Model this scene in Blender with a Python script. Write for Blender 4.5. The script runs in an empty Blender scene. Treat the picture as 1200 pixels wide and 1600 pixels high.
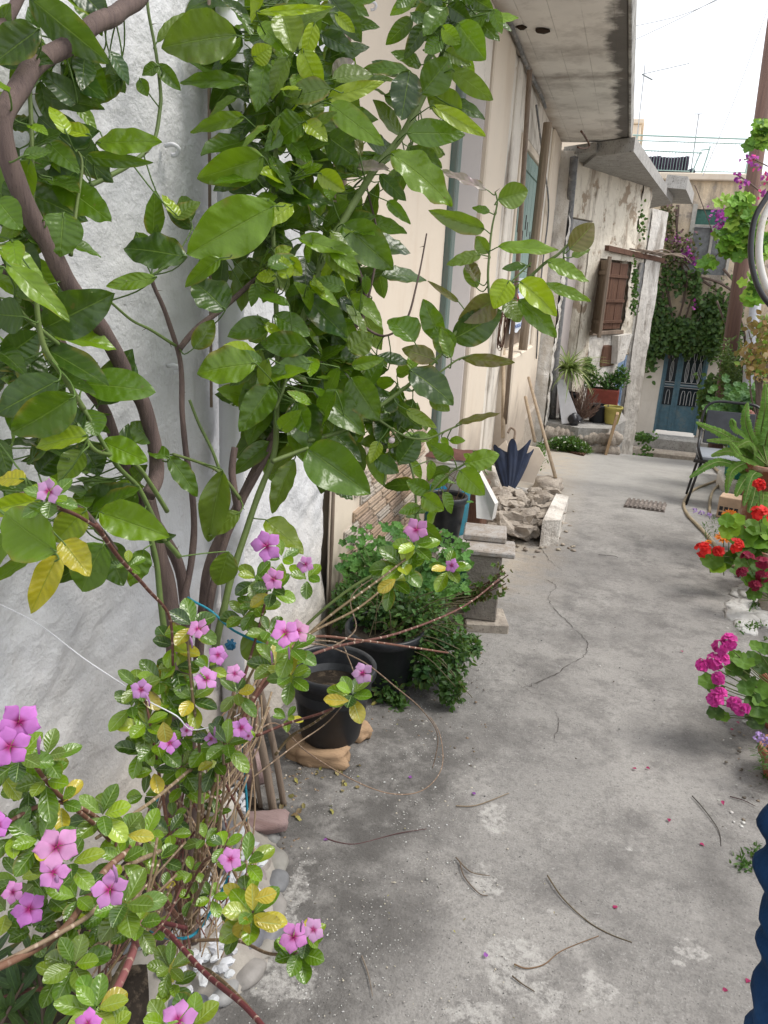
import bpy, math, random
from mathutils import Vector, Matrix, noise
RND = random.Random(7)
S = bpy.context.scene
COL = S.collection
# ---------------------------------------------------------------- camera
FP = 1200.0
YAW, PITCH = math.radians(16.1), math.radians(17.3)
RC, RS = 0.9984, 0.056
EYE = Vector((0, 0, 1.6))
_R0 = Vector((math.cos(YAW), math.sin(YAW), 0)); _H = Vector((-math.sin(YAW), math.cos(YAW), 0)); _Z = Vector((0, 0, 1))
FW = _H*math.cos(PITCH) - _Z*math.sin(PITCH)
_U0 = _H*math.sin(PITCH) + _Z*math.cos(PITCH)
RT = RC*_R0 + RS*_U0
UP = -RS*_R0 + RC*_U0
cd = bpy.data.cameras.new('camera'); cam = bpy.data.objects.new('camera', cd); COL.objects.link(cam)
cam.matrix_world = Matrix(((RT.x, UP.x, -FW.x, EYE.x), (RT.y, UP.y, -FW.y, EYE.y), (RT.z, UP.z, -FW.z, EYE.z), (0, 0, 0, 1)))
cd.sensor_fit = 'VERTICAL'; cd.sensor_height = 36; cd.lens = 27; cd.clip_start = 0.05; cd.clip_end = 600
S.camera = cam
# ---------------------------------------------------------------- sky and sun
SUN_EL, SUN_AZ = math.radians(58), math.radians(75)     # azimuth from +Y towards +X
w = bpy.data.worlds.new('World'); S.world = w; w.use_nodes = True
nt = w.node_tree; nt.nodes.clear()
sky = nt.nodes.new('ShaderNodeTexSky'); sky.sky_type = 'NISHITA'; sky.sun_disc = False
sky.sun_elevation = SUN_EL; sky.sun_rotation = SUN_AZ; sky.air_density = 1.0; sky.dust_density = 4.0
mx = nt.nodes.new('ShaderNodeMix'); mx.data_type = 'RGBA'; mx.inputs[0].default_value = 0.82
mx.inputs[7].default_value = (9.0, 9.2, 9.6, 1)          # bright cloud layer over the blue
bg = nt.nodes.new('ShaderNodeBackground'); bg.inputs[1].default_value = 0.11
ow = nt.nodes.new('ShaderNodeOutputWorld')
nt.links.new(sky.outputs[0], mx.inputs[6]); nt.links.new(mx.outputs[2], bg.inputs[0]); nt.links.new(bg.outputs[0], ow.inputs[0])
sd = bpy.data.lights.new('sun', 'SUN'); sd.energy = 1.5; sd.angle = math.radians(20); sd.color = (1.0, 0.96, 0.9)
so = bpy.data.objects.new('sun', sd); COL.objects.link(so)
_sd = Vector((math.sin(SUN_AZ)*math.cos(SUN_EL), math.cos(SUN_AZ)*math.cos(SUN_EL), math.sin(SUN_EL)))
so.rotation_euler = _sd.to_track_quat('Z', 'Y').to_euler()
S.view_settings.view_transform = 'Standard'; S.view_settings.look = 'None'
S.view_settings.exposure = 0.84; S.view_settings.gamma = 1.0
S.cycles.max_bounces = 8; S.cycles.diffuse_bounces = 4; S.cycles.transparent_max_bounces = 8
# ---------------------------------------------------------------- measuring: a photo direction met with a real plane
def ray(x, y): return FW + RT*((x-600)/FP) - UP*((y-800)/FP)
def P(x, y, D): return EYE + ray(x, y)*D
def X(x, y, xw): d = ray(x, y); return EYE + d*(xw/d.x)
def Y(x, y, yw): d = ray(x, y); return EYE + d*(yw/d.y)
def Zp(x, y, z): d = ray(x, y); return EYE + d*((z-1.6)/d.z)
GP = [(-8, .1), (0, 0), (4, -.13), (7, -.28), (9.5, -.53), (12.3, -.88), (12.32, -1.35), (19, -2.5), (30, -3.2), (400, -5)]
def gz(y):
    if y <= GP[0][0]: return GP[0][1]
    for (a, b), (c, d) in zip(GP, GP[1:]):
        if y <= c: return b + (d-b)*(y-a)/(c-a)
    return GP[-1][1]
def G(x, y):                                            # photo direction met with the sloping ground
    d = ray(x, y); t = .3
    for i in range(4000):
        p = EYE + d*t
        if p.z <= gz(p.y): break
        t += .005
    return Vector((p.x, p.y, gz(p.y)))
def PL(A, az, x, y, off=0):                             # vertical plane through A with heading az
    n = Vector((math.cos(az), -math.sin(az), 0)); d = ray(x, y)
    t = (n.dot(Vector((A[0], A[1], 0)) - EYE) + off)/n.dot(d)
    return EYE + d*t
# ---------------------------------------------------------------- mesh builder
class MB:
    def __init__(s): s.v = []; s.f = []; s.uv = []; s.c = []; s.mi = []; s.m = 0
    def add(s, vs, fs, uv=None, c=None):
        o = len(s.v); s.v += [tuple(p) for p in vs]
        for i, f in enumerate(fs): s.f.append([o+k for k in f]); s.mi.append(s.m)
        s.uv += uv if uv else [(0, 0)]*len(vs)
        s.c += c if isinstance(c, list) else [c or (1, 1, 1)]*len(vs)
        return s
    def box(s, lo, hi, M=None, ch=0.0, c=None):
        x0, y0, z0 = lo; x1, y1, z1 = hi
        if ch <= 0:
            vs = [Vector(p) for p in ((x0,y0,z0),(x1,y0,z0),(x1,y1,z0),(x0,y1,z0),(x0,y0,z1),(x1,y0,z1),(x1,y1,z1),(x0,y1,z1))]
            fs = [(0,3,2,1),(4,5,6,7),(0,1,5,4),(1,2,6,5),(2,3,7,6),(3,0,4,7)]
        else:
            h = min(ch, (x1-x0)*.45, (y1-y0)*.45, (z1-z0)*.45); vs = []; idx = {}
            for a in (0, 1):
                for b in (0, 1):
                    for d in (0, 1):
                        X_, Y_, Z_ = (x0, x1)[a], (y0, y1)[b], (z0, z1)[d]
                        sx, sy, sz = (h, -h)[a], (h, -h)[b], (h, -h)[d]
                        for k, q in enumerate(((X_, Y_+sy, Z_+sz), (X_+sx, Y_, Z_+sz), (X_+sx, Y_+sy, Z_))):
                            idx[(a, b, d, k)] = len(vs); vs.append(Vector(q))
            fs = []
            for k in range(3):
                for sgn in (0, 1):
                    q = []
                    for (p, r) in ((0, 0), (1, 0), (1, 1), (0, 1)):
                        t = [p, r]; t.insert(k, sgn); q.append(idx[(t[0], t[1], t[2], k)])
                    fs.append(q)
            for k in range(3):
                o1, o2 = [j for j in range(3) if j != k]
                for p in (0, 1):
                    for r in (0, 1):
                        q = []
                        for (e, kk) in ((0, o1), (1, o1), (1, o2), (0, o2)):
                            t = [0, 0, 0]; t[k] = e; t[o1] = p; t[o2] = r; q.append(idx[(t[0], t[1], t[2], kk)])
                        fs.append(q)
            for a in (0, 1):
                for b in (0, 1):
                    for d in (0, 1): fs.append([idx[(a, b, d, k)] for k in range(3)])
            cen = sum(vs, Vector())/len(vs)
            for i, f in enumerate(fs):
                n = (vs[f[1]]-vs[f[0]]).cross(vs[f[2]]-vs[f[0]])
                if n.dot(vs[f[0]]-cen) < 0: fs[i] = f[::-1]
        if M is not None: vs = [M @ v for v in vs]
        return s.add(vs, fs, c=c)
    def tube(s, pts, r, n=8, c=None, cap=True, c2=None):
        pts = [Vector(p) for p in pts]; k = len(pts)
        if not isinstance(r, (list, tuple)): r = [r]*k
        if len(r) == 2 and k != 2: r = [r[0]+(r[1]-r[0])*i/(k-1) for i in range(k)]
        vs = []; uv = []; up = None; L = 0
        for i in range(k):
            t = (pts[min(i+1, k-1)]-pts[max(i-1, 0)])
            if t.length < 1e-9: t = Vector((0, 0, 1))
            t.normalize()
            if up is None: up = t.orthogonal().normalized()
            up = (up - t*up.dot(t));
            if up.length < 1e-6: up = t.orthogonal()
            up.normalize(); b = t.cross(up)
            if i: L += (pts[i]-pts[i-1]).length
            for j in range(n):
                a = 2*math.pi*j/n; vs.append(pts[i]+(up*math.cos(a)+b*math.sin(a))*r[i]); uv.append((j/n, L))
        fs = [(i*n+j, i*n+(j+1) % n, (i+1)*n+(j+1) % n, (i+1)*n+j) for i in range(k-1) for j in range(n)]
        if cap: fs += [tuple(range(n))[::-1], tuple((k-1)*n+j for j in range(n))]
        return s.add(vs, fs, uv, c)
    def lathe(s, prof, n=32, M=None, c=None, sq=1.0):
        vs = [Vector((r*math.cos(2*math.pi*j/n), r*sq*math.sin(2*math.pi*j/n), z)) for r, z in prof for j in range(n)]
        uv = [(j/n, z) for r, z in prof for j in range(n)]
        if M is not None: vs = [M @ v for v in vs]
        fs = [(i*n+j, i*n+(j+1) % n, (i+1)*n+(j+1) % n, (i+1)*n+j) for i in range(len(prof)-1) for j in range(n)]
        return s.add(vs, fs, uv, c)
    def prism(s, poly, d, c=None):                       # planar polygon pushed along d
        poly = [Vector(p) for p in poly]; n = len(poly); d = Vector(d)
        vs = poly + [p+d for p in poly]
        nn = Vector()
        for i in range(n): nn += poly[i].cross(poly[(i+1) % n])
        fl = nn.dot(d) > 0
        a = list(range(n)); fs = [a[::-1] if fl else a, [i+n for i in a] if fl else [i+n for i in a][::-1]]
        for i in range(n):
            q = (i, (i+1) % n, (i+1) % n+n, i+n); fs.append(q if fl else q[::-1])
        return s.add(vs, fs, c=c)
    def rock(s, cen, size, seed, rough=.35, det=2, M=None, c=None, flat=0):
        import bmesh
        bm = bmesh.new(); bmesh.ops.create_icosphere(bm, subdivisions=det, radius=1)
        vs = []
        for v in bm.verts:
            p = v.co.copy(); q = p*1.3+Vector((seed*3.1, seed*1.7, seed*.9))
            k = 1+rough*noise.noise(q)+rough*.4*noise.noise(q*3)
            if flat:
                m = max(abs(p.x), abs(p.y), abs(p.z)); p = p.lerp(p/m*.8, flat)
            p = Vector((p.x*k*size[0], p.y*k*size[1], p.z*k*size[2]))
            vs.append((M @ p if M is not None else p)+Vector(cen))
        fs = [[v.index for v in f.verts] for f in bm.faces]; bm.free()
        return s.add(vs, fs, c=c)
    def build(s, name, mat, parent=None, smooth=False, wn=False):
        me = bpy.data.meshes.new(name); me.from_pydata(s.v, [], s.f)
        ul = me.uv_layers.new(name='UVMap')
        ca = me.color_attributes.new(name='col', type='FLOAT_COLOR', domain='POINT')
        li = [0]*len(me.loops); me.loops.foreach_get('vertex_index', li)
        fl = []
        for i in li: fl += s.uv[i]
        ul.data.foreach_set('uv', fl)
        cl = []
        for q in s.c: cl += [q[0], q[1], q[2], 1.0]
        ca.data.foreach_set('color', cl)
        for m in (mat if isinstance(mat, (list, tuple)) else [mat]): me.materials.append(m)
        me.polygons.foreach_set('material_index', s.mi)
        if smooth: me.polygons.foreach_set('use_smooth', [True]*len(me.polygons))
        me.update()
        o = bpy.data.objects.new(name, me); COL.objects.link(o)
        if parent is not None:
            o.parent = parent; o.matrix_parent_inverse = Matrix.Translation(-parent.location)
        return o
def tag(o, label=None, cat=None, group=None, kind=None):
    if label: o['label'] = label
    if cat: o['category'] = cat
    if group: o['group'] = group
    if kind: o['kind'] = kind
    return o
def thing(name, label, cat, loc, group=None):
    o = bpy.data.objects.new(name, None); COL.objects.link(o); o.location = loc; o.empty_display_size = .1
    bpy.context.view_layer.update()
    return tag(o, label, cat, group)
def sub(o):                                             # parents at the origin of a part mesh
    return o
def spl(pts, n=6):                                      # Catmull-Rom through the points
    pts = [Vector(p) for p in pts]; out = []
    for i in range(len(pts)-1):
        a = pts[max(i-1, 0)]; b = pts[i]; c = pts[i+1]; d = pts[min(i+2, len(pts)-1)]
        for k in range(n):
            t = k/n; out.append(.5*((2*b)+(c-a)*t+(2*a-5*b+4*c-d)*t*t+(3*b-a-3*c+d)*t**3))
    out.append(pts[-1]); return out
# ---------------------------------------------------------------- materials
class N:
    def __init__(s, name):
        s.m = bpy.data.materials.new(name); s.m.use_nodes = True; s.t = s.m.node_tree; s.t.nodes.clear()
        s.out = s.t.nodes.new('ShaderNodeOutputMaterial'); s.p = s.t.nodes.new('ShaderNodeBsdfPrincipled')
        s.t.links.new(s.p.outputs[0], s.out.inputs[0]); s.co = s.t.nodes.new('ShaderNodeTexCoord').outputs['Object']
        s.geo = s.t.nodes.new('ShaderNodeNewGeometry'); s.pos = s.geo.outputs['Position']
    def L(s, a, b): s.t.links.new(a, b)
    def n(s, ty, **k):
        q = s.t.nodes.new(ty)
        for a, b in k.items(): setattr(q, a, b)
        return q
    def val(s, i, v):
        if hasattr(v, 'is_output'): s.L(v, i)
        else: i.default_value = v
    def noise(s, sc, det=4, rough=.6, vec=None, dist=0, st=None):
        v = vec or s.pos
        if st:
            m = s.n('ShaderNodeMapping'); m.inputs['Scale'].default_value = st; s.L(v, m.inputs[0]); v = m.outputs[0]
        q = s.n('ShaderNodeTexNoise'); s.L(v, q.inputs['Vector']); q.inputs['Scale'].default_value = sc
        q.inputs['Detail'].default_value = det; q.inputs['Roughness'].default_value = rough; q.inputs['Distortion'].default_value = dist
        return q.outputs[0]
    def vor(s, sc, feat='F1', vec=None, st=None, out=0, rnd=1):
        v = vec or s.pos
        if st:
            m = s.n('ShaderNodeMapping'); m.inputs['Scale'].default_value = st; s.L(v, m.inputs[0]); v = m.outputs[0]
        q = s.n('ShaderNodeTexVoronoi'); q.feature = feat; s.L(v, q.inputs['Vector']); q.inputs['Scale'].default_value = sc
        q.inputs['Randomness'].default_value = rnd
        return q.outputs[out]
    def ramp(s, f, a, b, inv=False):
        q = s.n('ShaderNodeMapRange'); q.inputs[1].default_value = a; q.inputs[2].default_value = b
        if inv: q.inputs[3].default_value = 1; q.inputs[4].default_value = 0
        s.L(f, q.inputs[0]); return q.outputs[0]
    def math(s, op, a, b=0.0, c=0.0):
        q = s.n('ShaderNodeMath'); q.operation = op; s.val(q.inputs[0], a); s.val(q.inputs[1], b); s.val(q.inputs[2], c); return q.outputs[0]
    def mix(s, f, a, b, bt='MIX'):
        q = s.n('ShaderNodeMix'); q.data_type = 'RGBA'; q.blend_type = bt; s.val(q.inputs[0], f)
        for i, v in ((6, a), (7, b)):
            if isinstance(v, tuple) and len(v) == 3: v = (*v, 1)
            s.val(q.inputs[i], v)
        return q.outputs[2]
    def bump(s, h, st=.3, d=.01, nrm=None):
        q = s.n('ShaderNodeBump'); q.inputs['Strength'].default_value = st; q.inputs['Distance'].default_value = d; s.L(h, q.inputs['Height'])
        if nrm is not None: s.L(nrm, q.inputs['Normal'])
        return q.outputs[0]
    def sep(s, v=None):
        q = s.n('ShaderNodeSeparateXYZ'); s.L(v or s.pos, q.inputs[0]); return q.outputs
    def fin(s, col, rough=.8, nrm=None, spec=.3, metal=0):
        s.val(s.p.inputs['Base Color'], (*col, 1) if isinstance(col, tuple) and len(col) == 3 else col)
        s.val(s.p.inputs['Roughness'], rough); s.p.inputs['Specular IOR Level'].default_value = spec; s.p.inputs['Metallic'].default_value = metal
        if nrm is not None: s.L(nrm, s.p.inputs['Normal'])
        return s.m
def m_plain(name, c, rough=.6, spec=.4, var=.25, bsc=60, bst=.15, metal=0, dirt=None, dsc=6):
    s = N(name); f = s.noise(14, 5); c2 = tuple(max(0, q*(1-var)) for q in c)
    col = s.mix(s.ramp(f, .35, .65), c, c2)
    if dirt: col = s.mix(s.ramp(s.noise(dsc, 6, .7), .52, .66), col, dirt)
    return s.fin(col, rough, s.bump(s.noise(bsc, 4), bst, .004), spec, metal)
def m_plaster(name, base, alt, stain, lo=.5, hi=.68, bst=.5, streak=.5, sc=1.0, flake=None, fl=(.6, .63), zstain=None, lum=.02):
    s = N(name)
    col = s.mix(s.ramp(s.noise(1.3*sc, 5, .6), .35, .65), base, alt)
    col = s.mix(s.math('MULTIPLY', s.ramp(s.noise(3.5*sc, 8, .7, st=(1, 1, .25)), lo, hi), streak), col, stain)
    col = s.mix(s.math('MULTIPLY', s.ramp(s.noise(9*sc, 6, .75), .55, .75), streak*.6), col, stain)
    h = s.math('ADD', s.noise(6*sc, 6, .6), s.math('MULTIPLY', s.noise(70*sc, 5, .6), .25))
    if flake:
        m = s.ramp(s.noise(2.6*sc, 8, .65), *fl)
        col = s.mix(m, col, flake); h = s.math('SUBTRACT', h, s.math('MULTIPLY', m, .35))
        h = s.math('ADD', h, s.math('MULTIPLY', s.math('MULTIPLY', m, s.noise(30*sc, 5, .7)), .5))
    if zstain:                                          # splash-back dirt along the foot of the wall
        z = s.sep()[2]; q = s.math('ADD', z, s.math('MULTIPLY', s.noise(5, 5), -.5))
        col = s.mix(s.ramp(q, zstain[0], zstain[1], True), col, zstain[2])
    return s.fin(col, .88, s.bump(h, bst, lum), .2)
def m_vc(name, rough=.5, spec=.4, bsc=80, bst=.2, trans=0.0):
    s = N(name); a = s.n('ShaderNodeAttribute'); a.attribute_name = 'col'
    col = s.mix(s.ramp(s.noise(25, 4), .3, .7), a.outputs[0], s.mix(.28, a.outputs[0], (.0, .0, .0)))
    s.fin(col, rough, s.bump(s.noise(bsc, 4), bst, .003), spec)
    if trans:
        tr = s.n('ShaderNodeBsdfTranslucent'); s.L(col, tr.inputs[0]); ms = s.n('ShaderNodeMixShader'); ms.inputs[0].default_value = trans
        s.L(s.p.outputs[0], ms.inputs[1]); s.L(tr.outputs[0], ms.inputs[2]); s.L(ms.outputs[0], s.out.inputs[0])
    return s.m
def m_leaf(name, rough=.32, spec=.5, nv=9.0, slant=.55, rib=.035, ribc=(.30, .42, .10), bst=.5, trans=.28, pucker=22, ribf=.7, veinf=.08, quiltf=.10):
    s = N(name); a = s.n('ShaderNodeAttribute'); a.attribute_name = 'col'
    u = s.n('ShaderNodeUVMap'); q = s.sep(u.outputs[0]); ua = s.math('ABSOLUTE', s.math('SUBTRACT', q[0], .5))
    ribm = s.ramp(ua, rib*.4, rib, True)
    ph = s.math('MULTIPLY', s.math('SUBTRACT', q[1], s.math('MULTIPLY', ua, slant)), nv*6.2832)
    ph = s.math('ADD', ph, s.math('MULTIPLY', s.noise(20, 2), 7.0)); quilt = s.math('ADD', s.math('MULTIPLY', s.math('COSINE', ph), .5), .5); vein = s.math('POWER', quilt, 12.0)
    blot = s.noise(11, 4, .6)
    col = s.mix(s.ramp(blot, .35, .7), a.outputs[0], s.mix(.40, a.outputs[0], (.11, .21, .008)))
    col = s.mix(s.math('MULTIPLY', vein, veinf), col, ribc)
    col = s.mix(s.math('MULTIPLY', ribm, ribf), col, ribc)
    col = s.mix(s.ramp(s.noise(140, 2, .5), .74, .8), col, (.25, .28, .12))
    col = s.mix(s.math('MULTIPLY', s.math('MULTIPLY', s.ramp(ua, .34, .49), s.ramp(s.noise(13, 4), .54, .66)), .75), col, (.24, .17, .03))
    col = s.mix(s.math('MULTIPLY', s.ramp(s.noise(34, 3), .70, .74), .6), col, (.12, .08, .02))
    bf = s.geo.outputs['Backfacing']; col = s.mix(s.math('MULTIPLY', bf, .3), col, (.12, .24, .05))
    h = s.math('SUBTRACT', s.math('MULTIPLY', s.noise(pucker, 3, .5), .9), s.math('MULTIPLY', quilt, quiltf))
    h = s.math('SUBTRACT', h, s.math('MULTIPLY', ribm, .5))
    s.fin(col, s.math('ADD', rough, s.math('MULTIPLY', s.noise(9, 3), .14)), s.bump(h, bst, .010), spec)
    tr = s.n('ShaderNodeBsdfTranslucent'); s.L(s.mix(.35, col, (.28, .45, .02)), tr.inputs[0])
    ms = s.n('ShaderNodeMixShader'); ms.inputs[0].default_value = trans
    s.L(s.p.outputs[0], ms.inputs[1]); s.L(tr.outputs[0], ms.inputs[2]); s.L(ms.outputs[0], s.out.inputs[0])
    return s.m
def m_wood(name, a, b, rough=.75, sc=1.0, ax=2, spec=.3):
    s = N(name); st = [14*sc]*3; st[ax] = .9*sc
    f = s.noise(2.2, 7, .65, st=tuple(st), dist=.4); g = s.noise(6, 6, .7, st=tuple(q*2 for q in st))
    col = s.mix(s.ramp(f, .35, .65), a, b); col = s.mix(s.ramp(g, .6, .75), col, tuple(q*.35 for q in b))
    return s.fin(col, rough, s.bump(s.math('ADD', f, g), .6, .006), spec)
def m_stone(name, a, b, c, sc=1.0, bst=.8):
    s = N(name); f = s.noise(5*sc, 7, .65); g = s.noise(22*sc, 6, .7)
    col = s.mix(s.ramp(f, .38, .62), a, b); col = s.mix(s.ramp(g, .55, .68), col, c)
    return s.fin(col, .9, s.bump(s.math('ADD', f, s.math('MULTIPLY', g, .5)), bst, .02), .2)
# ================================================================ ground
def m_ground():
    s = N('concrete_lane')
    n1 = s.noise(1.1, 6, .6); n2 = s.noise(5, 8, .7); n3 = s.noise(38, 6, .75); n4 = s.noise(160, 3, .6)
    col = s.mix(s.ramp(n1, .36, .64), (.225, .215, .203), (.325, .31, .29))
    col = s.mix(s.math('MULTIPLY', s.ramp(n2, .47, .66), .75), col, (.125, .118, .112))
    col = s.mix(s.math('MULTIPLY', s.ramp(n3, .50, .66), .45), col, (.11, .105, .10)); col = s.mix(s.math('MULTIPLY', s.ramp(n4, .50, .70), .45), col, (.12, .115, .11)); col = s.mix(s.math('MULTIPLY', s.ramp(s.noise(110, 4, .7), .57, .70), .45), col, (.46, .45, .43))
    # weathered grime beside the planter and pale cement skim patches
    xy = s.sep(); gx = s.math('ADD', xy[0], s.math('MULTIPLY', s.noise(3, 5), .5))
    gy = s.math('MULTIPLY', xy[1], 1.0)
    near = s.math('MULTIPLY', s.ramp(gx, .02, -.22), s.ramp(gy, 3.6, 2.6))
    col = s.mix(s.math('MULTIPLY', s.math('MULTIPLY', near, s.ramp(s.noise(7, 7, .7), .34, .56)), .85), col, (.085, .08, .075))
    pat = s.ramp(s.noise(2.3, 7, .62, st=(1.25, .75, 1)), .55, .62)
    pm = s.math('MULTIPLY', pat, .35)
    pm = s.math('MULTIPLY', pm, s.ramp(n3, .62, .40))
    col = s.mix(s.math('MULTIPLY', pm, .6), col, (.50, .48, .45))
    dn = s.n('ShaderNodeTexNoise'); dn.inputs['Scale'].default_value = 7; dn.inputs['Detail'].default_value = 8; dn.inputs['Roughness'].default_value = .68; s.L(s.pos, dn.inputs['Vector'])
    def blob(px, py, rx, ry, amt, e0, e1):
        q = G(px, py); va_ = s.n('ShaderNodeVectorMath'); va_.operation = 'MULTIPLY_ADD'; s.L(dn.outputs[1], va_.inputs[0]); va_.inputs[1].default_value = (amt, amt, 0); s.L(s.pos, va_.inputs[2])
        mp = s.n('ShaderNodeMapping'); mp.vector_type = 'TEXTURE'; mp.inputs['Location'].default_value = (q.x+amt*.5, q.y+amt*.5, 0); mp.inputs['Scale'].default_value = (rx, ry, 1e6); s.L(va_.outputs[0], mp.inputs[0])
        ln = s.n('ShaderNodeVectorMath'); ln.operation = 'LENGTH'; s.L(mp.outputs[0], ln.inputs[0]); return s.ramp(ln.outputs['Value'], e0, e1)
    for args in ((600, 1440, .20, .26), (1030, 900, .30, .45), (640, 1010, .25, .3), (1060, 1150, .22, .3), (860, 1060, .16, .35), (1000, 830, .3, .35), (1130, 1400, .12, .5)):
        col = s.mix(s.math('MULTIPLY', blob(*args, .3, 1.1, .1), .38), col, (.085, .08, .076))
    for args in ((775, 1275, .055, .085), (770, 1380, .05, .07), (790, 1500, .085, .10), (860, 1570, .07, .05), (740, 1590, .07, .04), (940, 1545, .035, .06), (1085, 1490, .05, .03), (982, 1327, .014, .012), (860, 1425, .011, .012), (430, 1530, .09, .05), (460, 1400, .03, .14), (1060, 1510, .02, .012)):
        bl = blob(*args, .26 if args[2] > .02 else .02, 1.05, .80)
        col = s.mix(s.math('MULTIPLY', s.math('MULTIPLY', bl, s.ramp(n3, .60, .42)), .68), col, (.46, .445, .42))
    far = s.math('MULTIPLY', s.ramp(gy, 6.0, 8.5), .55)
    col = s.mix(far, col, (.42, .41, .385))
    yel = s.math('MULTIPLY', s.ramp(xy[0], -.1, -.5), s.math('MULTIPLY', s.ramp(gy, 3.8, 4.6), s.ramp(n2, .35, .55)))
    col = s.mix(s.math('MULTIPLY', yel, .6), col, (.47, .40, .31))
    # pale lichen flecks and dark grit
    sp = s.ramp(s.vor(75, st=(1, 1, .2)), .20, .08); sp = s.math('MULTIPLY', sp, s.ramp(s.noise(9, 4), .48, .60))
    col = s.mix(s.math('MULTIPLY', sp, s.math('ADD', s.math('MULTIPLY', near, .75), .35)), col, (.60, .60, .57))
    gr = s.math('MULTIPLY', s.ramp(s.vor(48), .13, .05), .8)
    col = s.mix(gr, col, (.05, .048, .045))
    # cracks
    q = s.n('ShaderNodeMapping'); q.inputs['Location'].default_value = (.35, .2, 0); q.inputs['Scale'].default_value = (1.2, .55, 1); s.L(s.pos, q.inputs[0])
    wv = s.n('ShaderNodeTexNoise'); wv.inputs['Scale'].default_value = 3.5; wv.inputs['Detail'].default_value = 6; s.L(s.pos, wv.inputs['Vector'])
    va = s.n('ShaderNodeVectorMath'); va.operation = 'MULTIPLY_ADD'; s.L(wv.outputs[1], va.inputs[0]); va.inputs[1].default_value = (.22, .22, .22); s.L(q.outputs[0], va.inputs[2])
    vd = s.vor(.62, 'DISTANCE_TO_EDGE', va.outputs[0])
    cr = s.ramp(vd, .006, .0015); cr = s.math('MULTIPLY', s.math('MULTIPLY', cr, s.ramp(gy, 2.7, 3.2)), s.ramp(s.noise(2.2, 3), .42, .56))
    crw = s.math('MULTIPLY', s.math('MULTIPLY', s.ramp(vd, .05, .01), s.ramp(gy, 2.7, 3.2)), s.ramp(s.noise(2.2, 3), .42, .56))
    pass
    h = s.math('ADD', s.math('MULTIPLY', n3, .5), s.math('MULTIPLY', n4, .25)); h = s.math('ADD', h, s.math('MULTIPLY', n2, .9))
    h = s.math('ADD', h, s.math('MULTIPLY', sp, .3))
    return s.fin(col, .9, s.bump(h, .8, .014), .25)
M_GROUND = m_ground()
def ghgt(x, y):
    z = gz(y)
    if -2 < x < 2.5 and -2 < y < 12.3:
        z += .012*noise.noise(Vector((x*1.1, y*1.1, 3)))+.006*noise.noise(Vector((x*4, y*4, 7)))
    return z
xs = [-300, -60, -12, -4, -1.6]+[-1.4+.05*i for i in range(68)]+[2.2, 2.8, 4, 12, 60, 300]
ys = [-300, -60, -12, -4, -1]+[-.6+.06*i for i in range(215)]+[12.301, 12.34, 12.6, 13.5, 15, 17, 19, 22, 30, 60, 150, 400]
g = MB(); vs = [(x, y, ghgt(x, y)) for y in ys for x in xs]; nx = len(xs)
g.add(vs, [(j*nx+i, j*nx+i+1, (j+1)*nx+i+1, (j+1)*nx+i) for j in range(len(ys)-1) for i in range(nx-1)])
go = g.build('ground', M_GROUND, smooth=True); go['kind'] = 'structure'
m = MB(); rg = random.Random(61)                        # real cracks, thin dark ragged slits in the slab
for pts, w_ in ((((843, 850), (856, 872), (868, 885), (880, 893)), .005), (((852, 905), (868, 918), (856, 935), (872, 958), (893, 980), (917, 1003), (914, 1022), (890, 1038), (858, 1058), (815, 1074)), .0045), (((866, 1112), (874, 1132), (862, 1160)), .003), (((1060, 930), (1090, 936), (1120, 940)), .003), (((805, 1064), (825, 1078), (852, 1092)), .003)):
    q = spl([G(*p) for p in pts], 9); L_ = []; R_ = []
    for i, p in enumerate(q):
        t = (q[min(i+1, len(q)-1)]-q[max(i-1, 0)]).normalized(); n_ = Vector((t.y, -t.x, 0)); p = p+n_*rg.gauss(0, .004); k_ = w_*rg.uniform(.05, .5)*min(1, i/3, (len(q)-1-i)/3)
        z_ = ghgt(p.x, p.y)+.003; L_.append((p.x+n_.x*k_, p.y+n_.y*k_, z_)); R_.append((p.x-n_.x*k_, p.y-n_.y*k_, z_))
    n_ = len(q); m.add(L_+R_, [(i, n_+i, n_+i+1, i+1) for i in range(n_-1)])
co_ = m.build('crack', m_plain('crack_dirt', (.075, .066, .06), .95, .1)); co_['kind'] = 'structure'
# ================================================================ materials of the buildings
M_WHITE = m_plaster('whitewash', (.64, .64, .65), (.57, .57, .575), (.40, .38, .35), .56, .74, bst=.9, streak=.5, lum=.02, zstain=(-.1, .45, (.50, .46, .41)))
M_CREAM = m_plaster('cream_plaster', (.66, .57, .46), (.63, .55, .45), (.50, .38, .27), .55, .75, bst=.25, streak=.45, lum=.008, zstain=(-.2, .25, (.40, .34, .28)))
M_PALE = m_plaster('pale_plaster', (.70, .65, .57), (.62, .57, .50), (.17, .13, .10), .52, .66, bst=.5, streak=.8, lum=.012, flake=(.45, .33, .22), fl=(.64, .68))
M_REVEAL = m_plaster('grey_reveal', (.44, .41, .40), (.50, .46, .43), (.30, .27, .25), .6, .8, bst=.15, streak=.3, lum=.006)
M_OLD = m_plaster('peeling_plaster', (.76, .70, .59), (.68, .62, .51), (.26, .20, .15), .50, .66, bst=1.0, streak=.85, lum=.04, flake=(.38, .30, .22), fl=(.57, .61))
M_OCHRE = m_plaster('ochre_plaster', (.70, .56, .38), (.62, .52, .40), (.30, .25, .20), .48, .64, bst=1.0, streak=.8, lum=.05, flake=(.36, .31, .26), fl=(.55, .60), sc=.8)
M_LIMEW = m_plaster('rough_limewash', (.74, .71, .66), (.64, .60, .54), (.28, .24, .20), .50, .66, bst=1.0, streak=.8, lum=.05)
M_STONEW = m_stone('rough_white_stone', (.62, .58, .52), (.44, .38, .32), (.14, .12, .10), 1.2, 1.0)
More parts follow.
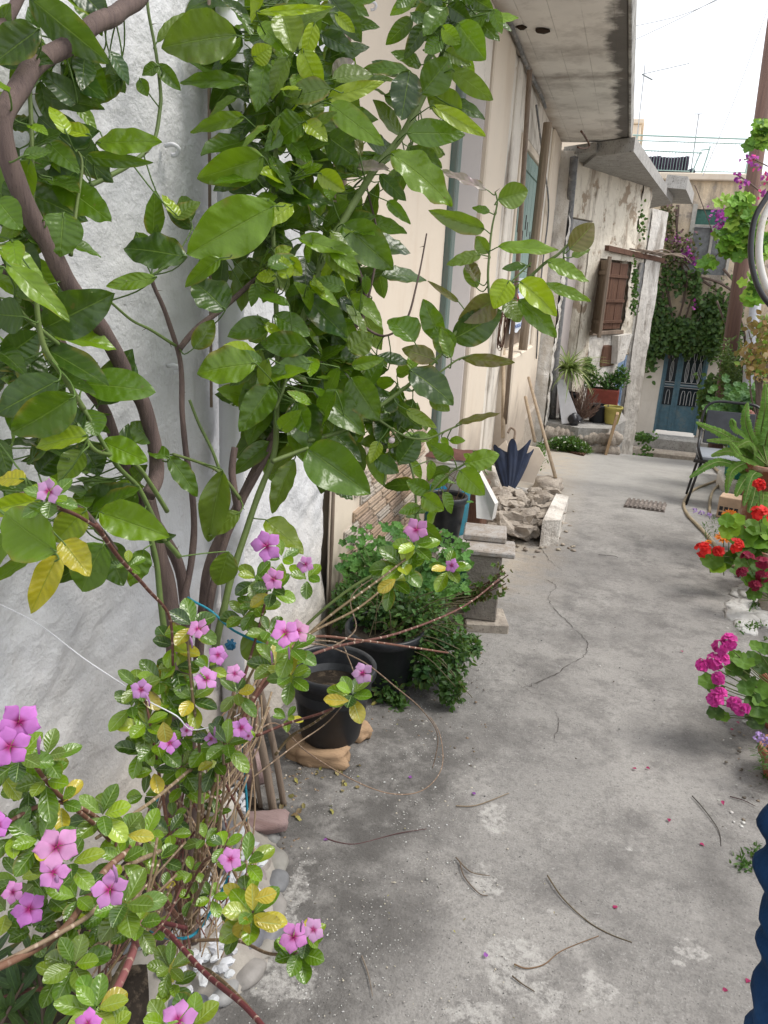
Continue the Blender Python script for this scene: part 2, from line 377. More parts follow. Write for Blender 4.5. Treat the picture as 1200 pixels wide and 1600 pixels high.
M_CONC = m_stone('old_concrete', (.40, .39, .37), (.30, .29, .27), (.10, .095, .09), 1.5, .5)
M_ROCK = m_stone('rubble_stone', (.42, .37, .31), (.30, .26, .22), (.15, .13, .11), 2.5, .8)
M_PEB = m_vc('pebble', .55, .35, 120, .2)
M_VC = m_vc('painted', .5, .4, 90, .15)
M_VCR = m_vc('rough_painted', .85, .2, 60, .6)
M_GREENW = m_wood('green_paint_wood', (.10, .16, .14), (.16, .17, .15), sc=1.3)
M_SHUT = m_wood('faded_green_wood', (.27, .36, .32), (.20, .28, .25), sc=1.2)
M_BRN = m_wood('brown_wood', (.15, .075, .045), (.09, .045, .03), sc=1.1)
M_GREYW = m_wood('grey_wood', (.26, .20, .15), (.16, .12, .09), sc=1.1)
M_POLE = m_wood('brown_pole', (.17, .10, .075), (.10, .06, .05), sc=.6)
M_TIMB = m_wood('weathered_timber', (.30, .23, .16), (.19, .145, .10), sc=.9)
M_PALEW = m_wood('pale_timber', (.42, .33, .23), (.30, .23, .16), sc=.9)
M_PIPE = m_plain('painted_pipe', (.70, .70, .73), .5, .4, .08, 40, .2, dirt=(.5, .5, .5))
M_GPIPE = m_plain('grey_pipe', (.38, .39, .42), .45, .4, .2)
M_DPIPE = m_plain('dull_pipe', (.20, .20, .20), .7, .3, .4, dirt=(.35, .32, .28))
M_BLUE = m_plain('blue_metal_paint', (.085, .17, .22), .45, .4, .25, dirt=(.12, .17, .19))
M_LBLUE = m_plain('light_blue_paint', (.30, .42, .60), .6, .3, .2, dirt=(.25, .33, .45))
M_GLASS = m_plain('dark_glass', (.02, .028, .035), .15, .6, .3, bst=0)
M_SILV = m_plain('pale_iron', (.42, .43, .44), .4, .5, .15)
M_BLACK = m_plain('black_metal', (.012, .012, .014), .4, .5, .2)
M_RUST = m_plain('rust_iron', (.10, .05, .03), .8, .3, .4)
M_RAIL = m_plain('green_rail', (.33, .46, .42), .5, .4, .15)
# slab soffit with board seams and the black drip stain along its open edge
def m_soffit():
    s = N('slab_soffit'); xy = s.sep()
    col = s.mix(s.ramp(s.noise(1.6, 6, .6), .35, .65), (.62, .59, .55), (.74, .71, .66))
    col = s.mix(s.math('MULTIPLY', s.ramp(s.noise(2.0, 8, .72), .46, .66), .6), col, (.27, .24, .21))
    e = s.math('ADD', xy[0], s.math('MULTIPLY', s.math('SUBTRACT', s.noise(2.1, 7, .65), .5), .50))
    col = s.mix(s.math('MULTIPLY', s.ramp(e, -.42, -.34), .9), col, (.085, .078, .072))
    j = s.math('ADD', s.math('ABSOLUTE', s.math('SUBTRACT', xy[1], 8.05)), s.math('MULTIPLY', s.math('SUBTRACT', s.noise(5, 6), .5), .5))
    col = s.mix(s.math('MULTIPLY', s.ramp(j, .14, .0), .55), col, (.17, .14, .12))
    k = s.math('ADD', xy[0], s.math('MULTIPLY', s.math('SUBTRACT', s.noise(3, 6), .5), .35)); col = s.mix(s.math('MULTIPLY', s.ramp(k, -1.02, -1.16), .55), col, (.30, .22, .15))
    f = s.math('FRACT', s.math('MULTIPLY', s.math('ADD', xy[0], 5.03), 4.6)); f = s.math('ABSOLUTE', s.math('SUBTRACT', f, .5))
    seam = s.math('MULTIPLY', s.ramp(f, .022, .006), s.ramp(s.noise(3, 4), .38, .5))
    col = s.mix(s.math('MULTIPLY', seam, .3), col, (.16, .14, .12))
    h = s.math('SUBTRACT', s.noise(9, 6), seam)
    return s.fin(col, .9, s.bump(h, .4, .01), .2)
M_SOFF = m_soffit()
def m_edge():
    s = N('slab_edge'); col = s.mix(s.ramp(s.noise(4, 7, .7), .4, .6), (.40, .39, .36), (.16, .15, .14))
    return s.fin(col, .9, s.bump(s.noise(14, 6), .6, .02), .2)
M_EDGE = m_edge()
WX = -1.15
def BOX(name, lo, hi, mat, parent, ch=.004, M=None):
    return MB().box(lo, hi, M, ch).build(name, mat, parent)
def wallgrid(x, y0, y1, z0, z1, st, fn, back=.25, hole=None):
    m = MB(); ny = max(2, int((y1-y0)/st)); nz = max(2, int((z1-z0)/st)); vs = []
    for j in range(nz+1):
        for i in range(ny+1):
            yy = y0+(y1-y0)*i/ny; zz = z0+(z1-z0)*j/nz; vs.append((x+fn(yy, zz), yy, zz))
    w_ = ny+1; fs = [(j*w_+i, j*w_+i+1, (j+1)*w_+i+1, (j+1)*w_+i) for j in range(nz) for i in range(ny)]
    m.add(vs, fs)
    m.box((x-back, y0, z0), (x-.06, y1, z1)); return m
# ---------------------------------------------------------------- whitewashed house, nearest on the left
wh = thing('white_house', 'near house with lumpy whitewashed stone wall behind the lemon tree', 'house', (-1.4, .5, 0))
def lump(y, z):
    p = Vector((y*2.1, z*1.5, 1.3)); q = .016*noise.noise(p)+.008*noise.noise(p*3.1)
    low = .25+.75*max(0, min(1, (1.45-z)/.4)); u_ = y*.8-z*.6; v_ = y*.6+z*.8     # flaking coats: small sharp steps
    r = noise.noise(Vector((u_*6.5, v_*3.2, 9)))+.45*noise.noise(Vector((u_*15, v_*9, 4))); k_ = r*4.5; f_ = k_-math.floor(k_); st_ = math.floor(k_)+min(1, f_*f_*f_*3.5)
    q += low*(.0040*st_+.006*abs(noise.noise(Vector((u_*9, v_*7, 2)))))+.0022*noise.noise(Vector((y*45, z*45, 2)))
    q += .004*noise.noise(Vector((y*22, z*22, 2)))
    if z < .35: q += (.35-z)*.10
    if y > 2.95: q -= .05*((y-2.95)/.17)**2
    return q
wallgrid(WX, .2, 3.12, -.35, 3.9, .0125, lump).build('wall', M_WHITE, wh, smooth=True)
BOX('wall', (-1.6, -3, -.3), (WX-.03, .198, 3.9), M_WHITE, wh, 0)
BOX('roof', (-6, -3, 3.902), (-1.0, 3.118, 4.05), M_CONC, wh, .02)
BOX('wall', (-6, -3, -.5), (-1.61, 3.1, 3.9), M_WHITE, wh, 0)
dp = MB(); dp.tube([(-1.085, 2.06, -.1), (-1.085, 2.055, 1.0), (-1.083, 2.06, 3.9)], .037, 16)
dpo = dp.build('drain_pipe', M_PIPE, wh, smooth=True)
for z in (1.34, 2.6, .5): m = MB(); m.lathe([(.0375, -.012), (.042, -.008), (.042, .008), (.0375, .012)], 16, Matrix.Translation((-1.084, 2.057, z))); m.build('pipe_collar', M_PIPE, dpo, smooth=True)
m = MB(); m.tube(spl([(-1.108, 1.985, 3.6), (-1.11, 1.975, 3.0), (-1.105, 1.99, 2.5), (-1.108, 1.985, 1.9), (-1.11, 1.98, 1.2)], 8), .0045, 6)
m.build('crack_line', M_GREYW, wh, smooth=True)  # added dark rod standing in for the crack line beside the drain pipe
# cable clips and hooks driven in the wall
for (px, py) in ((262, 572), (575, 5), (258, 228)):
    m = MB(); p = X(px, py, WX+.012); m.tube(spl([p, p+Vector((.02, .0, .004)), p+Vector((.03, .012, -.004)), p+Vector((.02, .02, -.016)), p+Vector((.006, .018, -.018))], 4), .0055, 8)
    m.build('wall_hook', M_PIPE, wh, smooth=True)
# ---------------------------------------------------------------- cream house with the overhanging slab
ch = thing('cream_house', 'long cream plastered house under the big stained overhanging slab', 'house', (-1.6, 7, 0))
def flat(y, z):
    q = .004*noise.noise(Vector((y*2, z*2, 5)))+.0015*noise.noise(Vector((y*14, z*14, 5)))
    return q
wallgrid(WX-.012, 3.125, 5.06, -.5, 3.4, .04, flat).build('wall', M_CREAM, ch, smooth=True)
# worn bottom edge strip with dark crack between the two houses
m = MB(); rg = random.Random(3)
pts = [(WX+.004, 3.125+.012*rg.random(), -.2+.2*i) for i in range(19)]
m.tube(pts, [.006+.006*rg.random() for _ in pts], 6); m.build('crack_filler', M_GREYW, ch, smooth=True)
# post
pst = MB(); pst.box((WX-.05, 5.065, -.5), (WX+.035, 5.17, 3.4), None, .008); pst.build('door_post', M_GREENW, ch)
# recess
BOX('recess_wall', (WX-.52, 5.172, -.5), (WX-.22, 6.10, 3.4), M_PALE, ch, 0)
BOX('recess_wall', (WX-.22, 5.172, 2.86), (WX, 6.10, 3.4), M_PALE, ch, .01)
m = MB(); m.prism([(WX-.22, 5.86, -.5), (WX-.02, 6.08, -.5), (WX-.02, 6.12, -.5), (WX-.22, 6.12, -.5)], (0, 0, 3.35)); m.build('door_reveal', M_REVEAL, ch)
BOX('door_panel', (WX-.219, 5.175, -.4), (WX-.17, 5.855, 2.2), M_CREAM, ch, .006)
# pilaster and wall up to the window
BOX('pilaster', (WX-.3, 6.122, -.5), (WX+.02, 7.02, 3.4), M_CREAM, ch, .012)
BOX('wall', (WX-.3, 7.022, -.5), (WX-.005, 7.92, 3.4), M_PALE, ch, .01)
BOX('pilaster', (WX-.3, 7.30, -.45), (WX+.016, 7.52, 3.395), M_PALE, ch, .01)
# window: frame, shutters, pane below
BOX('wall', (WX-.3, 7.922, 2.93), (WX-.002, 9.62, 3.4), M_PALE, ch, .01)
BOX('wall', (WX-.3, 7.922, -.5), (WX-.002, 9.62, .80), M_PALE, ch, .01)
BOX('wall', (WX-.3, 9.622, -.5), (WX-.004, 10.5, 3.4), M_PALE, ch, .01)
BOX('pilaster', (WX-.35, 10.502, -.9), (WX+.03, 11.50, 3.4), M_CREAM, ch, .02)
wf = MB()
for lo, hi in (((WX-.1, 7.93, .82), (WX+.012, 8.01, 2.92)), ((WX-.1, 9.53, .82), (WX+.012, 9.61, 2.92)), ((WX-.1, 8.012, 2.84), (WX+.010, 9.528, 2.92)), ((WX-.1, 8.012, .82), (WX+.010, 9.528, .88))):
    wf.box(lo, hi, None, .006)
wfo = wf.build('window_frame', M_CREAM, ch)
for a, b in ((8.02, 8.76), (8.775, 9.52)):
    m = MB(); k = 5
    for i in range(k):
        y0 = a+(b-a)*i/k; m.box((WX-.05, y0+.002, 1.30), (WX-.012+.002*(i % 2), y0+(b-a)/k-.002, 2.83), None, .004)
    for z in (1.42, 2.66): m.box((WX-.014, a+.01, z), (WX+.006, b-.01, z+.07), None, .004)
    so_ = m.build('shutter', M_SHUT, ch)
    for y0, z0 in ((a+.10, 2.12), (a+.26, 2.06), (b-.20, 1.98), (b-.06, 1.95)): m = MB(); m.box((WX-.011, y0, z0), (WX-.0085+.004, y0+.04, z0+.15), None, .001); m.build('slot', M_BLACK, so_)
    m = MB(); m.box((WX-.06, a, .885), (WX-.035, b, 1.296)); m.build('window_board', M_GREYW, ch)
# parapet box below the window, timber props and pipes
BOX('window_box', (WX-.05, 7.96, -.28), (WX+.14, 9.60, .86), M_CREAM, ch, .02)
BOX('wall_foot', (WX-.2, 9.0, -.9), (WX+.1, 11.4, -.1), M_ROCK, ch, .03)
m = MB(); m.tube([X(827, 118, -.98)+Vector((0, 0, .04)), X(810, 400, -.99), X(789, 662, -1.0)], .021, 10); m.build('prop_pole', M_GREYW, ch, smooth=True)
a_, b_ = X(856, 192, -1.0), X(817, 547, -1.0)
m = MB(); m.tube([a_, b_], [.045, .048], 9); m.build('timber_prop', M_TIMB, ch)
m = MB(); m.tube(spl([(WX+.06, 6.3, 3.385), (WX+.04, 7.6, 3.375), (WX+.05, 8.6, 3.37), (WX+.06, 9.0, 3.33)], 5), .018, 8)
m.tube(spl([X(838, 165, -1.1), X(850, 260, -1.1), X(857, 330, -1.1), X(845, 440, -1.1), X(838, 560, -1.1)], 6), .012, 6); m.build('conduit', M_DPIPE, ch, smooth=True)
# slab
sl = MB(); sl.box((-1.6, 3.0, 3.40), (-.262, 11.55, 3.62), None, .01); slo = sl.build('overhanging_slab', M_SOFF, ch)
m = MB(); m.box((-.2615, 3.0, 3.385), (-.235, 11.55, 3.65), None, .006); m.build('slab_edge', M_EDGE, slo)
BOX('upper_wall', (-5, 3.2, 3.63), (-1.1, 11.4, 6.2), M_CREAM, ch, .01)
m = MB(); m.tube(spl([X(908, 205, -.62), X(915, 215, -.62), X(921, 228, -.60), X(912, 232, -.62), X(903, 230, -.63)], 5), .010, 6); m.build('bent_bar', M_RUST, slo, smooth=True)
m = MB(); p = X(828, 118, -.93); m.rock((p.x+.05, p.y+.1, 3.392), (.05, .07, .012), 3, .6); m.rock((p.x-.1, p.y, 3.392), (.04, .04, .012), 5, .6); m.build('spalled_hole', m_plain('dark_hollow', (.05, .035, .025), .95, .1), slo)
# exposed brick patch
m = MB(); rg = random.Random(12); z = -.05; r = 0
while z < .80:
    y = 3.30+(.12 if r % 2 else 0)+z*.10
    while y < 4.70:
        L = .20+.05*rg.random()
        ym = y+L/2; top = .80-.10*abs(ym-4.0)-.06*noise.noise(Vector((ym*3, 1, 1)))
        if z < top and not (z > .35 and ym < 3.5+ (z-.35)*.5):
            cc = rg.choice([(.42, .31, .22), (.46, .36, .27), (.38, .29, .22), (.50, .43, .35), (.46, .41, .35)])
            m.box((WX-.06, y, z), (WX-.003+.006*rg.random(), y+L-.012, z+.055), None, .004, cc)
            for k in range(2):
                m.box((WX-.002, y+.01, z+.012+.022*k), (WX+.007, y+L-.022, z+.022+.022*k), None, .002, tuple(q*.9 for q in cc))
        y += L
    z += .064; r += 1
m.build('exposed_brick', M_VCR, ch)
# poster: printed sheet taped on the shutter boards
po = thing('poster', 'white printed notice with blue lettering taped beside the old window', 'poster', (WX+.02, 8.9, 1.3))
pa, pb = X(797, 445, WX+.03), X(819, 510, WX+.03)
y0, y1, z0, z1 = 8.16, 9.52, 1.06, 1.62
m = MB(); nn = 8; vs = []
for j in range(nn+1):
    for i in range(nn+1):
        vs.append((WX+.030+.006*math.sin(i*.9+j*.5), y0+(y1-y0)*i/nn, z0+(z1-z0)*j/nn+(.02*math.sin(i*1.3) if j == 0 else 0)))
m.add(vs, [(j*9+i, j*9+i+1, (j+1)*9+i+1, (j+1)*9+i) for j in range(nn) for i in range(nn)]); m.build('sheet', m_plain('notice_paper', (.70, .74, .80), .7, .2, .06), po)
M_INK = m_plain('blue_ink', (.06, .14, .42), .6, .2, .1, bst=0); M_RED = m_plain('red_ink', (.55, .05, .08), .6, .2, .1, bst=0)
def text(body, size, Mx, mat, name, parent, ext=.001):
    cu = bpy.data.curves.new('t', 'FONT'); cu.body = body; cu.size = size; cu.extrude = ext; cu.align_x = 'CENTER'
    o = bpy.data.objects.new('t', cu); COL.objects.link(o); bpy.context.view_layer.update()
    me = bpy.data.meshes.new_from_object(o.evaluated_get(bpy.context.evaluated_depsgraph_get()))
    bpy.data.objects.remove(o); me.transform(Mx); me.materials.clear(); me.materials.append(mat)
    q = bpy.data.objects.new(name, me); COL.objects.link(q); q.parent = parent
    q.matrix_parent_inverse = Matrix.Translation(-parent.location); return q
def wallM(x, y, z, sx=1): return Matrix(((0, 0, 1, x), (sx, 0, 0, y), (0, 1, 0, z), (0, 0, 0, 1)))
text('L', .14, wallM(WX+.042, 8.5, 1.47, 2), M_INK, 'letter', po)
text('210 384', .13, wallM(WX+.042, 8.95, 1.30, 1.9), M_INK, 'phone_line', po)
text('694 9637', .13, wallM(WX+.042, 8.85, 1.18, 1.9), M_INK, 'phone_line', po)
text('ENOIKIAZETAI', .06, wallM(WX+.042, 8.85, 1.10, 2.2), M_INK, 'caption_line', po)
MB().prism([(WX+.043, 8.16, 1.50), (WX+.043, 8.28, 1.52), (WX+.043, 8.72, 1.36), (WX+.043, 8.62, 1.33)], (.002, 0, 0)).build('red_stripe', M_RED, po)
# tangle of wire hanging on the wall
wr = MB(); rg = random.Random(5); c0 = X(784, 505, -1.08)
for k in range(7):
    pts = []
    for i in range(12):
        a = i*.8+k; r_ = .12+.10*rg.random(); pts.append(c0+Vector((.02*rg.random(), .5*r_*math.cos(a)*2.2, -.05+r_*math.sin(a))))
    wr.tube(spl(pts, 4), .0035, 5)
tag(wr.build('wire_tangle', M_RUST, smooth=True), 'rusty tangle of thin wire hanging on the cream wall', 'wire')
# ================================================================ second house, old and peeling, with the canopy
A2, AZ2 = (-1.12, 11.75), math.radians(22)
def B2(s, z, off=0): return Vector((A2[0]+s*math.sin(AZ2)+off*math.cos(AZ2), A2[1]+s*math.cos(AZ2)-off*math.sin(AZ2), z))
def B2M(): return Matrix(((math.cos(AZ2), math.sin(AZ2), 0, A2[0]), (-math.sin(AZ2), math.cos(AZ2), 0, A2[1]), (0, 0, 1, 0), (0, 0, 0, 1)))
MX2 = B2M()                                             # local: x outwards, y along the wall
oh = thing('peeling_house', 'old house with peeling cream walls, brown shuttered window and crumbling canopy', 'house', B2(2, -.8, -1))
def b2box(name, s0, s1, z0, z1, o0, o1, mat, parent=oh, ch=.01): return BOX(name, (o0, s0, z0), (o1, s1, z1), mat, parent, ch, MX2)
def b2grid(s0, s1, z0, z1, off, amp, st=.05, seed=0):
    m = MB(); ny = max(2, int((s1-s0)/st)); nz = max(2, int((z1-z0)/st)); vs = []
    for j in range(nz+1):
        for i in range(ny+1):
            s_, z_ = s0+(s1-s0)*i/ny, z0+(z1-z0)*j/nz
            q = amp*noise.noise(Vector((s_*4, z_*4, seed)))+amp*.5*noise.noise(Vector((s_*13, z_*13, seed)))
            vs.append(B2(s_, z_, off+q))
    w_ = ny+1; m.add(vs, [(j*w_+i, j*w_+i+1, (j+1)*w_+i+1, (j+1)*w_+i) for j in range(nz) for i in range(ny)])
    m.box((off-.4, s0, z0), (off-amp*2, s1, z1), MX2); return m
b2grid(.0, .50, -1.3, 3.35, 0, .012).build('wall', M_OLD, oh, smooth=True)
b2grid(.50, 1.22, 2.52, 3.35, 0, .012, seed=2).build('wall', M_OLD, oh, smooth=True)
b2grid(1.22, 1.66, -1.3, 3.35, 0, .012, seed=3).build('wall', M_OLD, oh, smooth=True)
b2grid(1.66, 2.98, -1.3, .82, 0, .03, seed=4).build('wall', M_LIMEW, oh, smooth=True)
b2grid(1.66, 2.98, 2.0, 3.35, 0, .035, seed=5).build('wall', M_OLD, oh, smooth=True)
b2grid(2.98, 3.42, .42, 3.35, .0, .05, seed=6).build('wall', M_OLD, oh, smooth=True)
b2grid(3.42, 4.17, -1.6, 2.9, .06, .018, seed=7).build('pilaster', M_LIMEW, oh, smooth=True)
b2grid(2.98, 3.40, -1.6, .40, -.12, .02, seed=8).build('wall', M_LIMEW, oh, smooth=True)
b2box('side_wall', 4.165, 4.18, -1.8, 2.9, -3, .05, M_LIMEW, ch=0)
b2box('doorway', .50, 1.22, -.5, 2.52, -.30, -.16, m_plaster('lilac_plaster', (.60, .53, .50), (.54, .48, .46), (.4, .34, .3), streak=.3, bst=.2, lum=.01))
b2box('door_edge', .505, .60, -.4, 2.46, -.158, -.06, M_BRN)
b2box('door_lintel', .60, 1.21, 2.26, 2.50, -.158, -.02, M_CONC)
# window opening with old brown shutters
b2box('window_reveal', 1.66, 2.98, .82, 2.0, -.35, -.22, M_GREYW, ch=0)
b2box('window_sill', 1.62, 2.92, .80, .86, -.2, .05, M_GREYW, ch=.006)
m = MB()
for i in range(5):
    s0 = 2.05+i*.172; m.box((-.06+.006*(i % 2), s0, .88), (-.03+.006*(i % 2), s0+.168, 1.96), MX2, .004)
for z in (1.72, 1.32, .98): m.box((-.024, 2.06, z), (-.002, 2.90, z+.05), MX2, .004)
m.build('shutter', M_BRN, oh)
LEAFM = MX2 @ Matrix.Translation((0, 1.70, 0)) @ Matrix.Rotation(math.radians(-138), 4, 'Z')
m = MB()
for i in range(3): m.box((-.02, i*.15, .84), (.015, i*.15+.147, 1.97), LEAFM, .004)
for z in (1.0, 1.75): m.box((.015, .0, z), (.04, .44, z+.06), LEAFM, .004)
m.box((.0, .44, .80), (.05, .50, 2.02), LEAFM, .006); m.build('open_shutter', M_GREYW, oh)
# timber lintel ends sticking out, dead vine above it
m = MB(); m.prism([B2(1.75, 2.12, -.1), B2(4.3, 2.04, -.1), B2(4.3, 2.12, -.1), B2(1.75, 2.20, -.1)], MX2.to_3x3() @ Vector((.18, 0, 0))); m.build('timber_lintel', M_BRN, oh)
m = MB(); rg = random.Random(9)
for k in range(8):
    s0 = 2.6+1.2*rg.random(); o0 = .06+.2*rg.random()
    m.tube(spl([B2(s0, 2.14+.10*rg.random(), o0), B2(s0+.7, 2.18+.08*rg.random(), o0+.08), B2(s0+1.3+.4*rg.random(), 2.08+.14*rg.random(), o0+.05)], 4), .008+.007*rg.random(), 6)
m.build('dry_branch', M_GREYW, oh, smooth=True)
# canopy: two steps of concrete
cn = MB(); cn.box((-.3, .72, 3.22), (.62, 2.55, 3.40), MX2, .02)
cn.box((-.3, .1, 3.24), (.30, .72, 3.36), MX2, .02)
cno = cn.build('canopy_slab', M_CONC, oh)
def cyp(px, py, z): return Zp(px, py, z)
m = MB(); c4 = [cyp(930, 244, 3.22), cyp(990, 236, 3.22), cyp(1050, 318, 3.22), cyp(1012, 326, 3.22), cyp(905, 264, 3.22)]
m.prism([(p.x, p.y, 3.215) for p in c4], (0, 0, .17)); m.build('canopy_slab', M_CONC, oh)
bpy.data.objects.remove(cno)
m = MB(); c5 = [cyp(880, 243, 3.26), cyp(930, 236, 3.26), cyp(940, 246, 3.26), cyp(905, 262, 3.26)]
m.prism([(p.x, p.y, 3.26) for p in c5], (0, 0, .11)); m.build('canopy_step', M_CONC, oh)
m = MB(); c6 = [Zp(1030, 322, 3.35), Zp(1052, 318, 3.35), Zp(1082, 319, 3.35), Zp(1072, 296, 3.35), Zp(1040, 293, 3.35)]
m.prism([(p.x, p.y, 3.35) for p in c6], (0, 0, .22)); m.build('far_canopy', M_CONC, oh)
m = MB(); q = Zp(975, 288, 3.22); m.tube(spl([q+Vector((0, 0, 0)), q+Vector((.02, .05, -.08)), q+Vector((.12, .1, -.10)), q+Vector((.32, .2, -.09)), q+Vector((.34, .25, -.02))], 4), .012, 6); m.build('bent_bar', M_RUST, oh, smooth=True)
# stone quoin column between the two houses
m = MB()
def pier(o, u, nu_, zn=110):
    vs = []
    for j in range(zn+1):
        for i in range(nu_+1):
            p = o+u*(i/nu_); z_ = -1.2+4.5*j/zn; q = Vector((p.x*4+p.y*3, z_*3.2, 3)); k_ = .05*abs(noise.noise(q))**.5+.02*noise.noise(q*4); n_ = Vector((u.y, -u.x, 0)).normalized(); vs.append((p.x+n_.x*k_, p.y+n_.y*k_, z_))
    w_ = nu_+1; m.add(vs, [(j*w_+i, j*w_+i+1, (j+1)*w_+i+1, (j+1)*w_+i) for j in range(zn) for i in range(nu_)])
pier(Vector((-1.4, 11.56, 0)), Vector((.46, 0, 0)), 14); pier(Vector((-.94, 11.56, 0)), Vector((0, .44, 0)), 14)
m.box((-1.5, 11.56, -1.2), (-1.10, 12.1, 3.3))
tag(m.build('stone_pier', M_LIMEW, smooth=True), 'rough whitewashed rubble stone pier between cream house and peeling house', 'stone pier')
m = MB(); m.tube([X(897, 246, -.93), X(880, 450, -.93), X(868, 560, -.90), X(862, 672, -.86)], .055, 12)
dpo = tag(m.build('downpipe', M_DPIPE, smooth=True), 'thick grey weathered downpipe on the corner of the peeling house', 'pipe')
m = MB(); m.lathe([(.06, -.02), (.066, -.02), (.066, .02), (.06, .02)], 14, Matrix.Translation(X(879, 555, -.90)+Vector((-.06, 0, 0)))); m.build('pipe_clamp', M_RUST, dpo)
# narrow blue shutter, dark pane and meter on the white pilaster
b2box('narrow_shutter', 3.0, 3.40, -.55, .40, -.06, -.03, M_LBLUE, ch=.004)
m = MB()
for s0 in (3.0, 3.335): m.box((-.029, s0, -.55), (-.01, s0+.06, .40), MX2, .003)
for z in (-.54, -.1, .33): m.box((-.029, 3.062, z), (-.012, 3.333, z+.06), MX2, .003)
m.build('shutter_frame', M_LBLUE, oh)
b2box('side_pane', 3.24, 3.42, 1.5, 2.0, .02, .05, M_DPIPE, ch=.004)
b2box('broken_niche', 2.2, 2.75, .25, .62, -.05, .028, M_BRN, ch=.02)
# broken wall fragment slanting down below the window
m = MB(); m.prism([B2(2.5, .78, .02), B2(3.1, .80, .02), B2(2.9, .35, .02), B2(2.6, .30, .02)], MX2.to_3x3() @ Vector((.12, 0, 0))); m.build('broken_plaster', M_LIMEW, oh)
# raised ledge in front of the peeling house
ld = thing('stone_ledge', 'raised stone ledge carrying pots in front of the peeling house', 'ledge', (-.4, 12, -.9))
top = [Y(862, 655, 11.95), Y(905, 668, 11.75), Y(952, 668, 11.9), Y(975, 640, 12.4)]
m = MB(); pl = [(-1.1, 11.9), (top[0].x-.1, 11.85), (top[1].x, 11.62), (top[2].x, 11.80), (.24, 12.7), (.1, 14.5), (-.9, 12.6)]
m.prism([(x_, y_, -1.5) for x_, y_ in pl], (0, 0, 1.06)); m.build('ledge_core', M_CONC, ld)
m = MB(); rg = random.Random(31)
for i in range(34):
    t = i/33; a, b = Vector((-1.0, 11.82, 0)), Vector((.12, 12.0, 0)); p = a.lerp(b, t)
    for z in (-.98, -.80, -.62): m.rock((p.x, p.y-.10+.05*rg.random()-.12*math.sin(t*3), z+.04*rg.random()), (.10, .09, .10), i+int(z*50), .4)
m.build('rubble_facing', M_ROCK, ld, smooth=True)
m = MB(); rg = random.Random(8)
a, b = Y(966, 648, 11.55), Y(944, 716, 11.5)
m.prism([a+Vector((-.03, 0, 0)), a+Vector((.01, 0, 0)), b+Vector((.03, 0, 0)), b+Vector((-.01, 0, 0))], (.0, .25, 0)); m.build('orange_board', m_wood('orange_board', (.36, .20, .09), (.42, .33, .22)), ld)
# ================================================================ house at the end of the lane
eh = thing('end_house', 'ochre plastered house closing the lane, with blue door and ivy', 'house', (1.8, 22, -2.3))
YE = 20.0
def eg(x0, x1, z0, z1, mat, name='wall', y=YE, amp=.02, seed=0):
    m = MB(); st = .09; a_ = max(2, int((x1-x0)/st)); b_ = max(2, int((z1-z0)/st)); vs = []
    for j in range(b_+1):
        for i in range(a_+1):
            x_, z_ = x0+(x1-x0)*i/a_, z0+(z1-z0)*j/b_
            vs.append((x_, y-amp*noise.noise(Vector((x_*2.5, z_*2.5, seed)))-amp*.5*noise.noise(Vector((x_*8, z_*8, seed))), z_))
    w_ = a_+1; m.add(vs, [(j*w_+i, j*w_+i+1, (j+1)*w_+i+1, (j+1)*w_+i) for j in range(b_) for i in range(a_)])
    m.box((x0, y+amp*2, z0), (x1, y+.4, z1)); return m.build(name, mat, eh, smooth=True)
DX0, DX1, DZ0, DZ1 = 1.05, 2.06, -1.76, .62
WX0, WX1, WZ0, WZ1 = 1.24, 2.05, 1.95, 3.36
eg(-1.6, DX0, -2.6, .9, m_plaster('pale_lower_wall', (.68, .63, .56), (.60, .55, .48), (.4, .35, .3), bst=.4, streak=.4), seed=1)
eg(DX1, 5.5, -2.6, .9, m_plaster('pale_lower_wall', (.62, .57, .50), (.5, .46, .4), (.3, .27, .22), bst=.4, streak=.5), seed=1)
eg(DX0, DX1, DZ1, .9, M_OCHRE); eg(-1.6, WX0, .9, 3.95, M_OCHRE, seed=3); eg(WX1, 5.5, .9, 3.95, M_OCHRE, seed=4)
eg(WX0, WX1, .9, WZ0, M_OCHRE, seed=5); eg(WX0, WX1, WZ1, 3.95, M_OCHRE, seed=6)
BOX('roof_coping', (-1.8, YE-.15, 3.952), (5.5, YE+8, 4.10), M_CREAM, eh, .02)
m = MB()
for lo, hi in (((WX0-.10, YE-.05, WZ0), (WX0, YE+.06, WZ1+.1)), ((WX1, YE-.05, WZ0), (WX1+.06, YE+.06, WZ1+.1)), ((WX0, YE-.03, 2.98), (WX1, YE+.05, 3.03)), ((1.62, YE-.02, WZ0), (1.68, YE+.05, 2.978))): m.box(lo, hi, None, .006)
m.build('window_frame', m_plain('old_white_frame', (.45, .43, .38), .7, .3), eh)
BOX('window_pane', (WX0, YE+.07, WZ0), (WX1, YE+.09, 2.98), m_plain('curtained_pane', (.20, .21, .21), .3, .5, .4, dirt=(.10, .10, .10), dsc=4), eh, 0)
BOX('fanlight', (WX0, YE+.07, 3.03), (WX1, YE+.09, WZ1), m_plain('green_fanlight', (.05, .16, .12), .5, .4, .3), eh, 0)
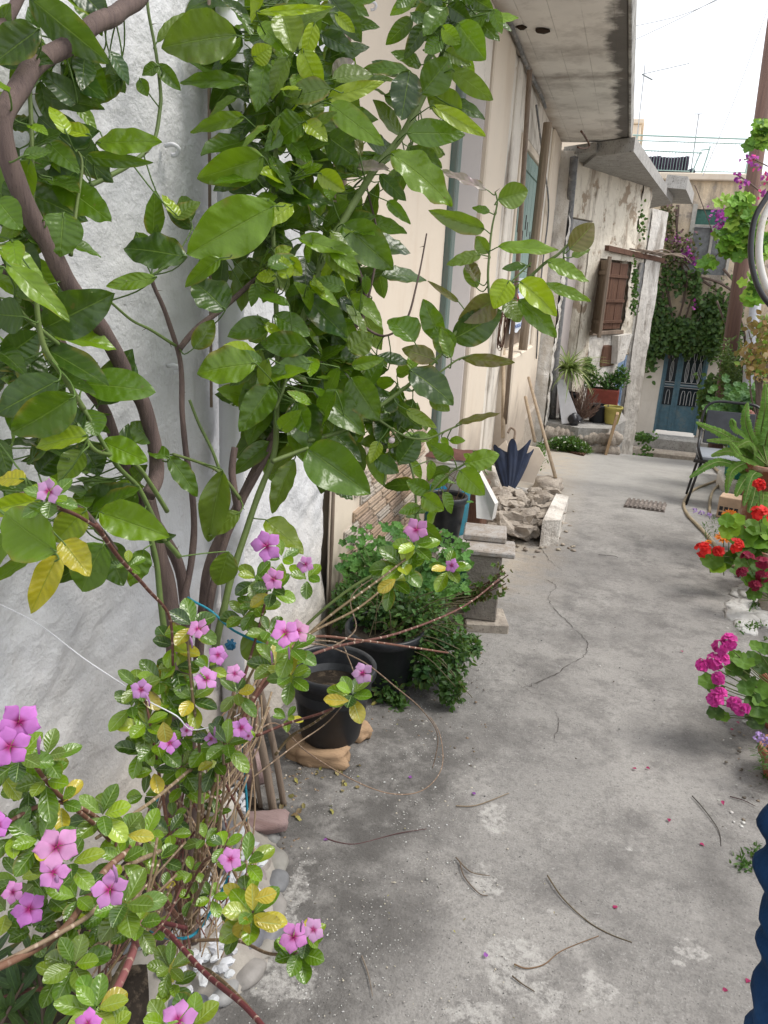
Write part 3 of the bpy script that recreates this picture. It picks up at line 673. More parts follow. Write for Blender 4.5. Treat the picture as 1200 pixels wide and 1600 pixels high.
# blue iron door
dr = BOX('door', (DX0+.06, YE+.06, DZ0), (DX1-.06, YE+.10, .30), M_BLUE, eh, .004)
m = MB()
for lo, hi in (((DX0, YE-.01, DZ0-.04), (DX0+.06, YE+.12, .42)), ((DX1-.06, YE-.01, DZ0-.04), (DX1, YE+.12, .42)), ((DX0+.06, YE, .30), (DX1-.06, YE+.12, .38))): m.box(lo, hi, None, .004)
m.build('door_frame', M_BLUE, eh)
BOX('transom', (DX0+.06, YE+.05, .38), (DX1-.06, YE+.1, DZ1), M_BLUE, eh, .004)
xs_ = (DX0+.06, DX0+.36, DX0+.40, DX1-.06)
for (a, b) in ((DX0+.10, DX0+.32), (DX0+.46, DX1-.11)):
    BOX('glass_panel', (a, YE+.045, -1.12), (b, YE+.058, .26), M_GLASS, dr, 0)
m = MB()
for lo, hi in (((DX0+.06, YE+.03, DZ0), (DX0+.10, YE+.06, .30)), ((DX0+.32, YE+.03, DZ0), (DX0+.46, YE+.06, .30)), ((DX1-.11, YE+.03, DZ0), (DX1-.06, YE+.06, .30)), ((DX0+.10, YE+.03, -.66), (DX0+.32, YE+.06, -.60)), ((DX0+.46, YE+.03, -.66), (DX1-.11, YE+.06, -.60)), ((DX0+.385, YE+.015, DZ0), (DX0+.40, YE+.03, .30))): m.box(lo, hi, None, .004)
m.build('door_rail', M_BLUE, dr)
m = MB()
def loop(cx, z0, z1, w_):
    n_ = 10; m.tube([(cx+w_*math.sin(2*math.pi*i/n_)*1.0, YE+.03, (z0+z1)/2+(z1-z0)/2*math.cos(2*math.pi*i/n_)) for i in range(n_+1)], .007, 5)
for cx in (DX0+.21, DX0+.56, DX0+.70, DX0+.84):
    loop(cx, -.56, -.05, .035); loop(cx, -.05, .24, .03)
    m.tube([(cx, YE+.03, -.56), (cx, YE+.03, -.05)], .006, 5)
    m.tube([(cx-.04, YE+.03, -1.1), (cx-.04, YE+.03, -.84), (cx-.02, YE+.03, -.76), (cx+.02, YE+.03, -.76), (cx+.04, YE+.03, -.84), (cx+.04, YE+.03, -1.1)], .007, 5)
for a, b in ((DX0+.10, DX0+.32), (DX0+.46, DX1-.11)):
    for z in (-.57, -.69, -.63): m.box((a, YE+.022, z), (b, YE+.029, z+.014))
m.build('door_grille', M_SILV, dr)
# steps and rubble at the foot
BOX('step', (.85, YE-.62, -2.6), (2.35, YE-.03, -1.84), M_CONC, eh, .03)
BOX('step', (.9, YE-1.05, -2.7), (2.4, YE-.625, -2.10), M_ROCK, eh, .04)
m = MB(); rg = random.Random(41)
for i in range(30): m.rock((.0+.95*rg.random(), YE-1.3+rg.random()*1.1, -2.35+.22*rg.random()), (.16, .14, .14), i+90, .45)
for i in range(14): m.rock((2.3+.9*rg.random(), YE-1.2+rg.random()*1.0, -2.3+.25*rg.random()), (.15, .14, .14), i+190, .45)
tag(m.build('rubble_heap', M_ROCK, smooth=True), 'low heap of rubble beside the steps of the blue door', 'rubble')
m = MB(); m.box((.42, YE-.16, -.28), (.62, YE-.03, .20), None, .01); mo = m.build('meter_box', M_CONC, eh)
m = MB(); m.tube(spl([(.52, YE-.05, -.28), (.5, YE-.05, -.9), (.40, YE-.05, -1.5)], 5), .02, 6); m.build('meter_cable', M_BLACK, mo)
# roof terrace railing, tarpaulin bundle, antennas, neighbouring block
rl = MB(); zr = 4.10
x0r, x1r = -.4, 2.15
rl.tube([(x0r, YE+.3, 4.93), (x1r, YE+.3, 4.86)], .018, 6); rl.tube([(x0r, YE+.3, 4.82), (x1r, YE+.3, 4.76)], .012, 6); rl.tube([(x0r, YE+.3, 4.20), (x1r, YE+.3, 4.18)], .012, 6)
rlo = rl.build('roof_railing', M_RAIL); tag(rlo, 'thin green iron railing along the roof of the end house', 'railing')
m = MB()
for i in range(34): x_ = x0r+(x1r-x0r)*i/33; m.tube([(x_, YE+.3, 4.19), (x_, YE+.3, 4.79)], .0045, 4)
m.tube([(x1r, YE+.3, 4.05), (x1r+.02, YE+.3, 4.95)], .022, 6); m.tube([(-.3, YE+.3, 4.05), (-.3, YE+.3, 4.93)], .02, 6); m.build('baluster', M_RAIL, rlo)
m = MB(); m.tube([(-.35, YE-.03, 4.57), (1.15, YE-.03, 4.52)], .014, 6); m.tube([(-.35, YE-.03, 4.16), (.95, YE-.03, 4.14)], .012, 6)
for i in range(20): x_ = -.3+1.2*i/19; m.tube([(x_, YE-.03, 4.14), (x_, YE-.03, 4.55)], .006, 4)
m.tube([(1.0, YE-.03, 4.1), (1.12, YE-.03, 4.55)], .016, 6); m.tube([(1.2, YE-.03, 4.05), (1.3, YE-.03, 4.66)], .016, 6); m.tube([(1.12, YE-.03, 4.58), (1.3, YE-.03, 4.60)], .014, 6)
tag(m.build('gate_railing', M_RAIL), 'short lower green railing in front of the dark tarpaulin bundle', 'railing')
m = MB(); k = 9
for i in range(k):
    x_ = .05+.80*i/(k-1); m.tube(spl([(x_, YE+.12, 4.11), (x_+.01, YE+.10+.02*(i % 2), 4.3), (x_, YE+.13, 4.44+.02*math.sin(i))], 4), .055, 8)
m.box((.02, YE+.12, 4.105), (.86, YE+.22, 4.45), None, .03); tag(m.build('tarpaulin', m_plain('plum_tarp', (.05, .035, .06), .7, .3), smooth=True), 'dark plum folded tarpaulin behind the roof railing', 'tarpaulin')
m = MB(); m.rock((1.0, YE+.1, 4.15), (.10, .08, .07), 4, .4); tag(m.build('dark_bundle', m_plain('bundle_cloth', (.05, .06, .08), .8), smooth=True), 'small dark bundle at the end of the tarpaulin on the roof', 'bundle')
an = thing('antenna', 'tall antenna mast with a long toothed boom against the white sky', 'antenna', Y(1000, 215, YE+.6))
a, b = Y(1008, 100, YE+.6), Y(996, 225, YE+.6)
m = MB(); m.tube([b-Vector((0, 0, .7)), a], .013, 6); m.build('mast', M_SILV, an)
m = MB(); a, b = Y(1003, 116, YE+.6), Y(1077, 99, YE+.6); m.tube([a, b], .008, 5)
for i in range(13): p = a.lerp(b, .12+.88*i/12); h = .035 if i < 12 else .09; m.tube([p-Vector((0, .12, h)), p+Vector((0, .12, h))], .007, 4)
m.tube([a, a+Vector((.25, 0, -.12))], .02, 4); m.build('boom', m_plain('antenna_metal', (.25, .27, .27), .5), an)
m = MB(); a, b = Y(1092, 178, YE+.35), Y(1076, 295, YE+.35); m.tube([a, b], .014, 6); m.tube([a-Vector((.09, 0, 0)), a+Vector((.07, 0, 0))], .012, 5)
tag(m.build('vent_mast', M_SILV), 'slim metal mast with a small crossbar rising by the roof railing', 'mast')
nb = thing('far_block', 'pale block just peeping past the end of the overhanging slab', 'building', (-1, 26, -1))
c0 = Y(989, 192, 26)
BOX('wall', (-4, 26, -3), (c0.x+.25, 30, c0.z-.03), M_CREAM, nb, .02); BOX('parapet', (-4.1, 25.9, c0.z-.027), (c0.x+.32, 30, c0.z+.1), M_CREAM, nb, .02)
# overhead wires
for nm, lab, pts in (('wire', 'upper of two overhead wires crossing the sky corner', ((975, 44), (1060, 25), (1130, -4))), ('wire', 'lower of two overhead wires crossing the sky corner', ((975, 70), (1060, 30), (1125, -4))), ('wire', 'overhead wire slanting down from the right to the antenna mast roof', ((1215, -30), (1150, 150), (1098, 275)))):
    m = MB(); m.tube(spl([Y(x_, y_, 17) for x_, y_ in pts], 8), .007, 5); tag(m.build(nm, M_SILV), lab, 'wire')
# ---------------------------------------------------------------- utility pole
a, b = Y(1199, 120, 15.5), Y(1120, 700, 15.5)
m = MB(); m.tube([b-Vector((0, 0, .6)), b.lerp(a, .5), a+(a-b)*.3], [.135, .125, .115], 14)
tag(m.build('utility_pole', M_POLE, smooth=True), 'tall brown wooden utility pole leaning beside the end house', 'utility pole')
# ---------------------------------------------------------------- house on the right, seen only as a sliver
rh = thing('right_house', 'sliver of pale house with grey downpipe at the right edge', 'house', (3, 14, -1))
MB().prism([(1.84, 11.5, -2.8), (4.5, 11.5, -2.8), (5.5, 18, -2.8), (3.3, 18, -2.8)], (0, 0, 4.6)).build('wall', M_REVEAL, rh)
c = Y(1178, 470, 11.4)
m = MB(); m.tube([Y(1183, 455, 11.4), Y(1171, 560, 11.4), Y(1166, 650, 11.4)], .07, 14); m.build('downpipe', M_GPIPE, rh, smooth=True)
BOX('corner_strip', (1.845, 11.46, -2), (1.90, 11.499, 1.7), M_CREAM, rh, .01)
gw = thing('garden_wall', 'low whitewashed garden wall along the right side of the lane', 'wall', (1.6, 4, 0))
m = MB(); ny = 150; vs = []
for j in range(14):
    for i in range(ny+1):
        y_ = -3+13.5*i/ny; z_ = gz(y_)-.15+1.0*j/13; vs.append((1.58+.02*noise.noise(Vector((y_*3, z_*3, 2))), y_, z_))
w_ = ny+1; m.add(vs, [(j*w_+i, (j+1)*w_+i, (j+1)*w_+i+1, j*w_+i+1) for j in range(13) for i in range(ny)]); m.build('wall_face', M_LIMEW, gw, smooth=True)
m = MB()
for i in range(12):
    y_ = -3+13.5*i/12; m.prism([(1.61, y_, gz(y_)-.3), (1.61, y_+1.124, gz(y_+1.124)-.3), (1.61, y_+1.124, gz(y_+1.124)+.86), (1.61, y_, gz(y_)+.86)], (.2, 0, 0))
m.build('wall_body', M_LIMEW, gw)
# ================================================================ leaf and plant tools
PROF = {'lemon': lambda t: (math.sin(math.pi*min(1, t**.82)))**.72*(1-.18*t)+.02,
        'round': lambda t: (math.sin(math.pi*t))**.5,
        'vinca': lambda t: .12+.88*(math.sin(math.pi*min(1, max(0, (t-.04)/.96)**1.25)))**.62 if .04 < t < 1 else .06*(t <= .04),
        'narrow': lambda t: (math.sin(math.pi*t**.9))**.9,
        'petal': lambda t: .10+.9*(math.sin(math.pi*min(1, t**1.9)))**.55 if t < 1 else .0}
def leaf(mb, base, a, n, L, W, col, kind='lemon', curl=.12, fold=.15, wave=.03, nu=3, nv=8, rg=RND, wf=3):
    a = a.normalized(); b = a.cross(n)
    if b.length < 1e-5: b = a.orthogonal()
    b.normalize(); n = b.cross(a).normalized(); pf = PROF[kind]; ex = rg.uniform(.85, 1.22) if kind == 'lemon' else 1; vs = []; uv = []; ph = rg.random()*6; ph2 = rg.random()*6
    nn = 2*nu
    for j in range(nv+1):
        t = j/nv; wd = max(.0, pf(min(t, .999)**ex))*W/2
        if t >= 1 and kind in ('lemon', 'narrow'): wd = .001
        c = base + a*(L*t*(1-.15*abs(curl)*t)) - n*(curl*L*t*t)
        tw = .12*math.sin(ph2+2*t)
        for i in range(nn+1):
            s_ = (i-nu)/nu
            z = fold*abs(s_)*wd + wave*L*math.sin(wf*2*math.pi*t+ph+(1.3 if s_ > 0 else 0))*s_*s_ + tw*s_*wd
            vs.append(c+b*(s_*wd*(1-.1*abs(fold)))+n*z); uv.append((i/nn, t))
    fs = [(j*(nn+1)+i, j*(nn+1)+i+1, (j+1)*(nn+1)+i+1, (j+1)*(nn+1)+i) for j in range(nv) for i in range(nn)]
    k = .85+.3*rg.random(); col = tuple(min(1, q*k) for q in col)
    mb.add(vs, fs, uv, col)
def rdir(rg, up=0): 
    while 1:
        v = Vector((rg.uniform(-1, 1), rg.uniform(-1, 1), rg.uniform(-1, 1)))
        if .1 < v.length < 1: v.normalize(); v.z += up; return v.normalized()
def vary(c, rg, k=.12):
    f = 1+rg.uniform(-k, k); return tuple(max(0, q*f*(1+.2*rg.uniform(-k, k))) for q in c)
TONE = {'d': (.015, .046, .007), 'm': (.064, .135, .005), 'l': (.31, .42, .008), 'b': (.155, .27, .007), 'y': (.50, .42, .02),  # leaf greens; darkest and lime tones also hold crown shade and backlight as colour
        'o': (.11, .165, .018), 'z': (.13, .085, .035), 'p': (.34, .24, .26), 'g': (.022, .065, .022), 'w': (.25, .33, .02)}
M_LEM = m_leaf('lemon_leaf', .22, .6, 7, .35, .022, (.24, .36, .06), .55, .42, 24, .45)
M_VIN = m_leaf('periwinkle_leaf', .18, .6, 6, .5, .035, (.34, .46, .16), .35, .2, 40, .65, .12)
M_SML = m_leaf('small_leaf', .5, .35, 5, .5, .05, (.14, .26, .07), .3, .25, 60, .4)
M_PET = m_vc('petal', .55, .25, 200, .1, .3)
M_BARK = m_wood('lemon_bark', (.14, .10, .085), (.085, .06, .055), .85, 1.5)
M_TWG = m_vc('green_twig', .6, .35, 60, .35)
def m_vstem():
    s = N('periwinkle_stem'); q = s.sep(s.n('ShaderNodeUVMap').outputs[0])
    f = s.math('FRACT', s.math('MULTIPLY', q[1], 42)); a = s.n('ShaderNodeAttribute'); a.attribute_name = 'col'
    u = s.ramp(s.math('ABSOLUTE', s.math('SUBTRACT', s.math('FRACT', s.math('MULTIPLY', q[0], 2)), .5)), .22, .12)
    col = s.mix(s.math('MULTIPLY', s.math('MULTIPLY', s.ramp(s.noise(30, 3), .45, .6), s.ramp(s.math('ABSOLUTE', s.math('SUBTRACT', f, .5)), .11, .06)), .8), a.outputs[0], (.50, .39, .30))
    return s.fin(col, .6, s.bump(s.noise(90, 3), .3, .003), .3)
M_VST = m_vstem()
M_SOIL = m_plain('soil', (.035, .028, .022), .95, .1, .5, 40, 1.0, dirt=(.09, .07, .05), dsc=30)
M_BPOT = m_plain('black_pot', (.017, .019, .023), .42, .4, .3, 30, .1, dirt=(.045, .048, .052), dsc=4)
M_TERRA = m_plain('terracotta', (.34, .13, .075), .85, .2, .3, 40, .3, dirt=(.45, .33, .26))
def pot(name, label, cat, loc, rt, rb, h, mat, group=None, soil=.05, sq=1, rim=.012):
    t = thing(name, label, cat, loc, group); T = Matrix.Translation(loc); m = MB()
    m.lathe([(0, 0), (rb*.94, 0), (rb, .012), (rt, h-.04), (rt+rim*.4, h-.038), (rt+rim, h-.03), (rt+rim, h-.004), (rt+rim*.7, h), (rt-.002, h), (rt-.006, h-.01), (rt*.97, h-soil), (rt*.95, h-soil-.01)], 40, T, sq=sq)
    m.build('pot_body', mat, t, smooth=True)
    m = MB(); k = 8; pr = [(rt*.965*(k-i)/k+.0001, h-soil+.006*math.sin(i*2.1)+.008*(i/k)) for i in range(k+1)]
    m.lathe(pr, 30, T, sq=sq); m.build('soil', M_SOIL, t, smooth=True); return t
def one(name, mb, mat, label, cat, smooth=False, group=None, kind=None):
    return tag(mb.build(name, mat, smooth=smooth), label, cat, group, kind)
# ================================================================ raised bed of river stones
bd = [G(110, 1640), G(190, 1600), G(270, 1588), G(350, 1562), G(405, 1520), G(432, 1460), G(440, 1400), G(438, 1345), G(425, 1300), G(405, 1270)]
bed = thing('stone_bed', 'raised bed edged with cemented grey river pebbles under the lemon tree', 'flower bed', (bd[4].x-.2, bd[4].y, gz(1.3)))
cen = Vector((-1.0, 1.45, 0)); rg = random.Random(4)
bp = spl(bd, 10); m = MB(); PEBC = [(.24, .235, .23), (.19, .19, .20), (.28, .26, .235), (.32, .285, .255), (.16, .165, .18), (.25, .215, .20)]
def row(off, zc, size, m):
    L = 0; nxt = 0; last = bp[0]
    for i in range(1, len(bp)):
        L += (bp[i]-last).length; last = bp[i]
        if L >= nxt:
            p = bp[i]; d = (cen-p); d.z = 0; d.normalize(); q = p+d*off; sz = size*(.75+.5*rg.random())
            tg = (bp[min(i+1, len(bp)-1)]-bp[i-1]); an_ = math.atan2(tg.y, tg.x)
            m.rock((q.x, q.y, gz(q.y)+zc), (sz*1.25, sz*.85, sz*.55), rg.randint(1, 99), .22, 3, Matrix.Rotation(an_+rg.uniform(-.4, .4), 4, 'Z'), vary(rg.choice(PEBC), rg))
            nxt = L+sz*1.95
row(.02, -.002, .040, m); row(.086, .020, .052, m); row(.142, .046, .038, m)
m.build('river_pebbles', M_PEB, bed, smooth=True)
m = MB(); vs = []
offs = [-.02, .0, .03, .06, .09, .12, .16]; zz = [-.02, .012, .030, .055, .078, .088, .05]; n_ = len(bp)
for i, p in enumerate(bp):
    d = (cen-p); d.z = 0; d.normalize()
    for o, z in zip(offs, zz):
        q = p+d*(o+.012*noise.noise(p*9)); vs.append((q.x, q.y, gz(q.y)+z-.012+.008*noise.noise(Vector((q.x*25, q.y*25, o*9)))))
m.add(vs, [(i*7+j, i*7+j+1, (i+1)*7+j+1, (i+1)*7+j) for i in range(n_-1) for j in range(6)])
m.build('mortar', m_plain('mortar', (.33, .305, .27), .95, .15, .3, 50, .8, dirt=(.25, .22, .2)), bed, smooth=True)
m = MB(); vs = []
for j in range(24):
    for i in range(16):
        x_ = -1.17+.42*i/15; y_ = .75+1.35*j/23; vs.append((x_, y_, gz(y_)+.065+.015*noise.noise(Vector((x_*12, y_*12, 1)))-.12*max(0, (x_+.86))/.1*(x_ > -.86)-.25*max(0, y_-1.62+.12*noise.noise(Vector((x_*9, y_*9, 5))))))
m.add(vs, [(j*16+i, j*16+i+1, (j+1)*16+i+1, (j+1)*16+i) for j in range(23) for i in range(15)]); m.build('bed_soil', M_SOIL, bed, smooth=True)
m = MB(); rg = random.Random(6)
for (px, py, sx, n_) in ((345, 1400, 34, 44), (330, 1480, 36, 34), (392, 1345, 14, 12), (300, 1475, 30, 24), (370, 1380, 20, 22), (370, 1245, 20, 8)):
    for i in range(n_):
        q = Zp(px+rg.gauss(0, sx*.55), py+rg.gauss(0, 34), gz(1.5)+.068)
        m.rock((q.x, q.y, q.z+.006*rg.random()), (.011+.009*rg.random(), .008+.006*rg.random(), .006+.003*rg.random()), rg.randint(1, 99), .5, 2, Matrix.Rotation(rg.random()*3, 4, 'Z'), vary((.52, .53, .55), rg, .08))
tag(m.build('white_pebbles', M_PEB), 'white marble pebbles strewn round the base of the tree in the bed', 'pebbles', kind='stuff')
M_STRIPE = m_wood('striped_stone', (.30, .22, .21), (.20, .13, .12), .85, .8, 0)
q = G(412, 1300); one('striped_stone', MB().rock((q.x, q.y, q.z+.035), (.085, .05, .028), 14, .3, 3, Matrix.Rotation(.5, 4, 'Z'), flat=.6), M_STRIPE, 'purplish striped flat stone on the rim of the pebble bed', 'stone', True)
q = G(400, 1250); one('striped_stone', MB().rock((q.x-.05, q.y+.02, q.z+.09), (.08, .07, .055), 15, .3, 3, flat=.6), M_STRIPE, 'brownish striped stone lying behind the bunch of grey sticks', 'stone', True)
q = P(345, 1255, 2.02); one('round_stone', MB().rock((q.x, q.y, q.z), (.045, .05, .035), 16, .2, 3, flat=.2), M_STONEW, 'pale rounded stone half hidden behind the periwinkle stems', 'stone', True)
# grey sticks
for i, (a, b, lab) in enumerate((((383, 1062), (428, 1268), 'thicker grey bare stick leaning beside the black pot'), ((402, 1062), (444, 1258), 'grey bare stick leaning next to the thicker one by the black pot'), ((372, 1085), (408, 1262), 'thin bent grey stick leftmost of the leaning sticks'))):
    q = G(*b); p = P(a[0], a[1], 2.35); m = MB(); m.tube(spl([q+Vector((0, 0, -.01)), q.lerp(p, .5)+Vector((.008, 0, 0)), p], 5), .0135-.003*i, 8); one('leaning_stick', m, M_GREYW, lab, 'stick', True)
# ================================================================ pots on the left
p0 = G(508, 1172); p0 = Vector((-.86, 2.28, gz(2.28)+.055))
RIM = Y(517, 1042, 2.28); hp = RIM.z-p0.z
pt1 = pot('nursery_pot', 'large empty black plastic pot standing on sandy stones', 'pot', (RIM.x, 2.30, p0.z), .145, .108, hp, M_BPOT, soil=.10)
M_SAND = m_wood('sandstone', (.42, .28, .17), (.30, .20, .12), .9, .5, 0)
for i, (px, py, sx, sz_, r_, lab) in enumerate(((505, 1192, (.105, .05, .036), .03, .15, 'flat sandy stone under the front of the big black pot'), (562, 1152, (.05, .045, .035), .03, .7, 'small squarish sandstone wedged right of the big black pot'), (475, 1180, (.07, .06, .034), .02, -.2, 'brown stone under the back edge of the big black pot'))):
    q = G(px, py); one('support_stone', MB().rock((q.x, q.y, q.z+sz_), sx, 40+i, .35, 3, Matrix.Rotation(r_, 4, 'Z'), flat=.85), M_SAND, lab, 'stone', True)
q = Y(600, 1010, 2.80)
pt2 = pot('nursery_pot', 'black plastic pot almost buried under trailing mint leaves', 'pot', (q.x, 2.80, gz(2.80)+.02), .155, .12, .27, M_BPOT)
# block pillar with marble offcuts
q = G(752, 985); BX, BY, BZ = q.x-.03, q.y+.10, q.z
def rotbox(cx, cy, z0, z1, sx, sy, rz, mat, name, lab=None, cat=None, ch=.006, par=None, tilt=0):
    M = Matrix.Translation((cx, cy, z0)) @ Matrix.Rotation(rz, 4, 'Z') @ Matrix.Rotation(tilt, 4, 'X')
    m = MB(); m.box((-sx/2, -sy/2, 0), (sx/2, sy/2, z1-z0), M, ch); o = m.build(name, mat, par)
    return tag(o, lab, cat) if lab else o
M_BLOCK = m_stone('grey_block', (.30, .27, .23), (.24, .21, .18), (.12, .11, .10), 4, .9)
M_MARB = m_stone('worn_marble', (.38, .36, .34), (.29, .25, .21), (.14, .12, .10), 3.5, .5)
zt = Y(750, 868, BY-.1).z
rotbox(BX, BY, BZ+.05, zt, .17, .19, .12, M_BLOCK, 'concrete_block', 'rough grey concrete block standing on end and carrying marble offcuts', 'block')
rotbox(BX+.03, BY-.02, BZ-.01, BZ+.048, .22, .21, .3, M_ROCK, 'brown_tile', 'brown flat tile under the upright concrete block', 'tile')
rotbox(BX+.02, BY-.01, zt+.002, zt+.030, .25, .20, .15, M_MARB, 'marble_slab', 'lower grey marble offcut lying across the top of the concrete block', 'slab')
rotbox(BX-.03, BY+.12, zt+.032, zt+.066, .22, .20, .15, M_MARB, 'marble_slab', 'upper grey marble offcut stacked on the first one', 'slab')
rotbox(BX-.13, BY+.02, BZ, BZ+.13, .12, .16, .2, m_plain('cream_brick', (.42, .36, .29), .9, .2), 'cream_brick', 'cream brick on the ground left of the concrete block', 'brick')
M_STYRO = m_plain('white_foam', (.62, .60, .56), .6, .3, .12, 80, .2, dirt=(.45, .38, .30))
zt2 = Y(700, 858, BY+.05).z
fo = thing('foam_box', 'stained white foam box carrying the tall black pot', 'box', (BX-.17, BY+.1, zt2-.2))
rotbox(BX-.165, BY+.12, zt2-.07, zt2, .22, .24, .15, M_STYRO, 'box_lid', ch=.015, par=fo); rotbox(BX-.165, BY+.12, zt2-.33, zt2-.072, .19, .21, .15, m_plain('teal_crate', (.05, .22, .19), .5, .4), 'box_body', ch=.015, par=fo)
pot('nursery_pot', 'tall slim black plastic pot standing on the foam box', 'pot', (BX-.25, BY+.14, zt2+.001), .098, .075, Y(690, 772, BY+.14).z-zt2, M_BPOT, soil=.03)
# white paint bucket with blue label, brown cloth on its lid
bq = Y(697, 800, 4.35); rb = .135; hz = Y(700, 712, 4.35).z; z0 = gz(4.35)+.18
bk = thing('paint_bucket', 'white plastic paint bucket with teal label and blue flap', 'bucket', (bq.x, 4.35, z0)); T = Matrix.Translation((bq.x, 4.35, z0)); h = hz-z0
m = MB(); m.lathe([(0, 0), (rb*.9, 0), (rb*.92, .01), (rb, h-.05), (rb+.008, h-.05), (rb+.008, h-.02), (rb+.004, h-.018), (rb+.012, h-.016), (rb+.012, h), (0, h+.004)], 36, T); m.build('bucket_body', M_STYRO, bk, smooth=True)
m = MB(); n_ = 30; vs = []
for j in range(2):
    for i in range(n_+1): a = -2.6+2.9*i/n_; r_ = rb*(.935+.055*j)+.0035; vs.append(Vector((r_*math.cos(a), r_*math.sin(a), h*(.18+.50*j)))+Vector((bq.x, 4.35, z0)))
m.add(vs, [(i, i+1, n_+2+i, n_+1+i) for i in range(n_)]); m.build('label', m_plain('teal_label', (.03, .20, .27), .4, .4, .2), bk, smooth=True)
lp = Y(688, 772, 4.19); m = MB(); m.prism([lp+Vector(v) for v in ((-.07, 0, -.05), (.03, 0, -.06), (.05, 0, .03), (.0, .01, .06), (-.06, 0, .05))], (0, .003, 0)); m.build('label_flap', m_plain('cyan_label', (.03, .36, .66), .4, .4, .1), bk)
text('Olin', .07, Matrix(((.2, -1, 0, lp.x+.01), (0, 0, -1, lp.y-.003), (1, .2, 0, lp.z-.05), (0, 0, 0, 1))), M_STYRO, 'label_lettering', bk)
m = MB(); vs = []; rg = random.Random(2)
for j in range(10):
    for i in range(10):
        u, v = (i-4.5)/4.5, (j-4.5)/4.5; r_ = max(abs(u), abs(v)); vs.append((bq.x+.02+u*.15, 4.35+v*.14, z0+h+.012+.05*(1-r_)*(.6+.8*noise.noise(Vector((u*2, v*2, 1))))+.012*noise.noise(Vector((u*6, v*6, 2)))))
m.add(vs, [(j*10+i, j*10+i+1, (j+1)*10+i+1, (j+1)*10+i) for j in range(9) for i in range(9)])
one('brown_cloth', m, m_plain('brown_cloth', (.12, .055, .045), .85, .2), 'crumpled brown cloth lying on the lid of the paint bucket', 'cloth', True)
# leaning marble plank and crate behind the block
a, b = Y(742, 742, 4.5), Y(763, 812, 4.3)
m = MB(); m.prism([a, a+Vector((.02, 0, .02)), b+Vector((.03, 0, .10)), b+Vector((.02, 0, 0)), b+Vector((-.07, 0, .0))], (.012, .05, 0)); one('marble_plank', m, M_STYRO, 'narrow white marble plank leaning on the rubble behind the bucket', 'plank')
m = MB(); q = Y(733, 780, 4.75); m.box((q.x-.10, 4.7, gz(4.7)), (q.x+.10, 4.95, q.z+.1), None, .01); one('old_crate', m, M_BRN, 'dark old wooden crate in shadow behind the leaning marble plank', 'crate')
# rubble shelf and umbrella
m = MB(); rg = random.Random(17)
for i in range(95):
    px, py = rg.uniform(770, 868), rg.uniform(790, 845)
    q = G(px, py); m.rock((q.x-.02, q.y+.03, q.z+.05+.09*rg.random()), (.04+.08*rg.random()**2, .05+.06*rg.random(), .02+.05*rg.random()), i+7, .9, 2, Matrix.Rotation(rg.random()*3, 4, 'Z') @ Matrix.Rotation(rg.uniform(-.5, .5), 4, 'X'), flat=.75)
one('rubble', m, M_ROCK, 'broken rubble and plaster lumps piled along the foot of the cream house', 'rubble')
for (px, py, sz_, lab, mt) in ((868, 770, (.15, .22, .07), 'big yellowish broken stone at the corner of the rubble shelf', M_ROCK), (820, 752, (.05, .07, .05), 'round orange brown stone beside the umbrella', M_SAND), (800, 795, (.11, .14, .05), 'flat tan slab of stone below the umbrella tip', M_ROCK), (775, 765, (.10, .12, .12), 'pale crumbly lump of plaster left of the umbrella', M_LIMEW)):
    q = G(px, py); one('loose_stone', MB().rock((q.x-.08, q.y+.1, q.z+sz_[2]*.7), sz_, px, .3, 3, flat=.55), mt, lab, 'stone', True)
m = MB(); k = [G(884, 765), G(862, 850), G(838, 853), G(842, 800), G(855, 775)]
zk = [.17, .10, .10, .14, .17]
k = [G(843, 853), G(871, 850), G(886, 800), G(866, 797)]; zt_ = [.19, .18, .14, .15]; m.add([Vector((q.x, q.y, q.z-.05)) for q in k]+[Vector((q.x, q.y, q.z+z_)) for q, z_ in zip(k, zt_)], [(3, 2, 1, 0), (4, 5, 6, 7), (0, 1, 5, 4), (1, 2, 6, 5), (2, 3, 7, 6), (3, 0, 4, 7)]); one('broken_kerb', m, M_LIMEW, 'broken whitewashed kerb piece at the edge of the rubble shelf', 'kerb')
q = G(815, 780); m = MB(); m.box((-.13, -.05, -.02), (.13, .05, .02), Matrix.Translation((q.x, q.y, q.z+.08)) @ Matrix.Rotation(.9, 4, 'Z') @ Matrix.Rotation(.2, 4, 'Y'), .008); one('broken_tile', m, M_STYRO, 'broken white tile lying in front of the umbrella tip', 'tile')
tip = P(794, 774, 6.55); hh = .43
um = thing('umbrella', 'half folded navy umbrella stood tip down on the rubble', 'umbrella', tip)
ax = (P(803, 690, 6.75)-tip).normalized(); b1 = ax.cross(Vector((0, 1, 0))).normalized(); b2 = ax.cross(b1)
m = MB(); vs = []; nr, ns = 14, 96
for j in range(nr+1):
    t = j/nr
    for i in range(ns):
        a = 2*math.pi*i/ns; pl = math.cos(8*a); r_ = (.012+.155*t**.8)*(1+.30*t*pl*.8+.06*math.sin(16*a+t*5)); hz_ = hh*t*(1+.10*t*pl+.10*t*noise.noise(Vector((math.cos(a)*1.6, math.sin(a)*1.6, 3))))-.03*math.sin(2*a+.5)*t; r_ *= 1+.35*t*noise.noise(Vector((math.cos(a)*1.5, math.sin(a)*1.5, 8)))
        vs.append(tip+ax*hz_+b1*(r_*math.cos(a)*1.05)+b2*(r_*math.sin(a)*.55))
m.add(vs, [(j*ns+i, j*ns+(i+1) % ns, (j+1)*ns+(i+1) % ns, (j+1)*ns+i) for j in range(nr) for i in range(ns)])
m.build('canopy', m_plain('navy_cloth', (.014, .024, .055), .6, .3, .3, 120, .2), um, smooth=True)
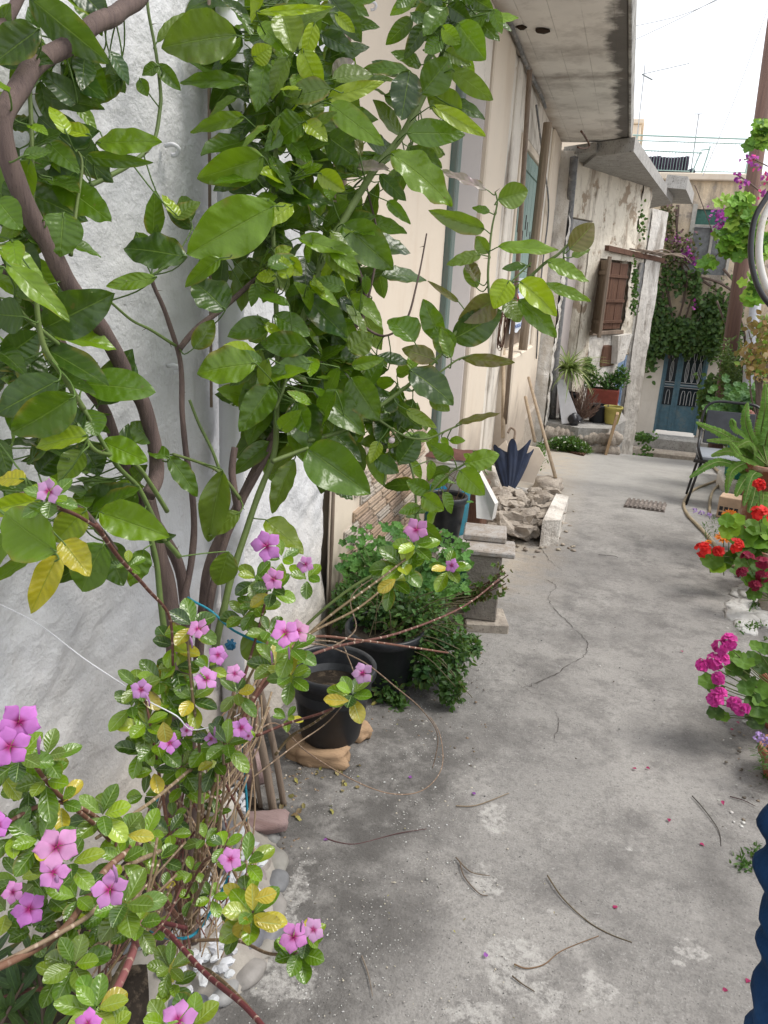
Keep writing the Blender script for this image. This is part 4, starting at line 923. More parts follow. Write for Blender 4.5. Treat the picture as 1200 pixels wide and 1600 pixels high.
m = MB(); m.tube([tip-ax*.04, tip+ax*(hh+.12)], .007, 8); m.tube(spl([tip+ax*(hh+.12), tip+ax*(hh+.2), tip+ax*(hh+.23)+b1*.04, tip+ax*(hh+.18)+b1*.06], 5), .010, 8); m.build('shaft', M_GREYW, um, smooth=True)
m = MB(); o_ = tip+Vector((.06, .22, .02)); m.prism([o_+ax*x_+b1*y_ for x_, y_ in ((.05, -.12), (.30, -.20), (.40, -.14), (.42, -.02), (.36, .04), (.32, .10), (.47, .16), (.40, .22), (.1, .18))], (0, .025, 0)); one('foam_board', m, M_CREAM, 'broken cream foam board standing behind the umbrella', 'board')
for a, b, dA, dB, r_, lab in (((826, 590), (868, 746), 8.4, 7.3, .017, 'long broom handle leaning against the window box'), ((821, 620), (836, 690), 8.6, 8.3, .018, 'short grey stick leaning behind the broom handle'), ((787, 545), (786, 684), 7.9, 7.6, .020, 'straight tan pole standing behind the umbrella')):
    m = MB(); m.tube([P(*a, dA), P(*b, dB)], r_, 8); one('broom_handle' if 'broom' in lab else 'wooden_stick', m, M_PALEW, lab, 'stick', True)
# ================================================================ street details
def flatgrid(name, corners, mat, lab, cat, nbar):
    q = [G(*c) for c in corners]; m = MB()
    up = Vector((0, 0, .022)); m.prism([p-Vector((0, 0, .01)) for p in q], (0, 0, .026))
    for i in range(nbar):
        t = (i+.5)/nbar; a = q[0].lerp(q[1], t)+up; b = q[3].lerp(q[2], t)+up; w_ = (q[1]-q[0])*.28/nbar
        m.prism([a-w_, a+w_, b+w_, b-w_], (0, 0, .008))
    return one(name, m, mat, lab, cat)
flatgrid('manhole_cover', ((974, 794), (1038, 802), (1042, 790), (980, 782)), m_plain('iron_cover', (.20, .17, .15), .8, .2, .4, dirt=(.32, .28, .25)), 'worn rectangular iron manhole cover set in the lane', 'manhole cover', 9)
flatgrid('drain_grate', ((872, 703), (912, 713), (922, 703), (885, 696)), M_RUST, 'rusty drain grate beside the weeds and stone ledge', 'drain grate', 8)
M_HOSE = m_plain('tan_hose', (.36, .29, .19), .55, .3, .3)
def hose(pts, r_, lab, mat=M_HOSE, nm='garden_hose', lift=.015):
    m = MB(); m.tube(spl([G(*p)+Vector((0, 0, lift)) for p in pts], 8), r_, 8); one(nm, m, mat, lab, 'hose', True)
hose(((1112, 730), (1124, 742), (1122, 751), (1086, 766), (1072, 780), (1068, 793), (1075, 808), (1092, 826), (1110, 846), (1122, 860), (1148, 872), (1165, 880), (1210, 905)), .014, 'tan garden hose snaking along the right edge of the lane')
hose(((1110, 727), (1128, 742), (1130, 753), (1116, 766), (1110, 780), (1108, 805)), .013, 'short loop of tan hose under the chair')
hose(((1128, 882), (1150, 890), (1178, 905), (1215, 925)), .014, 'tan hose end lying below the red geraniums')
# ---- chair
C0 = G(1075, 789); cx, cy, cz = C0.x, C0.y, C0.z
chair = thing('garden_chair', 'black metal garden chair with grey seat at the right edge of the lane', 'chair', (cx+.25, cy+.2, cz))
Wd, Dp, SH = .50, .46, .43
def cp(x_, y_, z_): return Vector((cx+x_+.12*y_, cy+y_, cz+z_))
m = MB(); m.box((0, 0, SH), (Wd, Dp, SH+.045), Matrix.Translation((cx+.03, cy+.02, cz)), .012); m.build('seat', m_plain('grey_seat', (.26, .28, .31), .6, .3, .1), chair)
for pts in ([cp(-.02, -.02, 0), cp(.05, .02, SH)], [cp(Wd+.04, -.02, 0), cp(Wd-.02, .02, SH)], [cp(-.04, Dp+.05, -.02), cp(.02, Dp, SH)], [cp(Wd+.04, Dp+.05, -.02), cp(Wd, Dp, SH)]):
    m = MB(); m.tube(pts, .012, 8); m.build('leg', M_BLACK, chair, smooth=True)
for x_ in (.0, Wd):
    m = MB(); m.tube(spl([cp(x_+.05*(x_ == 0), .02, SH), cp(x_, .03, SH+.12), cp(x_, .14, SH+.21), cp(x_, .32, SH+.22), cp(x_, Dp+.02, SH+.20)], 6), .013, 8); m.build('armrest', M_BLACK, chair, smooth=True)
m = MB(); m.tube([cp(-.02, 0, SH-.005), cp(Wd+.02, 0, SH-.005)], .016, 8); m.tube([cp(0, 0, SH-.005), cp(0, Dp, SH-.005)], .014, 8); m.tube([cp(Wd, 0, SH-.005), cp(Wd, Dp, SH-.005)], .014, 8); m.tube(spl([cp(0, Dp, SH), cp(.0, Dp+.10, SH+.42), cp(Wd*.5, Dp+.13, SH+.48), cp(Wd, Dp+.10, SH+.42), cp(Wd, Dp, SH)], 6), .013, 8); m.build('frame', M_BLACK, chair, smooth=True)
m = MB(); m.box((.03, 0, .08), (Wd-.03, .02, .40), Matrix.Translation((cx+.12*Dp, cy+Dp+.04, cz+SH)) @ Matrix.Rotation(-.2, 4, 'X'), .008); m.build('backrest', m_plain('mesh_back', (.06, .065, .075), .6), chair)
# ---- hollow brick, edging stones on the right
q = G(1138, 812); M = Matrix.Translation((q.x, q.y+.06, q.z)) @ Matrix.Rotation(-.25, 4, 'Z')
hb = thing('hollow_brick', 'cream hollow brick standing behind the orange flowers', 'brick', (q.x, q.y+.06, q.z))
m = MB(); m.box((-.09, -.05, 0), (.09, .12, .19), M, .006); m.build('brick_body', m_plain('cream_clay', (.50, .36, .25), .9, .2, .2), hb)
for i in range(4):
    for j in range(2): m = MB(); m.box((-.075+.04*i, -.0515, .02+.05*j), (-.045+.04*i, -.048, .055+.05*j), M, .001); m.build('brick_hole', M_BLACK, hb)
m = MB(); rg = random.Random(23)
for i in range(70):
    q = G(rg.uniform(1150, 1260), rg.uniform(895, 985)); m.rock((q.x, q.y, q.z+.002), (.06+.06*rg.random(), .06+.06*rg.random(), .012+.02*rg.random()), i, .5, 2, flat=.3)
one('edging_stones', m, m_stone('white_edging', (.58, .57, .55), (.46, .45, .43), (.2, .19, .18), 2, .8), 'whitewashed rough edging stones along the right side of the lane', 'edging', True)
q = G(1205, 955); one('brown_stone', MB().rock((q.x, q.y, q.z+.07), (.09, .09, .10), 77, .3, 3, flat=.4), M_ROCK, 'brown rounded stone at the right edge under the crimson flowers', 'stone', True)
# ---- pots and things on the ledge of the peeling house
lz = -.435
def led(px, py): q = Zp(px, py, lz); return Vector((q.x, q.y, lz))
q = led(912, 655); pot('black_tub', 'black plastic tub on the stone ledge left of the yellow pot', 'tub', (Y(935, 640, 12.3).x, 12.3, lz), .14, .12, .27, M_BPOT)
pot('yellow_pot', 'yellow plastic pot on the stone ledge', 'pot', (Y(958, 640, 12.25).x, 12.25, lz), .135, .10, .27, m_plain('yellow_plastic', (.42, .36, .09), .5, .4, .15))
rp = thing('red_planter', 'long dark red planter box on the ledge behind the tubs', 'planter', (-.15, 12.75, lz))
BOX('planter_box', (-.42, 12.65, lz), (.08, 12.9, lz+.46), m_plain('red_plastic', (.26, .06, .04), .6, .3, .2), rp, .02); BOX('soil', (-.40, 12.67, lz+.4605), (.06, 12.88, lz+.47), M_SOIL, rp, 0)
pot('dark_pot', 'dark pot of the striped spider plant on the ledge', 'pot', (Y(888, 620, 12.1).x, 12.25, lz), .14, .11, .42, M_BPOT)
a, b = Y(871, 592, 12.0), Y(893, 662, 11.75)
m = MB(); m.prism([a+Vector((-.02, 0, 0)), a+Vector((.10, 0, .0)), b+Vector((.12, 0, .04)), b+Vector((-.14, 0, -.02))], (.0, .03, .0)); one('white_board', m, m_plain('white_laminate', (.55, .55, .57), .5, .4, .1), 'narrow white board leaning beside the spider plant', 'board')
a = Y(897, 655, 11.8); one('black_bag', MB().rock((a.x, a.y, lz+.08), (.10, .09, .10), 66, .4, 3), m_plain('black_bag', (.02, .02, .025), .35, .5), 'small black plastic bag by the foot of the white board', 'bag', True)
# ---- right side containers
q = Y(1168, 690, 9.0); fb = thing('fabric_planter', 'teal green planter with pale geraniums beyond the fern', 'planter', (q.x, 9, q.z-.35))
m = MB(); m.lathe([(0, 0), (.16, 0), (.17, .02), (.20, .62), (.20, .64), (.185, .64), (.18, .58), (0, .57)], 28, Matrix.Translation((q.x, 9, q.z-.40))); m.build('planter_body', m_plain('teal_fabric', (.02, .20, .15), .7, .3, .3), fb, smooth=True)
TABZ = q.z-.40
m = MB(); m.box((q.x-.2, 8.75, gz(9)-.1), (q.x+.6, 9.3, TABZ-.002), None, .02); one('block_bench', m, M_LIMEW, 'low whitewashed block bench under the teal planter', 'bench')
fq = Y(1196, 735, 5.9); pot('fern_pot', 'tall brown clay pot holding the big fern', 'pot', (fq.x+.02, 5.9, gz(5.9)), .15, .11, fq.z-gz(5.9)+.05, M_TERRA)
gp1 = Zp(1215, 870, .18); pot('terracotta_pot', 'terracotta pot of the red geraniums at the right edge', 'pot', (1.08, 5.05, gz(5)), .15, .11, .27, M_TERRA)
pot('white_pot', 'white glazed pot behind the red geraniums', 'pot', (1.22, 5.42, gz(5.4)), .12, .09, .33, M_STYRO)
gq = Y(1225, 1085, 3.1); pot('terracotta_pot', 'terracotta pot of the bright pink geranium just right of the lane', 'pot', (gq.x+.06, 3.15, gz(3.15)), .14, .10, .24, M_TERRA)
lq = Y(1215, 1190, 2.75); pot('terracotta_pot', 'small terracotta pot with lilac stock flowers at the right edge', 'pot', (lq.x+.04, 2.75, gz(2.75)), .10, .08, .12, M_TERRA)
# ---- loops of pipe hanging at the upper right
for r_, mt, lab, off, D in ((.017, M_BLACK, 'thick black hose loop curving at the upper right edge', 0, 4.6), (.021, M_STYRO, 'thick dirty white pipe loop inside the black hose loop', 13, 4.65)):
    pts = [(1262+off, 235), (1228+off, 262), (1200+off, 305), (1180+off, 340), (1173+off, 385), (1177+off, 425), (1192+off, 462), (1225+off, 500)]
    m = MB(); m.tube(spl([P(x_, y_, D) for x_, y_ in pts], 8), r_, 12); one('hanging_hose', m, mt, lab, 'hose', True)
m = MB(); m.tube([(1.5, 4.5, gz(4.5)), (1.5, 4.5, 2.9)], .04, 10); m.tube([(1.5, 4.5, 2.85), (1.5, 8.6, 2.6)], .03, 8); m.tube([(1.45, 8.6, gz(8.6)-.1), (1.45, 8.6, 2.62)], .04, 10); m.tube([(1.5, 4.6, 2.5), (.86, 4.5, 2.5)], .02, 8)
one('vine_pergola', m, M_TIMB, 'timber posts and rail carrying the grapevine and hose loops at the right', 'pergola', True)
# ================================================================ person walking alongside, only the rumpled sleeve in view
EL = P(1240, 1400, .68)
pe = thing('person', 'person in a rumpled dark blue jacket, only a sleeve showing at the right edge', 'person', (EL.x+.27, EL.y-.10, gz(.6)))
bx_, by_ = EL.x+.27, EL.y-.12; zb = gz(by_)
def skin(name, pts, edges, mat, par, sub_=2):
    me = bpy.data.meshes.new(name); me.from_pydata([p[:3] for p in pts], edges, []); o = bpy.data.objects.new(name, me); COL.objects.link(o)
    md = o.modifiers.new('skin', 'SKIN'); md.use_smooth_shade = True
    for i, p in enumerate(pts): me.skin_vertices[0].data[i].radius = (p[3], p[4] if len(p) > 4 else p[3])
    me.skin_vertices[0].data[0].use_root = True
    s_ = o.modifiers.new('sub', 'SUBSURF'); s_.levels = s_.render_levels = sub_
    me.materials.append(mat); o.parent = par; o.matrix_parent_inverse = Matrix.Translation(-par.location); return o
M_SKIN = m_plain('skin', (.45, .28, .20), .5, .4, .1); M_JEAN = m_plain('blue_jacket_cloth', (.008, .034, .095), .85, .15, .5, 45, .9, dirt=(.014, .05, .13), dsc=9)
def bpt(x_, y_, z_, r_, r2=None): return (bx_+x_, by_+y_, zb+z_, r_, r2 or r_)
SLV = [P(1390, 1100, .66), P(1300, 1210, .68), P(1271, 1310, .68), P(1266, 1420, .68), P(1266, 1500, .68), P(1256, 1600, .68), P(1246, 1720, .69), P(1245, 1800, .70), P(1247, 1880, .70)]
def ap(p, r_): return (p.x, p.y, p.z, r_, r_)
B_ = [bpt(0, 0, .92, .11, .08), bpt(0, 0, 1.12, .10, .07), bpt(0, .01, 1.34, .11, .07), bpt(0, 0, 1.46, .052), bpt(0, .005, 1.53, .050), bpt(0, .015, 1.585, .072, .085), bpt(0, .015, 1.65, .082, .098), bpt(0, .005, 1.73, .075, .088),
      bpt(.09, 0, .80, .07), bpt(.10, .05, .46, .05), bpt(.10, .0, .09, .04), bpt(.10, .12, .04, .035), bpt(-.09, 0, .80, .07), bpt(-.10, .02, .46, .05), bpt(-.10, -.10, .09, .04), bpt(-.10, .03, .04, .035),
      bpt(.17, 0, 1.37, .045), bpt(.24, -.03, 1.12, .036), bpt(.24, .12, .93, .028), bpt(.24, .17, .87, .028), bpt(-.13, 0, 1.36, .035), ap(SLV[1], .028), ap(SLV[4], .026), ap(SLV[7], .024), ap(SLV[8], .026)]
skin('body', B_, [(0, 1), (1, 2), (2, 3), (3, 4), (4, 5), (5, 6), (6, 7), (0, 8), (8, 9), (9, 10), (10, 11), (0, 12), (12, 13), (13, 14), (14, 15), (2, 16), (16, 17), (17, 18), (18, 19), (2, 20), (20, 21), (21, 22), (22, 23), (23, 24)], M_SKIN, pe)
m = MB(); vs = []; nr, ns = 60, 32
pth = spl([Vector((bx_-.12, by_, zb+1.40))]+SLV[:8], 9)
for j, p in enumerate(pth):
    for i in range(ns):
        a = 2*math.pi*i/ns; f = j/(len(pth)-1); r_ = .041; r_ *= 1+.10*math.sin(j*1.0+.9*math.sin(a*2)+1.4*math.sin(a)+2.5*noise.noise(Vector((math.cos(a), math.sin(a), j*.12))))+.22*noise.noise(Vector((math.cos(a)*1.3, math.sin(a)*1.3, j*.22)))
        vs.append(p+Vector((math.cos(a)*r_, math.sin(a)*r_, 0)))
L_ = len(pth); m.add(vs, [(j*ns+i, (j+1)*ns+i, (j+1)*ns+(i+1) % ns, j*ns+(i+1) % ns) for j in range(L_-1) for i in range(ns)]); m.build('jacket_sleeve', M_JEAN, pe, smooth=True)
skin('jacket', [bpt(0, 0, 1.12, .19, .135), bpt(0, 0, .92, .20, .145), bpt(0, 0, .80, .20, .145), bpt(0, .005, 1.30, .20, .13), bpt(0, 0, 1.41, .13, .10), bpt(0, 0, 1.48, .075), bpt(.17, 0, 1.38, .075), bpt(.25, -.03, 1.12, .065), bpt(.25, .11, .94, .055), bpt(-.14, 0, 1.38, .07), ap(SLV[0].lerp(Vector((bx_-.14, by_, zb+1.38)), .35), .055)], [(0, 1), (1, 2), (0, 3), (3, 4), (4, 5), (3, 6), (6, 7), (7, 8), (3, 9), (9, 10)], M_JEAN, pe)
skin('trousers', [bpt(0, 0, .95, .15, .115), bpt(.09, 0, .78, .11), bpt(.10, .05, .46, .085), bpt(.10, 0, .10, .07), bpt(-.09, 0, .78, .11), bpt(-.10, .02, .46, .085), bpt(-.10, -.10, .12, .07)], [(0, 1), (1, 2), (2, 3), (0, 4), (4, 5), (5, 6)], m_plain('dark_trousers', (.02, .02, .025), .8), pe)
m = MB(); m.rock((bx_, by_-.028, zb+1.685), (.094, .104, .098), 3, .08, 4); m.rock((bx_, by_-.05, zb+1.61), (.082, .072, .085), 5, .08, 4); m.build('hair', m_plain('dark_hair', (.03, .02, .015), .6, .4, .5, 150, .8), pe, smooth=True)
m = MB(); q = Vector((bx_, by_+.11, zb+1.62))
m.rock((q.x, q.y+.005, q.z-.005), (.012, .02, .022), 1, .1, 2); m.build('nose', M_SKIN, pe, smooth=True)
for s_ in (-1, 1):
    m = MB(); m.rock((q.x+s_*.03, q.y-.012, q.z+.025), (.013, .009, .008), 2, .05, 2); m.build('eye', M_BLACK, pe, smooth=True)
    for i in range(4):
        hx, hy, hz_ = (bx_+.24, by_+.17, zb+.86) if s_ > 0 else (SLV[8].x, SLV[8].y, SLV[8].z)
        m = MB(); o_ = Vector((hx, hy+(i-1.5)*.018, hz_-.02)); m.tube(spl([o_, o_+Vector((-.004*s_, .004, -.035)), o_+Vector((-.012*s_, .002, -.065-.006*(i in (1, 2))))], 4), [.0088, .0065], 8); m.build('finger', M_SKIN, pe, smooth=True)
    m = MB(); o_ = Vector((hx, hy+.02, hz_)); m.tube(spl([o_, o_+Vector((-.01*s_, .025, -.02)), o_+Vector((-.018*s_, .028, -.045))], 4), [.010, .0075], 8); m.build('thumb', M_SKIN, pe, smooth=True)
# ================================================================ litter on the lane
for i, (pts, c, lab) in enumerate((
    (((508, 1312), (530, 1320), (560, 1321), (620, 1306), (666, 1298)), (.10, .05, .05), 'dark curved twig on the ground right of the pebble bed'),
    (((855, 1370), (878, 1405), (915, 1440), (950, 1462), (987, 1475)), (.13, .10, .06), 'long thin curved stem lying in the middle of the lane near the camera'),
    (((803, 1510), (822, 1517), (850, 1510), (878, 1488), (935, 1466)), (.20, .13, .08), 'light brown twig curving across the pale patch at the bottom'),
    (((1081, 1246), (1100, 1268), (1122, 1300), (1126, 1325)), (.08, .07, .06), 'thin dark curved stem near the blue sleeve'),
    (((712, 1262), (745, 1260), (795, 1242)), (.26, .20, .13), 'short straw coloured stem by the pale cement patch'),
    (((1140, 1247), (1160, 1252), (1180, 1262)), (.07, .04, .04), 'short dark twig at the right beside the blue sleeve'),
    (((565, 1498), (575, 1525), (582, 1560)), (.22, .18, .14), 'straight pale stalk at the bottom of the lane'),
    (((718, 1348), (725, 1372), (748, 1398), (762, 1402)), (.15, .11, .08), 'short forked stem right of the middle twig'),
    (((712, 1343), (735, 1365), (765, 1372)), (.18, .14, .10), 'thin brown stem crossing the forked one'),
    (((935, 868), (960, 870), (965, 873)), (.06, .05, .05), 'tiny dark twig on the far concrete'),
    (((800, 1528), (815, 1540), (835, 1552)), (.12, .09, .06), 'short dark stem at the bottom edge'))):
    m = MB(); m.tube(spl([G(*p)+Vector((0, 0, .005)) for p in pts], 7), [.0021, .0011], 6, c); one('fallen_twig', m, M_VCR, lab, 'twig', True, 'twigs fallen on the lane')
rg = random.Random(77)
PLAB = ['violet petal beside the short straw coloured stem', 'crimson petal nearest the blue sleeve, by the dark curved stem', 'crimson petal left of the thin dark curved stem', 'left crimson petal of the pair high on the right of the lane', 'right crimson petal of the pair high on the right of the lane',
'crimson petal on bare concrete above the end of the long curved stem', 'crimson petal just below the tip of the dark curved stem', 'crimson petal alone on the far concrete left of the pink geranium', 'crimson petal under the pink geranium, left one of two', 'crimson petal under the pink geranium, right one of two', 'crimson petal lowest at the right edge under the blue sleeve', 'crimson petal in the bottom right corner left of the sleeve', 'violet petal by the bare stem arching over the lane', 'violet petal at the thick end of the dark twig by the pebble bed', 'violet petal on the pale cement patch near the bottom']
for i, (px, py) in enumerate(((737, 1240), (1130, 1260), (1045, 1287), (987, 1203), (1015, 1204), (965, 1419), (1100, 1325), (1063, 1018), (1142, 1140), (1155, 1133), (1165, 1540), (1128, 1554), (642, 1214), (505, 1315), (757, 1491))):
    q = G(px, py)+Vector((0, 0, .005)); m = MB(); cc = (.38, .03, .12) if px > 900 else (.30, .10, .38)
    leaf(m, q, Vector((rg.uniform(-1, 1), rg.uniform(-1, 1), .1)), Vector((0, 0, 1)), .016, .013, cc, 'petal', .1, .3, .05, 2, 5, rg); one('fallen_petal', m, M_PET, PLAB[i], 'petal', True, 'petals fallen on the lane')
m = MB()
def scat(n, fx, fy, cols, s0, s1, flat_=.35):
    for i in range(n):
        px, py = fx(), fy()
        if not (px > 30 and py < 1650): continue
        q = G(px, py)
        if q.x < -1.1: continue
        sz_ = rg.uniform(s0, s1)*min(1.6, max(.5, q.y/2.2)); m.rock((q.x, q.y, q.z+sz_*.2), (sz_, sz_*rg.uniform(.5, 1), sz_*flat_), rg.randint(1, 999), .5, 1, Matrix.Rotation(rg.random()*3, 4, 'Z'), vary(rg.choice(cols), rg))
U = rg.uniform
scat(420, lambda: rg.gauss(600, 90), lambda: U(1180, 1600), [(.6, .6, .58), (.5, .49, .46), (.35, .33, .3), (.55, .5, .4)], .0015, .005)
scat(380, lambda: U(480, 1160), lambda: U(900, 1600), [(.55, .54, .52), (.05, .05, .05), (.10, .08, .06), (.4, .38, .35)], .001, .0035)
scat(200, lambda: rg.gauss(470, 30), lambda: U(1180, 1330), [(.20, .14, .09), (.30, .22, .14), (.10, .08, .06), (.5, .46, .4)], .003, .008)
scat(160, lambda: U(560, 760), lambda: U(1020, 1200), [(.20, .14, .09), (.5, .48, .44), (.10, .08, .06)], .002, .006)
scat(120, lambda: U(760, 900), lambda: U(770, 870), [(.40, .34, .26), (.3, .25, .2)], .006, .015)
scat(120, lambda: U(1120, 1200), lambda: U(820, 1500), [(.6, .58, .55), (.10, .08, .06), (.25, .2, .15)], .002, .008)
one('grit', m, M_PEB, 'scattered chips, seeds and gravel over the concrete', 'grit', True, kind='stuff')
m = MB()
for i in range(70):
    px, py = rg.choice(((rg.gauss(520, 26), rg.gauss(1215, 14)), (U(450, 560), U(1180, 1300)), (U(560, 720), U(1060, 1200)), (U(500, 1100), U(1200, 1600)), (rg.gauss(460, 12), rg.gauss(1280, 15))))
    q = G(px, py)+Vector((0, 0, .008)); L_ = rg.uniform(.008, .035) if py < 1320 and px < 600 else rg.uniform(.004, .012)
    leaf(m, q, rdir(rg)*Vector((1, 1, .15)), Vector((rg.uniform(-.4, .4), rg.uniform(-.4, .4), 1)), L_, L_*.5, rg.choice([(.26, .17, .09), (.34, .25, .14), (.16, .10, .06), (.40, .34, .10)]), 'lemon', .4, .4, .08, 2, 5, rg)
tag(m.build('dry_leaves', M_SML, smooth=True), 'dry brown leaves littering the ground by the pots', 'leaf litter', kind='stuff')
# ================================================================ lemon tree
def inpoly(x, y, pl):
    c = False; j = len(pl)-1
    for i in range(len(pl)):
        if (pl[i][1] > y) != (pl[j][1] > y) and x < (pl[j][0]-pl[i][0])*(y-pl[i][1])/(pl[j][1]-pl[i][1])+pl[i][0]: c = not c
        j = i
    return c
def interp(x, tb):
    if x <= tb[0][0]: return tb[0][1]
    for (a, b), (c, d) in zip(tb, tb[1:]):
        if x <= c: return b+(d-b)*(x-a)/(c-a)
    return tb[-1][1]
LD = [(0, 1.22), (150, 1.42), (300, 1.72), (450, 1.88), (600, 1.95), (750, 1.98), (920, 1.92)]
def lemD(x): return interp(x, LD)
def wallD(x, y): return X(x, y, WX-.0).length and (X(x, y, WX)-EYE).dot(FW)
tb_ = G(270, 1480); lt = thing('lemon_tree', 'lemon tree with broad glossy leaves trained against the whitewashed wall', 'tree', (tb_.x-.1, tb_.y, gz(1.4)))
BR = []                                                 # (points px, extra depth, r0, r1, kind)
def br(pts, dz, r0, r1, k='bark', n=6):
    w3 = [P(x, y, min(lemD(x)+dz, wallD(x, y)-.03-r0)) for x, y in pts]; q = spl(w3, n); BR.append((q, r0, r1, k)); return q
br([(235, -30), (200, 10), (150, 38), (100, 72), (45, 112), (14, 160), (6, 210), (28, 290), (72, 380), (102, 435), (150, 505), (192, 572), (226, 640), (243, 700), (244, 745), (230, 775)], .02, .0175, .0155)
br([(250, 1470), (262, 1350), (272, 1200), (272, 1060), (268, 950), (248, 850), (232, 775)], .10, .021, .016)
br([(300, 1470), (300, 1330), (300, 1200), (292, 1060), (290, 950), (275, 870), (232, 800), (200, 730), (175, 670), (140, 605), (100, 550), (60, 482), (5, 420)], .14, .016, .010)
br([(-10, 70), (20, 20), (35, -15)], .05, .010, .009)
br([(283, 960), (300, 870), (303, 800), (292, 720), (284, 640), (281, 560), (262, 500), (240, 447), (237, 430)], .12, .009, .0045)
br([(281, 545), (310, 510), (350, 480), (395, 440), (440, 400)], .10, .008, .006)
br([(275, 540), (235, 515), (205, 500), (172, 470)], .10, .004, .0025, 'green')
br([(310, 1040), (318, 940), (330, 870), (360, 810), (395, 740), (420, 690), (455, 640), (490, 580), (520, 530), (560, 505), (573, 470), (562, 430), (545, 400), (530, 380)], .16, .013, .005)
br([(322, 990), (332, 920), (350, 850), (372, 800), (405, 735), (425, 690)], .10, .010, .007)
br([(330, 1050), (345, 970), (365, 890), (388, 820), (412, 755), (430, 700), (432, 650), (434, 560), (430, 460), (426, 350), (430, 250), (436, 150), (445, 50), (450, -20)], .05, .0095, .004, 'green')
br([(425, 722), (455, 710), (482, 700)], -.06, .006, .0045, 'green')
br([(430, 640), (445, 600), (452, 560)], -.02, .005, .004, 'green')
br([(400, 640), (440, 570), (480, 480), (505, 400), (540, 340), (580, 272), (620, 222), (650, 172), (682, 108), (702, 55), (706, -10)], .04, .010, .0095, 'green')
br([(560, 505), (600, 525), (635, 500), (652, 440), (667, 365)], .02, .004, .002)
br([(575, 470), (590, 380), (575, 300), (560, 240)], .12, .004, .002)
br([(480, 690), (540, 670), (600, 630), (640, 600), (668, 575), (700, 540), (722, 500), (745, 480), (780, 465), (815, 443), (850, 412), (872, 398), (892, 378)], -.02, .006, .0035, 'green')
br([(765, 470), (762, 430), (765, 390), (770, 350), (777, 318), (774, 300)], -.02, .0038, .002, 'green')
br([(780, 470), (800, 440), (830, 410)], -.03, .003, .002, 'green')
br([(645, 610), (690, 580), (715, 562), (735, 555)], -.02, .003, .002, 'green')
br([(590, 655), (630, 680), (665, 686), (700, 672), (730, 658)], .0, .0035, .002, 'green')
br([(652, 800), (672, 770), (702, 740), (730, 722), (745, 705)], .0, .004, .0025, 'green')
br([(648, 850), (650, 790), (645, 740), (625, 690), (600, 660)], .05, .004, .003, 'green')
br([(600, 760), (610, 700), (640, 640)], .06, .003, .002, 'green')
br([(45, 110), (48, 170), (50, 230), (52, 300), (45, 370)], .06, .004, .003, 'green')
br([(110, 400), (118, 340), (128, 260), (120, 235)], .0, .004, .002, 'green')
br([(140, 290), (170, 275), (205, 255), (240, 222), (250, 170), (250, 140), (243, 80), (232, 20), (228, -20)], .10, .0055, .003, 'green')
br([(100, 545), (70, 520), (40, 495), (22, 470)], .0, .0045, .003, 'green')
br([(130, 640), (100, 590), (72, 548), (60, 500), (55, 430)], -.03, .0055, .004, 'green')
br([(262, 800), (220, 735), (190, 715), (150, 705), (130, 680)], -.02, .005, .004, 'green')
br([(280, 870), (255, 840), (235, 800), (215, 760), (178, 720), (130, 640)], -.02, .006, .004, 'green')
br([(180, 860), (150, 820), (120, 790), (60, 770), (-10, 790)], -.04, .006, .005)
br([(260, 1010), (252, 950), (245, 880), (236, 840)], -.05, .007, .005, 'green')
br([(345, 740), (330, 700), (310, 660), (296, 625)], .02, .004, .003, 'green')
br([(375, 780), (345, 740), (318, 725), (270, 710)], .0, .0045, .003, 'green')
br([(372, 800), (362, 740), (367, 700)], .02, .009, .008)
br([(680, 830), (640, 880), (580, 900), (520, 940), (470, 985)], .5, .005, .005, 'green')
rg = random.Random(101); mbk, mgr = MB(), MB(); SAMP = []
for q, r0, r1, k in BR:
    pts = [p+Vector((noise.noise(p*11), noise.noise(p*11+Vector((5, 0, 0))), noise.noise(p*11+Vector((0, 5, 0)))))*(.35*r0) for p in q]
    rr = [(r0+(r1-r0)*i/(len(pts)-1))*(1+.10*noise.noise(pts[i]*25)) for i in range(len(pts))]
    (mbk if k == 'bark' else mgr).tube(pts, rr, 10 if r0 > .008 else 6, vary((.12, .17, .045), rg) if k != 'bark' else None); SAMP += pts
mbk.build('trunk', M_BARK, lt, smooth=True)
for p in list(SAMP)[::5]:
    if rg.random() < .5: mgr.tube([p, p+rdir(rg)*.015], [.0016, .0003], 4, (.16, .13, .08))
